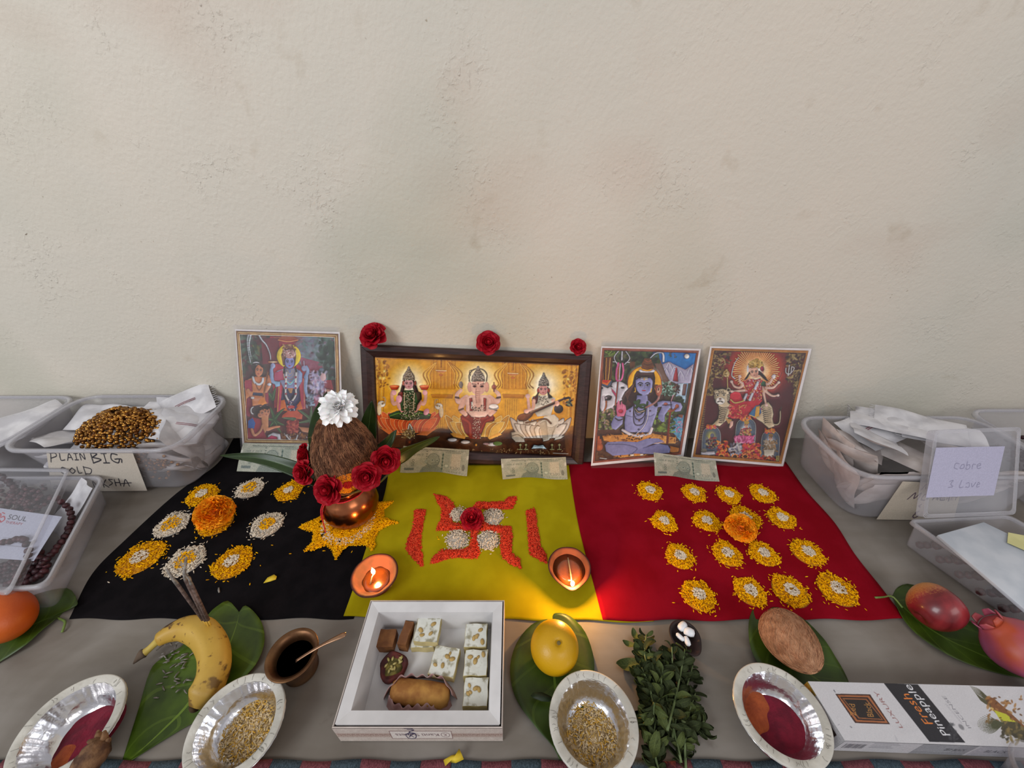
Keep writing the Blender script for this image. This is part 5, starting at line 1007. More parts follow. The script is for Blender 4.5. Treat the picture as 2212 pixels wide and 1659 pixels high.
leaf3([K + Vector((-.02, .025, .097)), ry(690, 965, .535), ry(690, 910, .550), ry(706, 845, .565)], .036, M_mango, 'upright mango leaf behind the left side of the coconut', gm, (1, -.1, 0), .1)
leaf3([K + Vector((.02, .025, .097)), ry(792, 960, .540), ry(798, 910, .555), ry(804, 864, .565)], .032, M_mango, 'short upright mango leaf behind the right side of the coconut', gm, (1, .1, .2), .15)
leaf3([K + Vector((.025, .015, .097)), ry(815, 985, .520), ry(836, 958, .530), ry(857, 928, .545)], .024, M_mango, 'small pointed mango leaf rising behind the right rose', gm, (1, 0, -.5))
leaf3([K + Vector((.03, .005, .097)), ry(845, 995, .500), ry(890, 968, .505), ry(950, 943, .51)], .034, M_mango, 'large mango leaf pointing right in front of the dark frame', gm, (.3, .3, -.9))
leaf3([K + Vector((.01, -.03, .097)), ry(790, 1058, .455), ry(820, 1044, .465), ry(842, 1022, .475)], .026, leaf_mat('mango_leaf_pale', '303e22', '4a5838', '7c8860', .4, 14), 'dull green mango leaf under the front right rose', gm, (.2, -.6, .7))
# white chrysanthemum on the coconut tip
M_chr = mat('white_petal', 'e9e8e8', 'f8f7f6', .6, 60, sss=.3, spec=.2)
fc = cb + Vector((.018, -.004, HC + .008)); ch = empty('white_chrysanthemum', fc, 'white chrysanthemum on the tip of the coconut', 'flower'); ch.rotation_euler = (.5, .1, .2) 
def chp(L_, W_, c_):
    g = MB(); g.grid(lambda a, b: Vector(((a-.5)*W_*((.35+.65*b/.6) if b < .6 else max(.25, 1-((b-.6)/.42)**2.4)**.5), b*L_, c_*math.sin(b*2.2)*L_*.35 + abs(a-.5)**2*W_*1.1)), 4, 6); return mesh('petal', g.v, g.f, M_chr, True)
cps = [chp(.026, .0115, .8), chp(.022, .0105, .5), chp(.017, .0095, .2)]; rg = random.Random(8)
for lay, (n, el, ci, r0) in enumerate(((15, -.35, 0, .004), (15, .05, 0, .004), (14, .4, 0, .003), (12, .75, 1, .002), (10, 1.05, 1, .002), (9, 1.3, 2, .003), (6, 1.45, 2, .001))):
    for k in range(n):
        p = link('petal', cps[ci], ch); a = 6.283*(k + .5*(lay % 2))/n + rg.uniform(-.15, .15); s = rg.uniform(.85, 1.15)
        p.matrix_local = Matrix.Rotation(a, 4, 'Z') @ Matrix.Translation((0, r0, .004)) @ Matrix.Rotation(el + rg.uniform(-.15, .15), 4, 'X') @ Matrix.Scale(s, 4)
# ---------------------------------------------------------------- oil lamps
M_clay = mat('red_clay', '36140d', '4c1f15', .8, 40, bump=.3, bscale=200); M_ghee = mat('melted_ghee', '40200e', '542a12', .15, 30, coat=1)
M_wick = mat('cotton_wick', 'a08c68', 'c0a880', .9)
def flame_mat():
    m = bpy.data.materials.new('flame'); m.use_nodes = True; N, L = m.node_tree.nodes, m.node_tree.links; N.clear()
    o = N.new('ShaderNodeOutputMaterial'); e = N.new('ShaderNodeEmission'); tc = N.new('ShaderNodeTexCoord'); s = N.new('ShaderNodeSeparateXYZ'); r = N.new('ShaderNodeValToRGB')
    L.new(tc.outputs['Generated'], s.inputs[0]); L.new(s.outputs[2], r.inputs[0]); els = r.color_ramp.elements
    els[0].color = (1, .25, .04, 1); els[1].position = .95; els[1].color = (1, .55, .15, 1); x = els.new(.3); x.color = (1, .82, .45, 1)
    L.new(r.outputs[0], e.inputs[0]); e.inputs[1].default_value = 5; T = N.new('ShaderNodeBsdfTransparent'); ad = N.new('ShaderNodeAddShader'); L.new(e.outputs[0], ad.inputs[0]); L.new(T.outputs[0], ad.inputs[1]); L.new(ad.outputs[0], o.inputs[0]); return m
M_flame = flame_mat()
def diya(u, v, R, spout, z0, flame_px, label, pw, fh, wick, ghee, zf):
    z = .027; c = fl(u, v, z); c.z = z0; o = empty('clay_oil_lamp', c, label, 'oil lamp', 'lit clay oil lamps'); sd = fl(*spout, z) - fl(u, v, z); L_ = sd.length; an = math.atan2(sd.y, sd.x)
    def fn(p, a):
        r = math.hypot(p.x, p.y); k = max(0, math.cos(a - an)) ** 14; tz = p.z / .027
        rr = r * (1 + (L_ / R - 1) * k * min(1, max(0, tz * 1.1))); return Vector((rr*math.cos(a), rr*math.sin(a), p.z + .0022 * k * tz + .0004*math.sin(7*a)))
    H = z - z0
    MB().lathe([(R*.42, 0), (R*.50, .002), (R*.72, H*.4), (R*.93, H*.8), (R, H*.97), (R*.985, H), (R*.90, H), (R*.86, H*.9), (R*.70, H*.45), (R*.42, H*.2), (.0005, H*.18)], 64, fn=fn).build('clay_bowl', M_clay, o)
    MB().lathe([(R*.80, H*ghee), (R*.4, H*ghee + .0003), (.0005, H*ghee + .0003)], 40).build('ghee', M_ghee, o)
    fp = fl(*flame_px, zf); w0 = fl(*wick, z0 + H*ghee + .001); mid = w0.lerp(fp, .6); mid.z = max(w0.z, fp.z - .001)
    wk = MB().tube([p - c for p in spline([w0, mid, fp], 8)], .0011, 6).build('wick', M_wick, o)
    fl_ = MB().lathe([(.0004, -.001), (.0022, .002), (.0034, .006), (.0032, .010), (.0018, fh*.7), (.0003, fh)], 14, Matrix.Translation(fp - c)).build('flame', M_flame, o)
    l = bpy.data.lights.new('flame_light', 'POINT'); l.energy = pw; l.color = (1, .50, .14); l.shadow_soft_size = .004
    lo_ = bpy.data.objects.new('flame_light', l); C.objects.link(lo_); lo_.location = fp + Vector((0, 0, fh*.55)); return o
diya(809, 1240, .0385, (789, 1293), ZY, (808, 1240), 'clay oil lamp with a flame in its glowing bowl, left of the yellow cloth', .45, .019, (800, 1262), .35, .024)
diya(1230, 1222, .0365, (1236, 1278), ZR - .001, (1236, 1266), 'clay oil lamp with its flame at the spout, beside the red cloth', 1.05, .014, (1227, 1205), .62, .0285)
# ---------------------------------------------------------------- banknotes
M_note = print_mat('banknote_print', .6, 0)
def note(TL, TR, BR, BL, yt, label, dz=0, z0=.004):
    a, b = ry(*TL, yt[0]), ry(*TR, yt[1]); c, d = fl(*BR, z0), fl(*BL, z0)
    P = Pic([a, b, c, d], 170, 76, ss=2, bg='9c9c8c', local=(170, 76))
    P.p([0,0,170,0,170,76,0,76], '969888'); P.e(90, 40, 60, 50, '8c9284', soft=1)
    P.blot(4, 4, 166, 72, ['8c9082', 'a0a092', '828a7c', 'a8a698'], 200, 3, 9, 3, .35)
    P.p([126, 16, 150, 16, 150, 62, 126, 62], 'a8a290')
    for k in range(9): P.l([62+k*.2, 12+k*7, 64, 12+k*7], 2, '3c4a44')
    for k in range(24): P.l([28+k*4.4, 6+(k % 3)*.4, 31+k*4.4, 8], 1.6, '4a524a')
    for k in range(12): P.l([30+k*3.4, 11, 32+k*3.4, 11], .8, '6a726a')
    for k in range(8): P.l([110+k*5, 12, 113+k*5, 12.6], 1.4, '5a625a')
    # seated elder with round glasses, three quarter view
    P.p([48, 76, 54, 60, 66, 54, 78, 58, 92, 56, 104, 64, 108, 76], '6e766c'); P.e(80, 40, 17, 22, '646e66'); P.e(79, 36, 15, 18, '7e867a'); P.e(62, 42, 3.5, 6, '7c887e')
    P.l([66, 30, 72, 20, 84, 18, 94, 26], 1.6, '5a665e'); P.l([74, 36, 82, 35], 1.4, '3a4640'); P.l([87, 36, 93, 37], 1.4, '3a4640'); P.e(78, 38, 5, 4, '8a958a'); P.e(90, 39, 4, 4, '8a958a'); P.e(78, 38, 1.6, 1.6, '2c3632'); P.e(90, 39, 1.5, 1.5, '2c3632')
    P.l([85, 38, 88, 46, 84, 47], 1.2, '4a564e'); P.l([77, 49, 85, 47, 92, 49], 3, '6a746c'); P.l([80, 53, 88, 53], 1.2, '4a564e'); P.l([66, 52, 74, 62, 86, 62], 1.4, '5a665e')
    for k in range(10): P.l([56+k*4, 72-(k % 3), 60+k*5, 64-(k % 4)], .9, '66726a')
    P.l([104, 16, 104, 72], 3, '62746a'); 
    for k in range(5): P.p([102, 18+k*11, 106, 18+k*11, 106, 23+k*11, 102, 23+k*11], '3c5048')
    P.p([108, 16, 122, 16, 122, 62, 108, 62], '8a9082'); P.e(115, 54, 6, 6, '78847a'); P.e(115, 54, 4.4, 4.4, 'a8ae9e'); P.text('500', 109, 40, 8, '8a928a', dx=(.8, 0))
    P.text('500', 34, 56, 15, '4e5850', dx=(0, -1), dy=(-.7, 0)); P.text('8AB 814412', 14, 24, 8, '5c645c', width=40); P.text('₹500', 124, 62, 12, '6a726a', width=26); P.text('1A 814412', 116, 72, 7, '5c645c', width=36)
    P.p([10, 60, 34, 60, 34, 67, 10, 67], '5a6460'); P.e(158, 54, 4, 9, '6a6c62'); P.l([5, 40, 14, 34], 1, '7a8278'); P.text('RESERVE BANK OF INDIA', 106, 9, 5, '5a625a', width=56)
    for x in (2, 168):
        for k in range(5): P.l([x-3, 20+k*2.5, x+3, 20+k*2.5], 1, 'e4e4dc')
    n = ((b - a).cross(d - a)).normalized(); n = n if n.y < 0 else -n; n = np.array(n)
    o = empty('banknote', (c + d) / 2, label, 'banknote', 'banknotes leaning on the pictures')
    P.build('note_print', M_note, o, noise=.04, curve=lambda U, V: n * (.0025 * np.sin(U * 7 + dz) * (.4 + V) + .0018*np.sin(U*3+V*3) + .001)[..., None]); return o
note((526, 957), (668, 961), (660, 1022), (512, 1018), (.668, .672), 'grey banknote partly behind the long mango leaf, leftmost', 0)
note((872, 962), (1014, 970), (1009, 1026), (865, 1018), (.628, .626), 'grey banknote at the left foot of the dark frame behind the mango leaf', 1)
note((1082, 990), (1222, 986), (1226, 1034), (1086, 1033), (.612, .612), 'grey banknote leaning on the right foot of the dark frame', 2)
note((1411.6, 976.7), (1545.6, 994), (1555, 1041), (1414, 1027), (.628, .612), 'grey banknote between the two right prints on the red cloth', 3)
# ---------------------------------------------------------------- clear plastic tubs
M_tub = clear_mat('clear_tub_plastic', 'cfcccf', .90, .14, .25, 20, edge=.2); M_lidp = clear_mat('clear_lid_plastic', 'cfced2', .86, .10, .3, 40, edge=.15); M_rimp = clear_mat('tub_rim_plastic', 'd8d6da', .80, .12, edge=.3)
def ring(cs, rad, per=6):
    out = []; n = len(cs)
    for i in range(n):
        p, a, b = Vector(cs[i]), Vector(cs[i-1]), Vector(cs[(i+1) % n]); da, db = (a - p).normalized() * rad, (b - p).normalized() * rad
        for k in range(per + 1):
            t = k / per; out.append((p + da) * (1-t)**2 + p * 2*t*(1-t) + (p + db) * t*t)
    return out
def tub(o, top, bot, z0, z1, rad=.03, lip=.008, mw=M_tub):
    T_ = ring([(x, y, z1) for x, y in top], rad); B_ = ring([(x, y, z0) for x, y in bot], rad * .9); n = len(T_); ctr = sum(T_, Vector()) / n; g = MB(); rows = []
    for t in (0, .06, .3, .6, .85, 1): rows += [B_[i].lerp(T_[i], t) + (ctr - T_[i]).normalized() * (.006 * (1 - min(1, t / .06))) for i in range(n)]
    g.add(rows, [(r*n+i, r*n+(i+1) % n, (r+1)*n+(i+1) % n, (r+1)*n+i) for r in range(5) for i in range(n)] + [tuple(reversed(range(n)))])
    g.build('tub_wall', mw, o, solid=.0012, world=True)
    g = MB(); q = []
    for d, h in ((0, -.004), (lip * .3, 0), (lip, .0005), (lip, -.006)): q += [T_[i] + Vector(((T_[i]-ctr).normalized().x * d, (T_[i]-ctr).normalized().y * d, h)) for i in range(n)]
    g.add(q, [(r*n+i, r*n+(i+1) % n, (r+1)*n+(i+1) % n, (r+1)*n+i) for r in range(3) for i in range(n)]); g.build('rim', M_rimp, o, solid=.0014, world=True)
M_cloth = mat('white_pouch_cloth', 'b9b7ba', 'd4d2d4', .85, 25, bump=.5, bscale=60); M_print_red = mat('dark_red_print', '7c2430')
def clampv(p, tb_):
    if tb_ is None: return p
    (X0, X1, Y0, Y1), (x0_, x1_, y0_, y1_), zt, tz = tb_; t = max(0, min(1, p.z / zt)); k = .006
    if p.z > zt + .004: return p
    a_, b_, c_, d_ = x0_ + (X0-x0_)*t + k, x1_ + (X1-x1_)*t - k, y0_ + (Y0-y0_)*t + k, y1_ + (Y1-y1_)*t - k
    return Vector((max(a_, min(b_, p.x)), max(c_, min(d_, p.y)), max(.006, p.z)))
TL_ = ((-.985, -.652, .552, .728), (-.955, -.690, .575, .715), .138, 0); TFL = ((-1.36, -1.005, .555, .728), (-1.33, -1.03, .575, .715), .136, 0)
TR_ = ((.633, 1.02, .500, .672), (.668, .99, .500, .668), .120, 0); TFR = ((1.04, 1.36, .50, .70), (1.06, 1.34, .50, .69), .118, 0)
def pouch(c, L_, W_, rot, label, group, seed, thick=.010, mark=False, fringe=True, m=None, inside=None):
    o = empty('cloth_pouch', c, label, 'pouch', group); rg = random.Random(seed); g = MB(); a_, b_ = rg.uniform(0, 6), rg.uniform(0, 6); q = Matrix.LocRotScale(None, __import__('mathutils').Euler(rot), None)
    def f(s):
        def fn(a, b):
            e = (1 - (2*a-1)**8) * (1 - (2*b-1)**8); return q @ Vector(((a-.5)*L_, (b-.5)*W_, s * thick * .5 * e + .0022 * math.sin(a*9 + a_) * math.sin(b*7 + b_) + .002 * math.sin(a*4 + b*5 + a_)))
        return fn
    g.grid(f(1), 14, 10); n0 = len(g.v); g.grid(f(-1), 14, 10); k = n0; g.f[-140:] = [tuple(reversed(x)) for x in g.f[-140:]]
    cv = Vector(c); g.v = [clampv(v + cv, inside) - cv for v in g.v]; g.build('pouch_body', m or M_cloth, o)
    if fringe:
        h = MB()
        for k in range(12):
            p = q @ Vector((L_*.5, (k/11-.5)*W_*.9, 0)); h.tube([p, p + q @ Vector((.005, rg.uniform(-.002, .002), 0)), p + q @ Vector((.009, rg.uniform(-.003, .003), -.001))], .0005, 4)
        h.v = [clampv(v + cv, inside) - cv for v in h.v]; h.build('drawstring_fringe', m or M_cloth, o)
    if mark:
        h = MB(); z = thick * .5 + .0025
        for k in range(2): h.tube([q @ Vector((x, y + k*.0035, z)) for x, y in ((-.02, 0), (.0, .0012), (.022, 0))], .0006, 4)
        h.build('printed_mark', M_print_red, o)
    return o
gp, gq = 'white cloth pouches in the left tub', 'white cloth pouches in the right tub'
tb = empty('plastic_tub', (-.81, .64, 0), 'large clear plastic tub of gold beads with a handwritten label at the left wall', 'storage box')
tub(tb, [(-.985, .552), (-.652, .552), (-.655, .728), (-.985, .728)], [(-.955, .575), (-.690, .575), (-.690, .715), (-.955, .715)], .001, .138, .045)
tb2 = empty('plastic_tub', (-1.19, .64, 0), 'clear plastic tub of white bags cut off by the left edge of the picture', 'storage box')
tub(tb2, [(-1.36, .555), (-1.005, .555), (-1.005, .728), (-1.36, .728)], [(-1.33, .575), (-1.03, .575), (-1.03, .715), (-1.33, .715)], .001, .136, .045)
for k in range(7):
    pouch((-1.28 + .04 * k, .65 + .02*(k % 2), .03 + .016*k), .12, .09, (.2*(k % 3 - 1), .15*(k % 2), k*.7), 'white bag inside the tub at the far left edge', 'white bags in the far left tub', 100 + k, fringe=False, inside=TFL)
lp = [(-.93, .69, .112, .25, .1, .2), (-.955, .63, .10, .1, .5, 1.3), (-.90, .59, .085, -.7, 0, .1), (-.87, .585, .04, -1.2, 0, .1), (-.93, .60, .045, -1.0, .4, 0), (-.70, .67, .04, .2, 1.2, .2), (-.70, .62, .09, .0, 1.2, .5), (-.76, .70, .11, .9, 0, 0), (-.73, .70, .135, .5, -.25, .5), (-.715, .67, .125, .3, .3, .9), (-.70, .645, .115, .3, .45, .3), (-.72, .61, .095, -.6, .5, .7), (-.71, .60, .06, -.9, .6, .5), (-.725, .64, .05, .1, .3, 1.2), (-.755, .60, .04, -.9, .2, .2), (-.78, .69, .118, .2, .1, .1), (-.90, .66, .098, .1, -.1, .5), (-.93, .60, .08, -.3, -.2, 1.0), (-.86, .68, .105, .3, 0, .2)]
for k, (x, y, z, a, b, c) in enumerate(lp): pouch((x, y, z), .105, .075, (a, b, c), ('white pouch with a printed mark standing in the right back corner of the left tub' if k == 8 else 'white pouch lying behind the gold beads in the left tub' if k == 15 else 'white cloth pouch packed inside the left tub under the rim'), gp, k, mark=k in (8, 10), inside=TL_)
# gold beads
def blob(g, p, r, col=(1, 1, 1), seg=6):
    vs = [p + Vector((0, 0, r))] + [p + Vector((r*math.sin(t)*math.cos(a), r*math.sin(t)*math.sin(a), r*math.cos(t))) for t in (.8, 1.57, 2.35) for a in [k*6.2832/seg for k in range(seg)]] + [p - Vector((0, 0, r))]
    fs = [(0, 1+k, 1+(k+1) % seg) for k in range(seg)] + [(1+j*seg+k, 1+(j+1)*seg+k, 1+(j+1)*seg+(k+1) % seg, 1+j*seg+(k+1) % seg) for j in (0, 1) for k in range(seg)] + [(1+3*seg, 1+2*seg+(k+1) % seg, 1+2*seg+k) for k in range(seg)]
    g.add(vs, fs, col)
M_gold = mat('gold_bead', '5a3418', 'b8843c', .22, 180, metal=.85, attr=True); M_dark = mat('dark_seed_bead', '2a1418', '4a2428', .45, 150, attr=True, bump=.6, bscale=400)
hp = empty('bead_heap', (-.815, .63, .07), 'heap of shiny gold bead strings on top of the left plastic tub', 'beads'); g = MB(); rg = random.Random(6)
for s_ in range(16):      # strings wound round the heap
    for k in range(62):
        t = k / 62 * 6.283; R_ = .098 * (1 - s_ * .055); z = .118 + .048 * (s_ / 15) ** .8
        x, y = R_ * math.cos(t + s_), R_ * .58 * math.sin(t + s_)
        if R_ < .015 and k % 3: continue
        c = rg.uniform(.6, 1.3); blob(g, Vector((-.815 + x + rg.gauss(0, .0016), .632 + y + rg.gauss(0, .0012), z + rg.gauss(0, .0018))), .0040, (c, c, c))
g.build('gold_beads', M_gold, hp, cols=True, world=True)['kind'] = 'stuff'
g = MB()
for k in range(150): blob(g, clampv(Vector((-.745 + rg.gauss(0, .018), .575 + rg.uniform(0, .012), .075 + rg.gauss(0, .016))), TL_), .0038, (.8, .7, .7))
g.build('hanging_gold_beads', M_gold, hp, cols=True, world=True)['kind'] = 'stuff'
MB().lathe([(.096, -.02), (.098, .03), (.07, .06), (.03, .078), (.0005, .08)], 24, Matrix.Translation((-.815, .632, .075)) @ Matrix.Scale(.56, 4, (0, 1, 0))).build('packed_bags', M_cloth, hp, world=True)
M_lab = print_mat('paper_label', .7, 0)
def paper(q3, nx, ny, dims, paint, name, label, cat='label', parent=None, bg='d2cabb', group=None, crv=None):
    P = Pic(q3, nx, ny, ss=2, bg=bg, local=dims); P.blot(0, 0, dims[0], dims[1], [bg], 1, 1, 2); paint(P)
    if parent is None:
        o = empty(name, (Vector(q3[2]) + Vector(q3[3])) / 2, label, cat, group); P.build('paper_sheet', M_lab, o, noise=.02, curve=crv); return o
    return P.build(name, M_lab, parent, noise=.02, curve=crv)
def hand(P, strokes, w=2.2, c='23222c'):
    for s in strokes: P.l(s, w, c)
def p_plain(P):   # coordinates of a 200 x 90 slip
    hand(P, [[8,22,10,4],[8,4,20,4,22,10,10,14],[30,4,31,18,40,18],[46,19,52,5,58,18],[49,13,56,13],[63,5,71,5],[67,5,67,18],[63,18,71,18],[77,18,77,5,86,17,86,4]])
    hand(P, [[102,4,103,24],[102,4,116,6,104,13],[104,13,122,18,103,25],[126,5,138,5],[132,5,132,25],[126,25,139,25],[162,8,150,6,146,18,158,25,164,18],[154,17,168,17,167,24]], 2.6)
    hand(P, [[38,36,30,34,27,44,36,48,40,42,34,42],[52,35,46,41,52,47,58,41,52,35],[64,33,65,46,72,46],[78,32,80,50],[78,33,94,38,90,48,80,48]], 2)
    hand(P, [[110,64,112,80],[112,72,120,62],[112,72,122,80],[134,62,126,62,132,70,124,76],[138,62,138,77],[148,60,148,77],[138,69,148,69],[154,78,162,62,166,78],[150,72,172,70],[90,66,92,80],[92,66,100,80]], 2)
paper([ry(100, 975, .5475), ry(285, 974, .5475), ry(318, 1060, .567), ry(112, 1062, .567)], 240, 120, (200, 90), p_plain, 'paper_label', 'white paper slip reading PLAIN BIG GOLD taped on the left tub', bg='c4bbae')
# front left open tub with dark beads
fb = empty('plastic_tub', (-.87, .44, 0), 'small clear tub of dark seed beads in front of the large left tub', 'storage box')
tub(fb, [(-.90, .315), (-.722, .330), (-.832, .548), (-1.05, .548)], [(-.89, .315), (-.735, .325), (-.842, .540), (-1.04, .540)], .001, .062, .018, .006)
g = MB(); L0 = [Vector((-.87, .315, .066)), Vector((-.752, .310, .066)), Vector((-.884, .553, .084)), Vector((-1.08, .556, .084))]
lid = empty('tub_lid', (-.88, .44, .07), 'clear rectangular lid lying askew over the small left bead tub', 'lid')
rg_ = ring(L0, .012); ctr = sum(rg_, Vector()) / len(rg_); n = len(rg_); g.add(rg_ + [v + Vector((0, 0, -.010)) for v in rg_], [(i, (i+1) % n, n+(i+1) % n, n+i) for i in range(n)] + [tuple(range(n))]); g.build('lid_panel', clear_mat('lid_sheet', 'cfced2', .95, .1, .2, 30, edge=.1), lid, solid=.001, world=True, smooth=False)
g = MB(); i2 = [ctr + (v - ctr) * .93 for v in rg_]; g.add([v + Vector((0,0,.001)) for v in rg_] + [v + Vector((0, 0, .001)) for v in i2], [(i, (i+1) % n, n+(i+1) % n, n+i) for i in range(n)]); g.build('lid_rim', M_rimp, lid, solid=.002, world=True)
def beadstring(path, r, label, group, n, seed):
    ln = sum((path[i+1]-path[i]).length for i in range(len(path)-1)); pts = spline(path, max(6, int(ln / (r*1.75)))); c = pts[0].copy(); o = empty('bead_string', c, label, 'beads', group); g = MB(); rg = random.Random(seed)
    for p in pts: k = rg.uniform(.7, 1.3); blob(g, p - c + Vector((rg.gauss(0, r*.15), rg.gauss(0, r*.15), 0)), r, (k, k*.9, k*.95))
    g.build('seed_beads', M_dark, o, cols=True)['kind'] = 'stuff'; return o
P_ = lambda *a: [fl(a[i], a[i+1], a[i+2]) for i in range(0, len(a), 3)]
gb = 'dark bead strings in the small left tub'
beadstring(P_(70,1085,.05, 110,1075,.05, 150,1100,.05, 150,1140,.045, 125,1180,.04, 95,1215,.03), .0058, 'dark bead string curving along the right side of the small left tub', gb, 44, 1)
beadstring(P_(-30,1180,.06, 20,1170,.062, 50,1165,.062, 62,1195,.06, 45,1235,.055, 15,1270,.05, -20,1300,.04), .0058, 'dark bead string looped in front of the printed card', gb, 46, 2)
beadstring(P_(-40,1030,.06, 0,1028,.06, 25,1045,.06, 28,1075,.055, 10,1100,.05), .0062, 'dark bead string hanging at the top left of the small tub', gb, 30, 3)
for k in range(7): beadstring(P_(-60+k*18,1120+k*14,.012, 20+k*12,1110+k*16,.014, 60+k*6,1150+k*14,.02, 30+k*5,1210+k*8,.014, -20+k*8,1230+k*6,.012), .0062, 'dark bead string at the bottom of the small left tub', 'dark bead strings at the bottom of the small tub', 50, 10 + k)
g = MB(); rg = random.Random(12); hb = empty('bead_cluster', fl(55, 1075, .03), 'knotted cluster of dark seed beads at the back of the small left tub', 'beads')
for k in range(260): p = fl(52 + rg.gauss(0, 22), 1075 + rg.gauss(0, 12), .03 + rg.uniform(0, .028)); c = rg.uniform(.8, 1.8); blob(g, p, .0042, (c, c, c))
g.build('seed_beads', M_dark, hb, cols=True, world=True)['kind'] = 'stuff'
pouch(fl(150, 1100, .03), .11, .05, (.1, -.7, 1.0), 'white paper lining at the right side of the small left tub', None, 44, fringe=False, thick=.004)
def p_soul(P):
    P.l([60,22,66,16,70,22,64,26,70,30,66,38,58,36], 3.2, 'b02a34'); P.l([72,26,80,22,86,30,80,38,74,34], 3, 'b02a34'); P.l([70, 12, 78, 14], 2.4, 'b02a34')
    P.text('SOUL', 92, 28, 20, '26242a', width=56); P.text('THERAPY', 92, 40, 10, '8a2a34', width=52)
    for k in range(5): P.l([10, 60+k*7, 75, 60+k*7], 2.2, '5a5a64'); 
    for k in range(3): P.l([110, 78+k*9, 180, 78+k*9], 1.6, '8a8a94'); P.l([5, 108+k*7, 100, 108+k*7], 1.6, '9a9aa4')
    P.l([196,82,204,76,200,90], 2, '5a5a64')
paper([fl(-40, 1092, .060), fl(134, 1116, .060), fl(73, 1212, .058), fl(-90, 1200, .058)], 200, 120, (240, 130), p_soul, 'printed_card', 'white printed card with a SOUL logo in the small left tub', 'card', bg='b4b6c6')
# right tubs
tr = empty('plastic_tub', (.80, .58, 0), 'large clear plastic tub of white pouches right of the red cloth', 'storage box')
tub(tr, [(.636, .500), (1.02, .500), (1.02, .672), (.630, .672)], [(.668, .498), (.99, .498), (.99, .668), (.662, .668)], .001, .120, .05)
tr2 = empty('plastic_tub', (1.25, .60, 0), 'clear plastic tub of dark beads behind the upright lid at the right edge', 'storage box')
tub(tr2, [(1.04, .50), (1.36, .50), (1.36, .70), (1.04, .70)], [(1.06, .50), (1.34, .50), (1.34, .69), (1.06, .69)], .001, .118, .04)
rp_ = [(.74, .60, .128, .15, .35, .9, .13), (.80, .64, .135, .0, .15, 2.5, .13), (.84, .62, .142, -.05, .1, 2.45, .14), (.87, .60, .136, .0, .1, 2.6, .13), (.76, .63, .120, .1, 0, .4, .12), (.70, .58, .085, -.3, .9, .3, .11), (.72, .54, .06, -1.0, .3, .3, .11), (.70, .62, .05, .2, 1.0, .1, .11), (.78, .53, .045, -1.1, .1, 0, .12), (.86, .54, .05, -1.1, 0, .2, .12), (.92, .60, .09, .2, .2, .5, .12), (.94, .56, .05, -.9, .2, .6, .11), (.80, .57, .10, 0, .2, 1.8, .12), (.69, .56, .04, .2, 1.2, 0, .13), (.69, .61, .085, .1, 1.1, .2, .12), (.75, .52, .05, -1.2, 0, .05, .13), (.74, .515, .085, -1.1, 0, 0, .12), (.83, .52, .09, -1.1, .1, .1, .13), (.92, .525, .08, -1.2, 0, 0, .13), (.90, .52, .04, -1.1, 0, .2, .13), (.75, .63, .09, .1, .2, .8, .14), (.72, .60, .10, .3, .5, .6, .12)]
M_cloth2 = mat('cream_pouch_cloth', 'b4aaa6', 'cfc6c2', .85, 25, bump=.5, bscale=60)
for k, (x, y, z, a, b, c, L_) in enumerate(rp_): pouch((x, y, z), L_, .085, (a, b, c), ('large white pouch draped over the left rim of the right tub', 'white pouch lying across the back of the right tub, tasselled end left', 'uppermost white pouch stacked at the back of the right tub', 'white pouch with a printed line near the upright lid in the right tub', 'white pouch with dark red print under the draped pouch, right tub')[k] if k < 5 else 'cream cloth pouch packed inside the right tub', gq if k < 5 else 'cream cloth pouches inside the right tub', 200 + k, mark=k in (4, 3), m=M_cloth if k < 5 else M_cloth2, thick=.008 if k < 5 else .014, inside=TR_)
def p_ma(P):
    hand(P, [[60,18,66,4,70,16,78,4,80,18],[92,8,86,12,92,18,96,14],[40,42,50,26,54,40,64,26,64,42],[84,30,74,30,72,42,82,42,86,28,86,42],[98,42,104,30,110,42],[118,30,116,42,126,42],[136,30,136,44],[78,54,74,58,78,62],[80,72,74,76,82,84,76,90,72,84,80,72]], 2.2, '3a2440'); P.text('MARKET', 96, 42, 12, '6a5a70', width=60)
paper([ry(1950, 1040, .4955), ry(2080, 1045, .4955), ry(2060, 1124, .4945), ry(1893, 1122, .4945)], 150, 100, (160, 96), p_ma, 'paper_label', 'cream handwritten paper slip on the front of the right tub', bg='b8ae9e')
g = MB(); rg = random.Random(31)
bh = empty('bead_cluster', (1.12, .58, .06), 'dark bead strings in the tub at the right edge', 'beads')
for k in range(300): blob(g, clampv(Vector((1.15 + rg.gauss(0, .05), .58 + rg.gauss(0, .04), .03 + rg.uniform(0, .05))), TFR), .005, (1, 1, 1.1))
g.build('seed_beads', M_dark, bh, cols=True, world=True)['kind'] = 'stuff'
# hinged box in front with upright lid
fbx = empty('hinged_box', (.83, .37, 0), 'clear hinged box with its lid standing up, front right', 'storage box')
tub(fbx, [(.790, .265), (.985, .275), (.905, .456), (.722, .446)], [(.800, .268), (.970, .278), (.900, .450), (.732, .440)], .001, .060, .010, .005)
lb_ = [Vector((.728, .452, .066)), Vector((.902, .460, .066)), fl(0, 0, 0), fl(0, 0, 0)]
lt = [ry(2187, 922, .55), ry(2003, 929, .55)]; lq = [lb_[0], lb_[1], lt[0], lt[1]]
g = MB(); r_ = ring(lq, .008); n = len(r_); nn = (lq[1] - lq[0]).cross(lq[3] - lq[0]).normalized(); nn = nn if nn.y < 0 else -nn
g.add(r_ + [v + nn * .012 for v in r_], [(i, (i+1) % n, n+(i+1) % n, n+i) for i in range(n)] + [tuple(range(n))]); g.build('lid_panel', M_lidp, fbx, solid=.001, smooth=False, world=True)
ctr = sum(r_, Vector()) / n; g = MB()
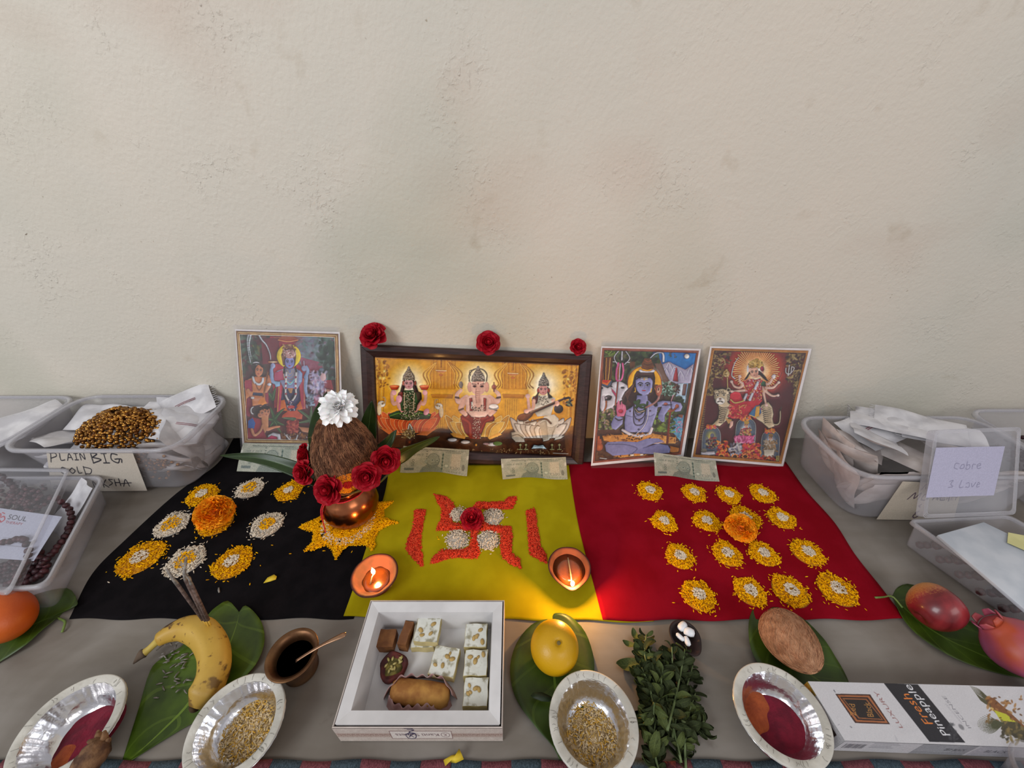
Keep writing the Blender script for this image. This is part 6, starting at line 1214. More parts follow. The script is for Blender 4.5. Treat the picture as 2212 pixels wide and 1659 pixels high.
for k in range(4): i2 = [ctr + (v - ctr) * (.99 - k*.022) + nn * .012 for v in r_]; g.tube(i2 + i2[:1], .0008, 4)
g.build('lid_ridges', M_rimp, fbx, world=True)
def p_cob(P):
    hand(P, [[62,40,54,38,52,48,60,52],[68,42,66,50,74,50,74,42,68,42],[80,34,80,52,88,50,86,42,80,44],[94,52,94,42,100,42],[106,46,112,44,110,40,104,44,108,52,114,50],[48,80,56,78,52,86,58,92,48,94],[76,78,74,94,82,94],[88,86,94,84,96,94,88,94],[100,86,104,94,110,84],[114,90,120,88,116,84,114,94,120,94]], 1.4, '77748c')
def onlid(u, v):
    d = Vector(ray(u, v)); c0 = Vector((0, 0, CAMH)); t = (lq[0] + nn * .0135 - c0).dot(nn) / d.dot(nn); return c0 + d * t
paper([onlid(2022, 967), onlid(2171, 964), onlid(2147, 1070), onlid(2000, 1075)], 150, 110, (160, 116), p_cob, 'paper_label', 'lilac paper label with faint pencil writing on the upright lid', bg='a9a6bc')
pb = [fl(2021, 1160, .064), fl(2120, 1132, .066), fl(2240, 1190, .066), fl(2290, 1300, .064), fl(2212, 1325, .060), fl(2140, 1262, .066)]
wp = empty('white_paper_packet', fl(2120, 1220, .06), 'white paper packet lying on the open hinged box', 'packet')
g = MB(); g.add([p + Vector((0, 0, .006)) for p in pb] + pb, [(0, 5, 4, 3, 2, 1)] + [(i, (i+1) % 6, 6+(i+1) % 6, 6+i) for i in range(6)] + [(6, 7, 8, 9, 10, 11)]); g.build('packet_sheet', mat('white_packet', 'aeb4bc', 'c0c4ca', .5, 20, bump=.4, bscale=30), wp, world=True, bevel=.001)
yn = [fl(2178, 1150, .074), fl(2230, 1160, .074), fl(2240, 1200, .074), fl(2176, 1172, .074)]
MBy = MB().hexa([p - Vector((0,0,.0006)) for p in (yn[3], yn[2], yn[1], yn[0])], [yn[3], yn[2], yn[1], yn[0]]).build('yellow_slip', mat('yellow_paper', 'c2bd84', 'ccc68c', .7), None, smooth=False); tag(MBy, 'pale yellow paper slip on the packet at the right edge', 'paper')
for k in range(9): beadstring([Vector((.75 + .004*k + dx, .43 - .014*k + dy, .012 + .02*(k % 2) + dz_)) for dx, dy, dz_ in ((0, 0, 0), (.03, -.006, .012), (.07, -.01, .016), (.11, -.012, .012), (.14, -.014, .004))], .0068, 'dark purple bead string inside the open hinged box', 'dark purple bead strings in the hinged box', 26, 50 + k)
# ---------------------------------------------------------------- fruit
def smooth_fruit(name, part, c, prof, m, label, cat, axis=(0, 0, 1), seg=40, fn=None):
    o = empty(name, c, label, cat); q = Vector(axis).normalized().to_track_quat('Z', 'Y').to_matrix().to_4x4()
    MB().lathe(prof, seg, q, fn).build(part, m, o, sub=1); return o, q
def ell(r, h, n=14, k=1.0): return [(max(.0003, r * math.sin(t) ** k), -h * math.cos(t)) for t in [math.pi * i / n for i in range(n + 1)]]
M_or = mat('orange_peel_yellow', 'b88c04', 'cc9a08', .38, 12, bump=.35, bscale=420, spec=.5, bdist=.0006, mix=(.3, .7))
c = fl(1198, 1396, .034); c.z = .032
o, q = smooth_fruit('orange_fruit', 'peel', c, [(.0003, .0255)] + [(r, z) for r, z in reversed(ell(.0345, .031))][1:] , M_or, 'yellow orange with its stalk end up on the middle betel leaf', 'fruit', (.12, -.25, 1))
MB().lathe([(.0016, 0), (.0028, .0006), (.0026, .0012), (.0010, .0006), (.0003, .0008)], 12, q @ Matrix.Translation((0, 0, .0300))).build('stalk_scar', mat('stalk_scar', '6a5a2c', '8a7a40'), o)
M_or2 = mat('orange_red_peel', 'b24a10', 'c65c18', .42, 10, bump=.35, bscale=380, bdist=.0006)
smooth_fruit('orange_fruit', 'peel', fl(8, 1330, .036), ell(.034, .042), M_or2, 'bright orange fruit cut off by the left edge, on a leaf', 'fruit', (-.8, .5, .2))
def apple_mat():
    m = mat('apple_skin', '5a0c14', '9c3034', .34, 34, stretch=(1, 1, .25), mix=(.35, .72), coat=.3); N, L = m.node_tree.nodes, m.node_tree.links; B = N['Principled BSDF']
    tc = N.new('ShaderNodeTexCoord'); s = N.new('ShaderNodeSeparateXYZ'); L.new(tc.outputs['Object'], s.inputs[0]); n = N.new('ShaderNodeTexNoise'); n.inputs['Scale'].default_value = 30
    a = N.new('ShaderNodeMath'); a.operation = 'MULTIPLY_ADD'; a.inputs[1].default_value = .02; L.new(n.outputs['Fac'], a.inputs[0]); L.new(s.outputs[1], a.inputs[2])
    r = N.new('ShaderNodeMapRange'); r.inputs[1].default_value = .016; r.inputs[2].default_value = .036; L.new(a.outputs[0], r.inputs[0])
    x = N.new('ShaderNodeMix'); x.data_type = 'RGBA'; L.new(r.outputs[0], x.inputs[0]); src = B.inputs['Base Color'].links[0].from_socket; L.new(src, x.inputs[6]); x.inputs[7].default_value = (*lin('c88a48'), 1); L.new(x.outputs[2], B.inputs['Base Color']); return m
c = fl(2020, 1312, .033)
o, q = smooth_fruit('apple', 'skin', c, [(.0003, -.022), (.006, -.027), (.014, -.030), (.026, -.022), (.0325, -.006), (.0335, .008), (.029, .022), (.018, .030), (.008, .029), (.0035, .024), (.0003, .021)], apple_mat(), 'red apple with a yellow patch on the right leaf', 'fruit', (.75, .25, .45))
MB().tube([q @ Vector((0, 0, .021)), q @ Vector((.001, 0, .032))], .0012, 6).build('stalk', M_stem, o)
M_pom = mat('pomegranate_skin', 'a84426', 'a05070', .45, 16, mix=(.38, .62), bump=.25, bscale=50, detail=3)
c = fl(2208, 1404, .040)
o, q = smooth_fruit('pomegranate', 'skin', c, [(.0003, -.036), (.015, -.034), (.030, -.022), (.038, -.004), (.0365, .014), (.027, .029), (.018, .036), (.0165, .044)], M_pom, 'pink and orange pomegranate at the right edge, crown to the upper left', 'fruit', (-.55, .65, .35), fn=lambda p, a: Vector((p.x*(1+.04*math.cos(5*a)), p.y*(1+.04*math.cos(5*a)), p.z)))
for k in range(6):
    a = k * 1.047; g = MB(); g.grid(lambda s, t: q @ Vector(((.0165 + .001*t) * math.cos(a + (s-.5)*1.0*(1-t*.5)), (.0165 + .001*t) * math.sin(a + (s-.5)*1.0*(1-t*.5)), .042 + .008*t)), 4, 3); g.build('crown_lobe', M_pom, o, solid=.0015)
M_nut = mat('hairy_coconut_shell', '8a5c40', 'b08464', .95, 110, detail=8, bump=1, bscale=170, stretch=(1, 1, .5), bdist=.002)
c = fl(1708, 1383, .034)
o, q = smooth_fruit('hairy_coconut', 'shell', c, [(r * (1 - .14 * z / .045), z) for r, z in ell(.0325, .0415)], M_nut, 'smooth oval brown coconut with short fibres on the right betel leaf', 'coconut', (.22, -.85, .12))
g = MB(); rg = random.Random(21)
for k in range(2400):
    t = math.acos(rg.uniform(-1, 1)); a = rg.uniform(0, 6.283); pts = []
    tw = rg.uniform(-1, 1)
    for i in range(4):
        tt = min(3.1, max(.05, t + i*.07*math.cos(tw))); aa = a + i*.09*math.sin(tw)+ i*.05; z = -.0415*math.cos(tt); r = .0325*math.sin(tt)*(1-.14*z/.045) + .0003 + .0006*math.sin(i)
        pts.append(q @ Vector((r*math.cos(aa), r*math.sin(aa), z*1.01)))
    cc = rg.uniform(.6, 1.5); g.tube(pts, .00016, 3, (cc, cc*.95, cc*.9), cap=False)
g.build('shell_fibres', mat('shell_fibre', 'a07454', 'b88c6c', .9, 50, attr=True), o, cols=True)['kind'] = 'stuff'
# banana
def ban_mat():
    m = mat('banana_peel', 'b08a34', 'c4a044', .5, 16, mix=(.3, .7)); N, L = m.node_tree.nodes, m.node_tree.links; B = N['Principled BSDF']; tc = N.new('ShaderNodeTexCoord'); src = B.inputs['Base Color'].links[0].from_socket
    for sc, lo, hi, col, st in ((30, .565, .61, '4a3220', (1, 1, 1)), (110, .62, .69, '5c3a1a', (1, 1, 1)), (9, .50, .75, '8c6c2c', (1, 1, 1))):
        n = N.new('ShaderNodeTexNoise'); n.inputs['Scale'].default_value = sc; n.inputs['Detail'].default_value = 7; L.new(tc.outputs['Object'], n.inputs['Vector'])
        r = N.new('ShaderNodeMapRange'); r.inputs[1].default_value = lo; r.inputs[2].default_value = hi; L.new(n.outputs['Fac'], r.inputs[0])
        x = N.new('ShaderNodeMix'); x.data_type = 'RGBA'; L.new(r.outputs[0], x.inputs[0]); L.new(src, x.inputs[6]); x.inputs[7].default_value = (*lin(col), 1); src = x.outputs[2]
    L.new(src, B.inputs['Base Color']); return m
bc = fl(450, 1420, 0); ban = empty('banana', bc, 'spotted yellow banana bent over the bright betel leaf', 'fruit')
bp = [fl(343, 1382, .028), fl(372, 1366, .030), fl(405, 1358, .031), fl(440, 1368, .031), (fl(460, 1400, .029)), fl(463, 1440, .026), fl(452, 1475, .023), fl(436, 1503, .020), fl(420, 1528, .017)]
sp9 = spline(bp, 34); rad = []
for i in range(35):
    t = i / 34; rad.append(.0195 * min(1, (.48 + 1.5*t) if t < .35 else 1, ((1.0 - t) * 4.2 + .40)) )
g = MB()
def bangrid():
    n = len(sp9); vs = []
    for i, p in enumerate(sp9):
        T_ = (sp9[min(i+1, n-1)] - sp9[max(i-1, 0)]).normalized(); A = T_.cross(Vector((0, 0, 1))).normalized(); B_ = A.cross(T_)
        for k in range(20):
            an = 6.283*k/20; r = rad[i] * (1 + .045*math.cos(5*an)); vs.append(p + A*r*math.cos(an) + B_*r*math.sin(an) - bc)
    g.add(vs, [(i*20+k, (i+1)*20+k, (i+1)*20+(k+1) % 20, i*20+(k+1) % 20) for i in range(n-1) for k in range(20)] + [tuple(range(20)), tuple((n-1)*20 + k for k in reversed(range(20)))])
bangrid(); g.build('peel', ban_mat(), ban)
MB().tube([q_ - bc for q_ in spline([fl(347, 1380, .027), fl(335, 1390, .024), fl(322, 1402, .020), fl(312, 1410, .018)], 8)], [.0095, .0065, .0052, .0048, .0046, .0046, .0048, .005, .0056], 12).build('neck', mat('banana_neck', 'a89040', 'b8a04c', .6), ban)
MB().tube([q_ - bc for q_ in spline([fl(314, 1408, .018), fl(304, 1416, .017), fl(288, 1434, .013)], 6)], [.0052, .0066, .0068, .0058, .0042, .0026, .0008], 10).build('dried_stalk_tip', mat('dried_tip', '3c3028', '5a4a3c', .9, 60, bump=.6), ban)
MB().tube([fl(419, 1530, .017) - bc, fl(416, 1535, .015) - bc], [.0065, .004], 10).build('blossom_end', mat('blossom_end', '3a2c18', '4c3a20', .9), ban)
# incense sticks pushed into the banana
gi = 'incense sticks standing in the banana'; M_inc = mat('incense_paste', '4a3a34', '6a5850', .95, 200, bump=.8); M_ash = mat('incense_ash', '6c6660', '8e8880', .95, 200, bump=.8); M_bam = mat('bamboo_stick', 'b8902c', 'd0a840', .6)
foot = [(452, 1354), (458, 1352), (448, 1350)]
for (f, m1, m2, tip, lb) in (((448, 1352), (383, 1262), (372, 1248), (360, 1229), 'leftmost incense stick in the banana, tip leaning left'), ((452, 1356), (401, 1252), (398, 1238), (403, 1203), 'middle incense stick in the banana with a glowing tip, ash standing upright'), ((456, 1353), (413, 1262), (409, 1249), (399, 1238), 'right incense stick in the banana with short ash')):
    b0 = fl(*f, .044); T0 = Vector((0, 0, 0)); e1 = fl(*m1, .135); d = (e1 - b0); b1 = b0 + d*.16; a1 = fl(*m2, .145); a2 = fl(*tip, .160); o = empty('incense_stick', b0, lb, 'incense', gi)
    MB().tube([b0 - d.normalized()*.004 - b0, b1 - b0], .0011, 8).build('bamboo_core', M_bam, o); MB().tube([b1 - b0, e1 - b0], .0023, 10).build('incense_coating', M_inc, o); MB().tube([e1 - b0, a1 - b0, a2 - b0], [.0023, .002, .0013], 8).build('ash', M_ash, o)
# ash flakes on the leaf
g = MB(); rg = random.Random(5); af = empty('incense_ash_flakes', fl(385, 1430, .004), 'grey curls of incense ash fallen on the bright betel leaf', 'ash')
for k in range(46):
    u, v = (rg.gauss(372, 22), rg.gauss(1415, 14)) if k < 30 else (rg.gauss(378, 24), rg.gauss(1468, 16)); p = fl(u, v, .004 + rg.uniform(0, .004) * (k < 30)); a = rg.gauss(.2, .5); d = Vector((math.cos(a), math.sin(a), 0)) * rg.uniform(.002, .005); g.tube([p - d, p + Vector((0, 0, .0008)), p + d], [.0008, .0010, .0006], 5)
g.build('ash_curls', M_ash, af, world=True)['kind'] = 'stuff'
# ---------------------------------------------------------------- foil paper bowls
def foil_mat():
    m, N, L, B = new_mat('silver_foil'); B.inputs['Base Color'].default_value = (.74, .74, .76, 1); B.inputs['Metallic'].default_value = 1; B.inputs['Roughness'].default_value = .2
    tc = N.new('ShaderNodeTexCoord'); n = N.new('ShaderNodeTexNoise'); n.inputs['Scale'].default_value = 70; n.inputs['Detail'].default_value = 3; v = N.new('ShaderNodeTexVoronoi'); v.inputs['Scale'].default_value = 55
    L.new(tc.outputs['Object'], n.inputs[0]); L.new(tc.outputs['Object'], v.inputs[0]); a = N.new('ShaderNodeMath'); a.operation = 'ADD'; L.new(n.outputs['Fac'], a.inputs[0]); L.new(v.outputs['Distance'], a.inputs[1])
    b = N.new('ShaderNodeBump'); b.inputs['Strength'].default_value = .55; b.inputs['Distance'].default_value = .0016; L.new(a.outputs[0], b.inputs['Height']); L.new(b.outputs[0], B.inputs['Normal']); return m
M_foil = foil_mat(); M_rim = mat('bowl_rim_paper', 'aca89e', 'c8c4ba', .5, 30, bump=.8, bscale=140, metal=.0, coat=.3); M_crease = mat('foil_crease', '88867e', 'a8a69e', .3, 60, metal=.8)
def bowl(u, v, label, R=.0545, H=.035, tilt=(0, 0)):
    c = fl(u, v, H * .95); c.z = .001; o = empty('foil_bowl', c, label, 'bowl', 'silver foil paper bowls along the front'); rg = random.Random(int(u)); ph = [rg.uniform(0, 6.28) for _ in range(4)]
    fn = lambda p, a: Vector((p.x, p.y, p.z + .0008*math.sin(3*a+ph[0])*(p.z/H) + tilt[0]*p.x*0 ))
    cr = lambda p, a: Vector((p.x*(1+.004*math.sin(38*a+ph[1])), p.y*(1+.004*math.sin(38*a+ph[1])), p.z + .0008*math.sin(3*a+ph[0])*(p.z/H)))
    MB().lathe([(R*.50, 0), (R*.56, .001), (R*.83, H*.93), (R*.985, H*.965), (R*1.0, H*.93)], 96, fn=cr, cap=False).build('foil_outside', M_foil, o)
    MB().lathe([(R*1.0, H*.955), (R*.995, H*1.02), (R*.97, H*1.03), (R*.84, H*1.0), (R*.80, H*.97)], 96, fn=fn, cap=False).build('rim', M_rim, o)
    MB().lathe([(R*.815, H*.985), (R*.77, H*.86), (R*.66, H*.45), (R*.56, H*.14), (R*.45, H*.06), (.0004, H*.06)], 96, cap=False, fn=lambda p, a: Vector((p.x*(1+.010*math.sin(30*a+ph[2])*(p.z > H*.2)), p.y*(1+.010*math.sin(30*a+ph[2])*(p.z > H*.2)), p.z))).build('foil_lining', M_foil, o)
    g = MB()
    for k in range(34):
        a = rg.uniform(0, 6.283); r0, r1 = R*rg.uniform(.81, .87), R*rg.uniform(.9, .985); pts = [Vector((r*math.cos(a+d_), r*math.sin(a+d_), H*1.012 + (r-R*.84)/(R*.13)*H*.03 + .0008*math.sin(3*a+ph[0]))) for r, d_ in ((r0, 0), ((r0+r1)/2, rg.uniform(-.03, .03)), (r1, rg.uniform(-.03, .03)))]; g.tube(pts, .00016, 3)
    g.build('rim_creases', M_crease, o)['kind'] = 'stuff'; return o, c, R, H
x_ = lambda r, t: r*math.cos(t)
y_ = lambda r, t: r*math.sin(t)
def heap(o, R, H, name, m, side, h, col=None, r_=.72, seed=0):
    g = MB(); rg = random.Random(seed); ph = rg.uniform(0, 6)
    def fn(a, b):
        t = a * 6.2832; r = R * r_ * b * (1 + .05*math.sin(3*t+ph)); z = H*.10 + h*(1-b*b) + .0012*math.sin(x_(r, t)*180+ph)*math.sin(y_(r, t)*150+ph*2)*min(1, (1-b)*4)
        k = r*math.cos(t - side)/R; return Vector((r*math.cos(t) + math.cos(side)*R*.05, r*math.sin(t) + math.sin(side)*R*.05, max(H*.07, z + k*H*.28)))
    g.grid(fn, 48, 16); return g.build(name, m, o)
M_kk = mat('crimson_powder', '5c0a20', '741028', .95, 60, bump=.8, bscale=300, bdist=.002); M_kk2 = mat('orange_brown_powder', '8a3c1c', 'a04c24', .95, 60, bump=.8, bscale=300, bdist=.002)
gbw = None
for (u, v, sd_, s2, lb) in ((152, 1570, -.3, -1.2, 'silver foil bowl of crimson and orange powder at the far left'), (1686, 1541, -.6, 2.6, 'silver foil bowl of crimson and orange powder beside the incense box')):
    o, c, R, H = bowl(u, v, lb); heap(o, R, H, 'crimson_powder', M_kk, sd_, .007, seed=int(u)); q_ = heap(o, R, H, 'orange_powder', M_kk2, s2, .0075, r_=.5, seed=int(u)+1); q_.location = (math.cos(s2)*R*.17, math.sin(s2)*R*.17, -.0004)
M_ricew = mat('soaked_rice_bed', 'a08458', 'b8a07c', .8, 300, bump=1, bscale=500)
for (u, v, sd_, lb) in ((512, 1567, .6, 'silver foil bowl of soaked rice nearest the banana tip'), (1281, 1560, -1.4, 'silver foil bowl of soaked rice left of the herb bunch')):
    o, c, R, H = bowl(u, v, lb); heap(o, R, H, 'rice_bed', M_ricew, sd_, .003, seed=int(u)); rgn = np.random.default_rng(int(u)); pts = []
    for _ in range(900):
        q, a = math.sqrt(rgn.uniform(0, 1)) * R*.71, rgn.uniform(0, 6.283); x, y = q*math.cos(a) + math.cos(sd_)*R*.05, q*math.sin(a) + math.sin(sd_)*R*.05; k = q*math.cos(a-sd_)/R
        pts.append((x + c.x, y + c.y, c.z + max(H*.07, H*.10 + .003*(1-(q/R/.72)**2) + k*H*.28) + .001))
    grains('soaked_rice', pts, [(.56, .42, .24), (.62, .50, .33), (.50, .34, .12), (.56, .32, .05)], o, seed=int(u), L=.0062, W=.0008)
# ---------------------------------------------------------------- brass tumbler, spoon
M_brass = mat('aged_brass', '5c3e28', '7c5a3c', .38, 30, metal=.8, bump=.15, bscale=60); M_oil = mat('dark_liquid', '140c08', '1c120c', .06, 20)
c = fl(631, 1413, .046); c.z = .001; tm = empty('brass_tumbler', c, 'small aged brass tumbler with dark liquid', 'cup'); tm.scale = (.88, .88, .88)
MB().lathe([(.024, 0), (.0265, .003), (.0255, .008), (.0270, .020), (.0290, .032), (.0310, .042), (.0375, .049), (.0385, .051), (.0375, .0525), (.0330, .050), (.0285, .046), (.0265, .036), (.0250, .012), (.0004, .010)], 56).build('cup_body', M_brass, tm)
MB().lathe([(.0262, .036), (.0004, .036)], 40).build('dark_liquid', M_oil, tm)
a, b = fl(640, 1428, .040), fl(748, 1370, .060); d = (b - a).normalized(); sn = Vector((-d.y, d.x, 0)).normalized(); o = empty('spoon', a, 'small copper coloured spoon resting in the brass tumbler', 'spoon')
g = MB(); L_ = (b - a).length
g.grid(lambda s, t: d*(t*L_) + sn*((s-.5)*2*(.0018 + .0024*max(0, (t-.55))*2 - .0036*max(0, t-.93)*8)) + Vector((0, 0, .0008*math.cos((s-.5)*3) + .004*math.sin(t*3.1))), 4, 24); g.build('handle', mat('copper_spoon', '8a6850', 'a88468', .3, 40, metal=.85), o, solid=.0009)
g = MB(); g.grid(lambda s, t: d*(-.022 + t*.024) + sn*((s-.5)*2*.008*math.sin(math.pi*min(.97, t+.04))**.6) + Vector((0, 0, -.0035*(1-(2*s-1)**2)*math.sin(math.pi*t) - .013)), 8, 8); g.build('spoon_bowl', M_brass, o, solid=.0008)
# ---------------------------------------------------------------- sweet box
M_card = mat('white_card', 'c6c4c4', 'd2d0d0', .5, 20); M_card2 = mat('cream_card', 'b4a8a0', 'c0b4ac', .6, 60, bump=.2, bscale=200)
x0, x1, y0, y1, HB = -.2165, -.0115, .1625, .3135, .047; cx, cy = (x0+x1)/2, (y0+y1)/2
sb = empty('sweet_box', (cx, cy, 0), 'open white cardboard box of Indian sweets in the front centre', 'box')
th = .0014
for nm, a, b in (('side_panel', (x0, y0, .001), (x1, y0+th, HB)), ('side_panel', (x0, y1-th, .001), (x1, y1, HB)), ('side_panel', (x0, y0+th, .001), (x0+th, y1-th, HB)), ('side_panel', (x1-th, y0+th, .001), (x1, y1-th, HB)), ('base_panel', (x0+th, y0+th, .001), (x1-th, y1-th, .0022))):
    MB().box(a, b).build(nm, M_card2, sb, smooth=False, bevel=.0004, world=True)
o_ = [(x0+.003, y0+.003), (x1-.003, y0+.003), (x1-.003, y1-.003), (x0+.003, y1-.003)]; i_ = [(x0+.017, y0+.017), (x1-.017, y0+.017), (x1-.017, y1-.017), (x0+.017, y1-.017)]; f_in = [(x0+.021, y0+.021), (x1-.021, y0+.021), (x1-.021, y1-.021), (x0+.021, y1-.021)]
for k in range(4):
    k2 = (k+1) % 4; g = MB(); g.add([(*o_[k], HB-.004), (*o_[k2], HB-.004), (*o_[k2], HB+.0015), (*o_[k], HB+.0015), (*i_[k2], HB-.001), (*i_[k], HB-.001), (*f_in[k2], .004), (*f_in[k], .004)], [(0, 1, 2, 3), (3, 2, 4, 5), (5, 4, 6, 7)]); g.build('tray_border', M_card, sb, smooth=False, solid=.0009, world=True)
MB().box((f_in[0][0], f_in[0][1], .003), (f_in[2][0], f_in[2][1], .0042)).build('tray_floor', M_card, sb, smooth=False, world=True)
def p_box(P):   # 360 x 42 front strip
    P.img[:] = P.col('bfb2a8'); P.blot(0, 0, 360, 42, ['b4a79e', 'c8bcb2'], 200, 2, 5, 2, .4)
    P.p([0, 17, 360, 17, 360, 27, 0, 27], 'b4a296'); P.l([0, 17, 360, 17], 1, '8a6a60'); P.l([0, 27, 360, 27], 1, '8a6a60')
    for k in range(36):
        x = 4 + k*10; P.l([x, 25, x, 19.5, x+7, 19.5, x+7, 23.5, x+3, 23.5, x+3, 21.5], 1, '7a5850', smooth=False)
    P.p([118, 9, 250, 9, 250, 33, 118, 33], 'd2c8c0'); 
    for q in ([118, 9, 250, 9], [250, 9, 250, 33], [250, 33, 118, 33], [118, 33, 118, 9]): P.l(q, 1.2, '6a4a48')
    P.e(236, 21, 10, 8, '8a7a78'); P.e(236, 21, 8.4, 6.6, 'd2c8c0'); P.text('K', 239, 17, 11, '5a3a40', dx=(-1, 0), dy=(0, 1)); P.text('Kanti Sweets', 222, 17, 12, '4a3038', dx=(-1, 0), dy=(.25, 1), width=94)
    hand(P, [[152, 0, 170, 1], [158, 4, 172, 5, 160, 12, 172, 16, 156, 18], [150, 20, 162, 14, 172, 20, 168, 32, 154, 32, 150, 22], [156, 20, 166, 28], [164, 20, 156, 28]], 2, '2a2444')
P = Pic([Vector((x0, y0-.0004, HB-.0004)), Vector((x1, y0-.0004, HB-.0004)), Vector((x1, y0-.0004, .0015)), Vector((x0, y0-.0004, .0015))], 400, 52, ss=2, local=(360, 42)); p_box(P); P.build('printed_front', M_lab, sb)
# sweets
def sweet_mat(name, c1, c2, sc=60): return mat(name, c1, c2, .75, sc, bump=.6, bscale=140, bdist=.0015)
M_bar = sweet_mat('milk_cake', '6a4020', '84552c'); M_khoya = sweet_mat('cream_barfi', 'b0a06c', 'c4b480', 40); M_roll = sweet_mat('golden_roll', '8a5824', 'b0803c', 50)
M_varq = mat('silver_leaf', 'd4d4ca', '969078', .42, 75, detail=9, bump=.5, bscale=120, mix=(.50, .60), metal=.1); M_nutm = sweet_mat('cashew_bit', 'a88a50', 'b89a60', 80)
def rbox(w_, d_, h_, m, o, name, loc=(0, 0, 0), seed=0):
    g = MB(); rg = random.Random(seed); ph = [rg.uniform(0, 6) for _ in range(3)]
    bm_ = []; n = 6
    faces = []
    def wob(p): return p + Vector((math.sin(p.y*300+ph[0]), math.sin(p.x*300+ph[1]), math.sin(p.x*260+p.y*230+ph[2]))) * .0004
    for ax in range(3):
        for sg in (-1, 1):
            def fn(a, b, ax=ax, sg=sg):
                c_ = [0, 0, 0]; c_[ax] = sg; c_[(ax+1) % 3] = (2*a-1)*sg; c_[(ax+2) % 3] = 2*b-1
                return wob(Vector((c_[0]*w_/2, c_[1]*d_/2, c_[2]*h_/2 + h_/2)) + Vector(loc))
            g.grid(fn, n, n)
    return g.build(name, m, o, smooth=False)
def sweet(u, v, z, w_, d_, h_, rz, kind, label, seed=0, group='sweets in the open box'):
    c = fl(u, v, z + h_); c.z = z; o = empty('sweet', c, label, 'sweet', group, rz=rz); rg = random.Random(seed)
    if kind == 'brown': rbox(w_, d_, h_, M_bar, o, 'sweet_block', seed=seed)
    else:
        rbox(w_, d_, h_, M_khoya, o, 'sweet_block', seed=seed); rbox(w_*.97, d_*.97, .0007, M_varq, o, 'silver_leaf_top', (0, 0, h_), seed=seed)
        for k in range(5):
            p = Vector((rg.uniform(-.32, .32)*w_, rg.uniform(-.32, .32)*d_, h_ + .0014)); s = rg.uniform(.0018, .0032)
            MB().lathe([(.0003, -s*.5), (s*.8, -s*.2), (s, 0), (s*.6, s*.35), (.0003, s*.45)], 8, Matrix.Translation(p) @ Matrix.Rotation(rg.uniform(0, 3), 4, 'Z') @ Matrix.Scale(1.5, 4, (1, 0, 0))).build('nut_piece', M_nutm, o)
    return o
sweet(835, 1378, .0045, .024, .024, .017, 0, 'brown', 'square brown milk sweet in the upper left of the box', 1)
sweet(876, 1366, .0045, .013, .032, .022, -.18, 'brown', 'narrow brown sweet standing beside the upper silvered sweet', 2)
sweet(916, 1372, .0045, .033, .034, .013, 0, 'khoya', 'lower barfi mostly hidden beneath the upper silvered sweet', 3)
sweet(924, 1359, .018, .035, .035, .012, -.04, 'khoya', 'silver topped barfi square at the back, stacked on another', 4)
sweet(960, 1428, .010, .036, .036, .014, -.14, 'khoya', 'silver topped barfi square lying alone in the middle of the box', 5)
for k, (v, lb) in enumerate(((1371, 'back'), (1430, 'middle'), (1493, 'front'))): sweet(1028, v + 1, .0045, .0320, .0318, .021, 0, 'khoya', f'silver topped barfi, {lb} one of the row along the right side of the box', 10 + k)
c = fl(848, 1434, .02); c.z = .0045; o = empty('sweet', c, 'round dark red slice filled with green nuts in the sweet box', 'sweet', 'sweets in the open box')
MB().lathe([(.017, 0), (.019, .004), (.019, .009), (.0165, .012), (.0150, .0105)], 32, fn=lambda p, a: Vector((p.x*(1+.07*math.sin(5*a)), p.y*(1+.09*math.sin(3*a+1)), p.z + .0012*math.sin(4*a)))).build('dark_red_rim', sweet_mat('fig_rim', '3c1414', '5c2018'), o)
MB().lathe([(.0155, .0095), (.008, .0112), (.0004, .0115)], 24).build('green_filling', sweet_mat('pistachio_filling', '4c4418', '7a6c2c', 120), o)
rg = random.Random(2)
for k in range(14): p = Vector((rg.uniform(-.010, .010), rg.uniform(-.010, .010), .0125)); MB().lathe([(.0003, -.001), (.0018, 0), (.0003, .0012)], 7, Matrix.Translation(p) @ Matrix.Rotation(rg.uniform(0, 3), 4, 'Z') @ Matrix.Scale(1.9, 4, (1, 0, 0))).build('nut_piece', mat('pale_nut', 'a89a5c', 'bcae70', .6) if k == 0 else bpy.data.materials['pale_nut'], o)
c = fl(905, 1493, .024); c.z = .016; o = empty('sweet', c, 'long golden brown roll in a pink paper cup at the front of the sweet box', 'sweet', 'sweets in the open box')
o.scale = (1.12, 1.15, 1.1); MB().lathe([(.0004, -.035), (.008, -.034), (.0125, -.028), (.0135, -.01), (.0128, .012), (.0120, .028), (.008, .035), (.0004, .0365)], 28, Matrix.Rotation(math.pi/2, 4, 'Y') @ Matrix.Rotation(.1, 4, 'X'), fn=lambda p, a: Vector((p.x*(1+.05*math.sin(4*a+p.z*200)), p.y*(1+.05*math.sin(3*a+p.z*120)), p.z))).build('roll', M_roll, o)
M_cup = mat('pink_paper_cup', '9a7472', 'b08e8a', .7, 60, bump=.5, bscale=200)
for (w0, hgt, ph, y_, lean) in ((.090, .022, 0, .018, .3), (.080, .017, 2, -.020, -.55)):
    g = MB(); g.grid(lambda a, b: Vector(((a-.5)*w0*(1-.12*b), y_ + lean*.012*b*-1 + .0018*math.sin(a*40)*b - .02*(2*a-1)**4*(1 if y_ > 0 else -.5), -.010 + hgt*b*(1 + .15*math.sin(a*9+ph)) - .004*(2*a-1)**2)), 60, 5); g.build('paper_cup', M_cup, o, solid=.0003)
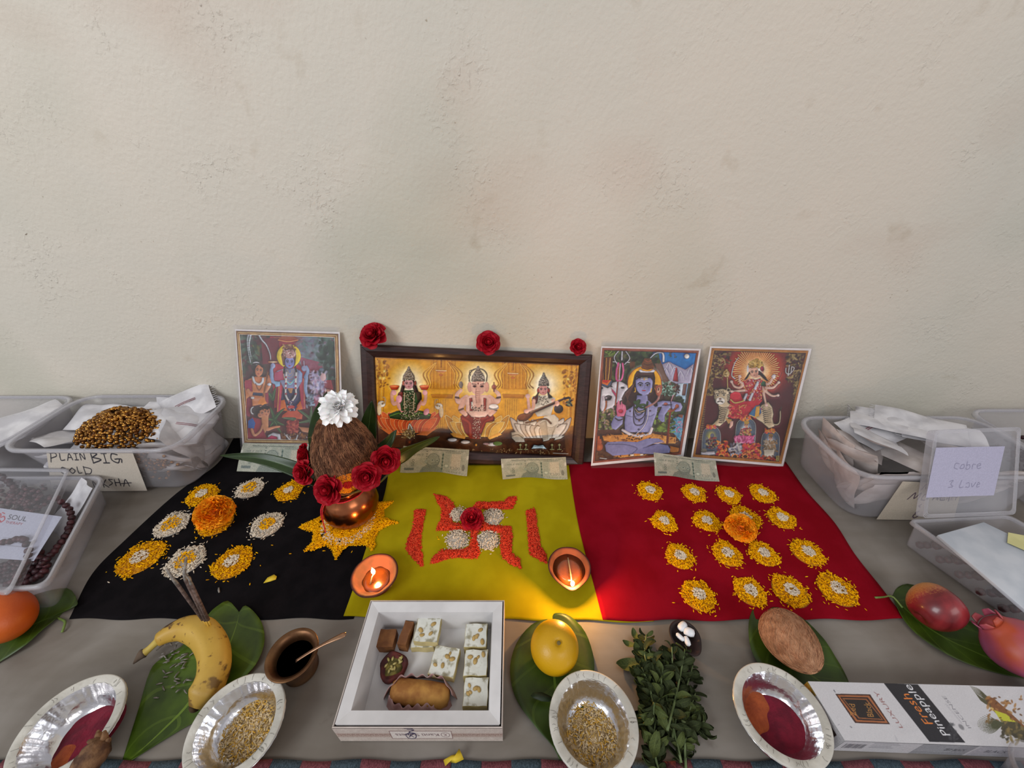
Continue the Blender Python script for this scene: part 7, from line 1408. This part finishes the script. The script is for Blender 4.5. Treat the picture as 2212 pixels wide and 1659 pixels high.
# ---------------------------------------------------------------- incense carton
def on_top(u, v): return fl(u, v, .0355)
A, B_, D_, C_ = on_top(1745, 1472), on_top(2300, 1486), on_top(1825, 1600), on_top(2330, 1619)
ic = empty('incense_carton', ((A + B_ + C_ + D_) / 4).xy.to_3d(), 'white incense carton with a pineapple picture at the right front', 'carton')
lo4 = [Vector((p.x, p.y, .001)) for p in (D_, C_, B_, A)]; MB().hexa(lo4, [D_, C_, B_, A]).build('carton_body', M_card, ic, smooth=False, bevel=.0006, world=True)
def p_inc(P):   # frame of crop (1560,1230) x 3.3926
    P.img[:] = P.col('c3c1c4'); P.blot(600, 800, 2500, 1320, ['bdbbbe', 'c9c7ca'], 40, 20, 60, 2, .3)
    P.p([830, 912, 1085, 916, 1232, 1135, 975, 1125], '3a1e16'); 
    for d, c in ((10, 'a06038'), (22, '2a1612'), (32, '8a5430'), (40, '1e1412')):
        P.p([830+d*1.6, 912+d, 1085-d*.8, 916+d, 1232-d*1.6, 1135-d, 975+d*.8, 1125-d], c)
    P.text('Zed', 985, 1075, 66, 'b07c3c', dx=(-.12, -.9), dy=(-.95, -.1), width=96); P.text('Black', 1115, 1085, 66, 'b07c3c', dx=(-.3, -.9), dy=(-1.0, -.1), width=120)
    P.text('LUXURY', 1330, 1165, 46, '8a5a58', dx=(-.64, -.9), dy=(-.9, 0), width=300)
    P.p([1183, 832, 1435, 845, 1782, 1268, 1520, 1262], '1c1a20'); P.blot(1660, 1130, 1760, 1250, ['3c3c40', '4c4e52'], 14, 8, 20, 2, .5)
    P.text('Fresh', 1555, 1140, 92, 'd8782c', dx=(-.66, -.80), dy=(-1.0, 0), width=285); P.text('Pineapple', 1680, 1222, 84, 'dcdce0', dx=(-.64, -.80), dy=(-1.0, 0), width=470)
    P.text('INCENSE', 1830, 1168, 34, '7c7a80', dx=(-.66, -.8), dy=(-1.0, 0), width=300); P.text('FRAGRANCE STICKS', 1765, 1130, 20, '9a989e', dx=(-.66, -.8), dy=(-1.0, 0), width=180)
    # pineapple half and crown
    P.p([1930, 925, 1990, 945, 2100, 1040, 2230, 1160, 2330, 1260, 2300, 1300, 2180, 1200, 2060, 1110, 1960, 1010], '7a4c24'); P.p([1990, 1030, 2080, 1060, 2180, 1140, 2290, 1240, 2250, 1230, 2140, 1170, 2040, 1110], 'b8b82c'); P.p([1960, 1000, 1990, 1020, 1985, 1040, 1965, 1025], 'c8a860')
    for k in range(12): P.l([1935+k*3, 930+k*7, 1880+k*2, 880+k*9 if k < 6 else 900+k*6, 1815+k*6, 855+k*8], 7, '4c4a30', 2)
    P.blot(1930, 930, 2200, 1130, ['8a5a2c', '5c3a1c', 'a07038'], 40, 6, 14)
    P.p([2060, 1110, 2160, 1120, 2260, 1200, 2330, 1300, 2150, 1230, 2040, 1170], '4a4228'); P.blot(2050, 1110, 2320, 1290, ['6a5c34', '3a3420', '847040'], 70, 7, 16)
    for k in range(16): a = 2.2 + k*.12; P.l([2060, 1130, 2060 + 110*math.cos(a), 1130 + 60*math.sin(a) + 10, 2060 + 190*math.cos(a), 1130 + 90*math.sin(a)], 8, '46482c', 2)
    P.p([1260, 1200, 1275, 1260, 1290, 1262, 1290, 1250], 'b6b4b8'); P.l([820, 885, 830, 900], 6, '5a5860'); P.l([940, 1150, 950, 1158], 8, '8a8890'); P.l([850, 1140, 860, 1135], 5, '9a98a0')
up = Vector((0, 0, .0004)); P = Pic([A + up, B_ + up, C_ + up, D_ + up], 560, 150, 1560, 1230, 3.3926, ss=2); p_inc(P); P.build('printed_top', print_mat('carton_print', .35, .3), ic, noise=.015)
def p_side(P):  # 500 x 36
    P.img[:] = P.col('b9b7ba'); P.p([170, 0, 290, 0, 290, 36, 170, 36], '8a8a8e')
    for k in range(18): P.l([12+k*2.6, 10, 12+k*2.6, 24], 1.1 if k % 3 else 1.8, '3a3a40', smooth=False)
    for y in (4, 9, 14, 19): P.l([68, y, 128 - (y % 3)*8, y], 1.1, '6a6a72')
    for y in (4, 9, 14, 19, 24): P.l([174, y, 252, y], 1, 'b0b0b4'); 
    P.text('ZED BLACK', 232, 20, 9, '2a2a2e', width=46); P.text('ZED BLACK', 300, 18, 9, '4a4a50', width=46)
    P.p([295, 0, 420, 0, 420, 36, 295, 36], 'a4a2a8'); P.text('BLACK', 320, 22, 12, '3a3a40', width=50)
E1, E2 = lo4[0], lo4[1]; fw = Vector((0, -.0004, 0)); P = Pic([D_ + fw, C_ + fw, E2 + fw, E1 + fw], 420, 46, ss=2, local=(500, 36)); p_side(P); P.build('printed_side', M_lab, ic)
def p_end(P): P.img[:] = P.col('b4b2b4'); P.p([60, 8, 88, 8, 88, 30, 60, 30], '2a1a14'); P.l([64, 19, 84, 19], 3, '9a6a34'); P.p([0, 0, 26, 0, 22, 20, 0, 26], 'a08034'); P.blot(0, 0, 24, 22, ['c0a040', '5a4a20', '8a6c28'], 14, 2, 5)
lf = Vector((-.0005, 0, 0)); P = Pic([A + lf, D_ + lf, lo4[0] + lf, lo4[3] + lf], 90, 40, ss=2, local=(100, 36)); p_end(P); P.build('printed_end', M_lab, ic)
# ---------------------------------------------------------------- small dark lamp with camphor
c = fl(1479, 1374, .018); c.z = .001; o = empty('small_clay_lamp', c, 'small dark clay lamp holding white camphor lumps below the red cloth', 'oil lamp')
sd = -1.25
def fnd(p, a): 
    r = math.hypot(p.x, p.y); k = max(0, math.cos(a - sd)) ** 7; rr = r*(1 + .24*k*min(1, p.z/.016)); return Vector((rr*math.cos(a), rr*math.sin(a), p.z))
MB().lathe([(.010, 0), (.013, .002), (.020, .013), (.0225, .018), (.0215, .0188), (.0195, .018), (.016, .009), (.0004, .005)], 48, fn=fnd).build('clay_bowl', mat('burnt_clay', '1c100e', '2c1612', .6, 60, bump=.3), o)
M_camph = mat('camphor', 'd8dade', 'e8e9ec', .35, 60, sss=.2)
for (u, v, rx, rr_, an, lb) in ((1474, 1353, .0062, .0044, .6, 'rear round camphor lump in the small dark lamp'), (1488, 1365, .0066, .0048, -.3, 'largest camphor lump in the small dark lamp'), (1469, 1376, .0052, .0026, -.9, 'thin left camphor lump in the small dark lamp'), (1484, 1385, .0054, .0032, 1.7, 'front camphor lump nearest the lamp spout')):
    rx, rr_ = rx*1.28, rr_*1.28; p = fl(u, v, .018); oo = MB().lathe([(.0003, -rx), (rr_*.8, -rx*.8), (rr_, -rx*.3), (rr_, rx*.3), (rr_*.8, rx*.8), (.0003, rx)], 14, Matrix.Rotation(an + math.pi/2, 4, 'Z') @ Matrix.Rotation(math.pi/2, 4, 'X')).build('camphor_lump', M_camph, None, loc=p); tag(oo, lb, 'camphor', 'camphor lumps in the small lamp')
# ---------------------------------------------------------------- herb bunch
M_herb = leaf_mat('herb_leaf', '1c240c', '323c18', '4a5428', .8, 7); M_herb2 = leaf_mat('herb_leaf_pale', '34401a', '505a28', '646e3c', .75, 7); M_hs = mat('herb_stem', '4a5830', '66744a', .7)
hc = fl(1440, 1500, 0); hb_ = empty('herb_bunch', hc, 'wilted bunch of green basil sprigs between the foil bowl and the small lamp', 'herbs')
rg = random.Random(17)
def hl(L_, W_, cv):
    g = MB(); g.grid(lambda a, b: Vector(((a-.5)*2*W_*.5*(math.sin(math.pi*min(.985, b*.93+.05)))**.75, L_*b, cv*L_*math.sin(b*2.4)*.4 + abs(2*a-1)**1.5*W_*.22 + .0008*math.sin(b*17)*abs(2*a-1))), 6, 9); return g
HL = []
for k in range(5):
    g = hl(1, .42 + .07*k, [1.0, -.9, .5, -1.3, .1][k]); HL.append([mesh('leaf', g.v, g.f, mm, True, uvs=g.uv) for mm in (M_herb, M_herb2)])
stems = [[(1395, 1375), (1392, 1420), (1410, 1470), (1425, 1530)], [(1400, 1405), (1415, 1450), (1420, 1500), (1425, 1560)], [(1450, 1400), (1450, 1450), (1440, 1500), (1432, 1560)], [(1478, 1405), (1470, 1450), (1458, 1510), (1440, 1580)], [(1495, 1440), (1480, 1490), (1462, 1540), (1450, 1600)], [(1425, 1420), (1432, 1480), (1450, 1560), (1470, 1650)], [(1500, 1500), (1485, 1550), (1478, 1600), (1480, 1665)], [(1415, 1560), (1410, 1600), (1415, 1640), (1425, 1680)], [(1430, 1440), (1426, 1500), (1428, 1560)], [(1385, 1445), (1400, 1480), (1415, 1540)], [(1520, 1560), (1500, 1570), (1470, 1560)], [(1378, 1568), (1405, 1560), (1412, 1520)]]
nl = 0
for s_i, st_ in enumerate(stems):
    z0_ = rg.uniform(.006, .022); pts = spline([fl(u, v, z0_ + .006*math.sin(i*1.5+s_i)) for i, (u, v) in enumerate(st_)], 18)
    MB().tube([p - hc + Vector((0, 0, .004)) for p in pts], [.0010 + .0007*i/18 for i in range(19)], 6).build('sprig_stem', M_hs, hb_)
    for i in range(0, 19, 1):
        for sg in (-1, 1):
            if rg.random() < .05: continue
            p = pts[i]; t = (pts[max(i-1, 0)] - pts[min(i+1, 18)]).normalized(); side = Vector((-t.y, t.x, 0)) * sg
            d = (t * rg.uniform(.1, 1.1) + side * rg.uniform(.5, 1.1) + Vector((0, 0, rg.uniform(-.35, .55)))).normalized()
            if p.z + d.z*.02 < .003: d.z = abs(d.z) * .3; d.normalize()
            q = d.to_track_quat('Y', 'Z') @ Quaternion((0, 1, 0), rg.uniform(-1.0, 1.0)); L_ = rg.uniform(.011, .023) * (1.0 if i > 2 else .7)
            pale = rg.random() < (.45 if st_[0][0] < 1440 else .15)
            ob = link('leaf', HL[rg.randrange(5)][1 if pale else 0], hb_); ob.matrix_local = Matrix.Translation(p - hc) @ q.to_matrix().to_4x4() @ Matrix.Scale(L_, 4); nl += 1
for (u, v, du, dv, L_, z) in ((1385, 1432, -1, .05, .034, .012), (1400, 1455, -.6, -.9, .034, .012), (1372, 1395, -.7, .35, .018, .012), (1378, 1385, -.1, 1, .020, .012), (1420, 1580, -.2, -.4, .026, .03)):
    p = fl(u, v, z); d = Vector((du, dv, .05)).normalized(); q = d.to_track_quat('Y', 'Z'); ob = link('leaf', HL[1][1], hb_); ob.matrix_local = Matrix.Translation(p - hc) @ q.to_matrix().to_4x4() @ Matrix.Scale(L_, 4)
print('herb leaves', nl)
# ---------------------------------------------------------------- small bits
def petal_bit(pts, m, label, z, name='petal', cat='petal'):
    g = MB(); V_ = [fl(u, v, z + dz) for u, v, dz in pts]; c = sum(V_, Vector()) / len(V_); k = len(V_); g.add([v - c for v in V_] + [Vector((0, 0, .0012))], [(i, (i+1) % k, k) for i in range(k)])
    o = g.build(name, m, None, loc=c, solid=.0004); tag(o, label, cat)
M_yp = mat('yellow_petal', 'c8a81c', 'd8bc34', .6, 60)
petal_bit([(569, 1260, 0), (578, 1248, .001), (592, 1241, .003), (598, 1245, .003), (596, 1252, .001), (584, 1256, 0)], M_yp, 'yellow petal on the black cloth right of the incense tips', Z0 + .001)
petal_bit([(962, 1655, .001), (958, 1642, .001), (975, 1632, .003), (988, 1628, .006), (992, 1617, .008), (997, 1628, .008), (1002, 1640, .005), (985, 1648, .002), (968, 1646, .001)], M_yp, 'yellow petal on the floor in front of the sweet box', .003)
petal_bit([(1146, 1503, 0), (1152, 1496, .002), (1170, 1495, .003), (1188, 1503, .002), (1200, 1510, .001), (1186, 1516, .002), (1170, 1515, .003), (1152, 1508, .001)], mat('dried_leaf', '14200c', '1e2e12', .6, 60), 'tiny dark curled leaf on the middle betel leaf', .010, 'curled_leaf', 'leaf')
c = fl(473, 1275, .002); o = MB().tube([Vector((-.003, .004, 0)), Vector((0, 0, .001)), Vector((.003, -.004, 0))], [.0011, .0016, .0012], 6).build('ash_piece', M_ash, None, loc=c); tag(o, 'grey ash piece fallen on the black cloth beside the incense', 'ash')
# dried root chunk on the left bowl
c = fl(205, 1628, .042); dr = empty('dried_root', c, 'knobbly brown dried root lying on the edge of the left bowl', 'root'); g = MB(); rg = random.Random(9)
ax_ = (fl(172, 1668, .034) - c); ay = (fl(232, 1592, .044) - c)
g.tube([p for p in spline([ax_*1.2, ax_*.6, Vector((0, 0, 0)), ay*.7, ay], 16)], [.010, .0125, .013, .0135, .014, .0145, .014, .0135, .0145, .014, .013, .0115, .0085, .0065, .006, .0055, .004], 14)
n_ = len(g.v); g.v = [v + Vector((rg.gauss(0, .0009), rg.gauss(0, .0009), rg.gauss(0, .0009))) for v in g.v]; g.build('root_body', mat('dried_root_bark', '4a3020', '7c5a3c', .9, 60, bump=1, bscale=140, bdist=.003), dr, sub=1)
for k, (u, v, z) in enumerate(((212, 1582, .05), (228, 1586, .052), (199, 1600, .052), (236, 1598, .046))):
    p = fl(u, v, z) - c; g = MB(); g.tube([ay*.7, p*.92, p + Vector((.002*math.cos(k*2), .002*math.sin(k*2), .004))], [.005, .0034, .0016], 7); g.build('root_knob', bpy.data.materials['dried_root_bark'], dr)
# clear cup at the bottom right corner
c = Vector((fl(2262, 1690, .04).x, fl(2262, 1690, .04).y, .001)); cc = empty('clear_cup', c, 'rim of a clear plastic cup in the bottom right corner', 'cup')
MB().lathe([(.020, 0), (.026, .03), (.030, .048), (.0325, .050), (.033, .047)], 40, cap=False).build('cup_wall', clear_mat('cup_plastic', 'b8b4b4', .9, .1), cc, solid=.0008)
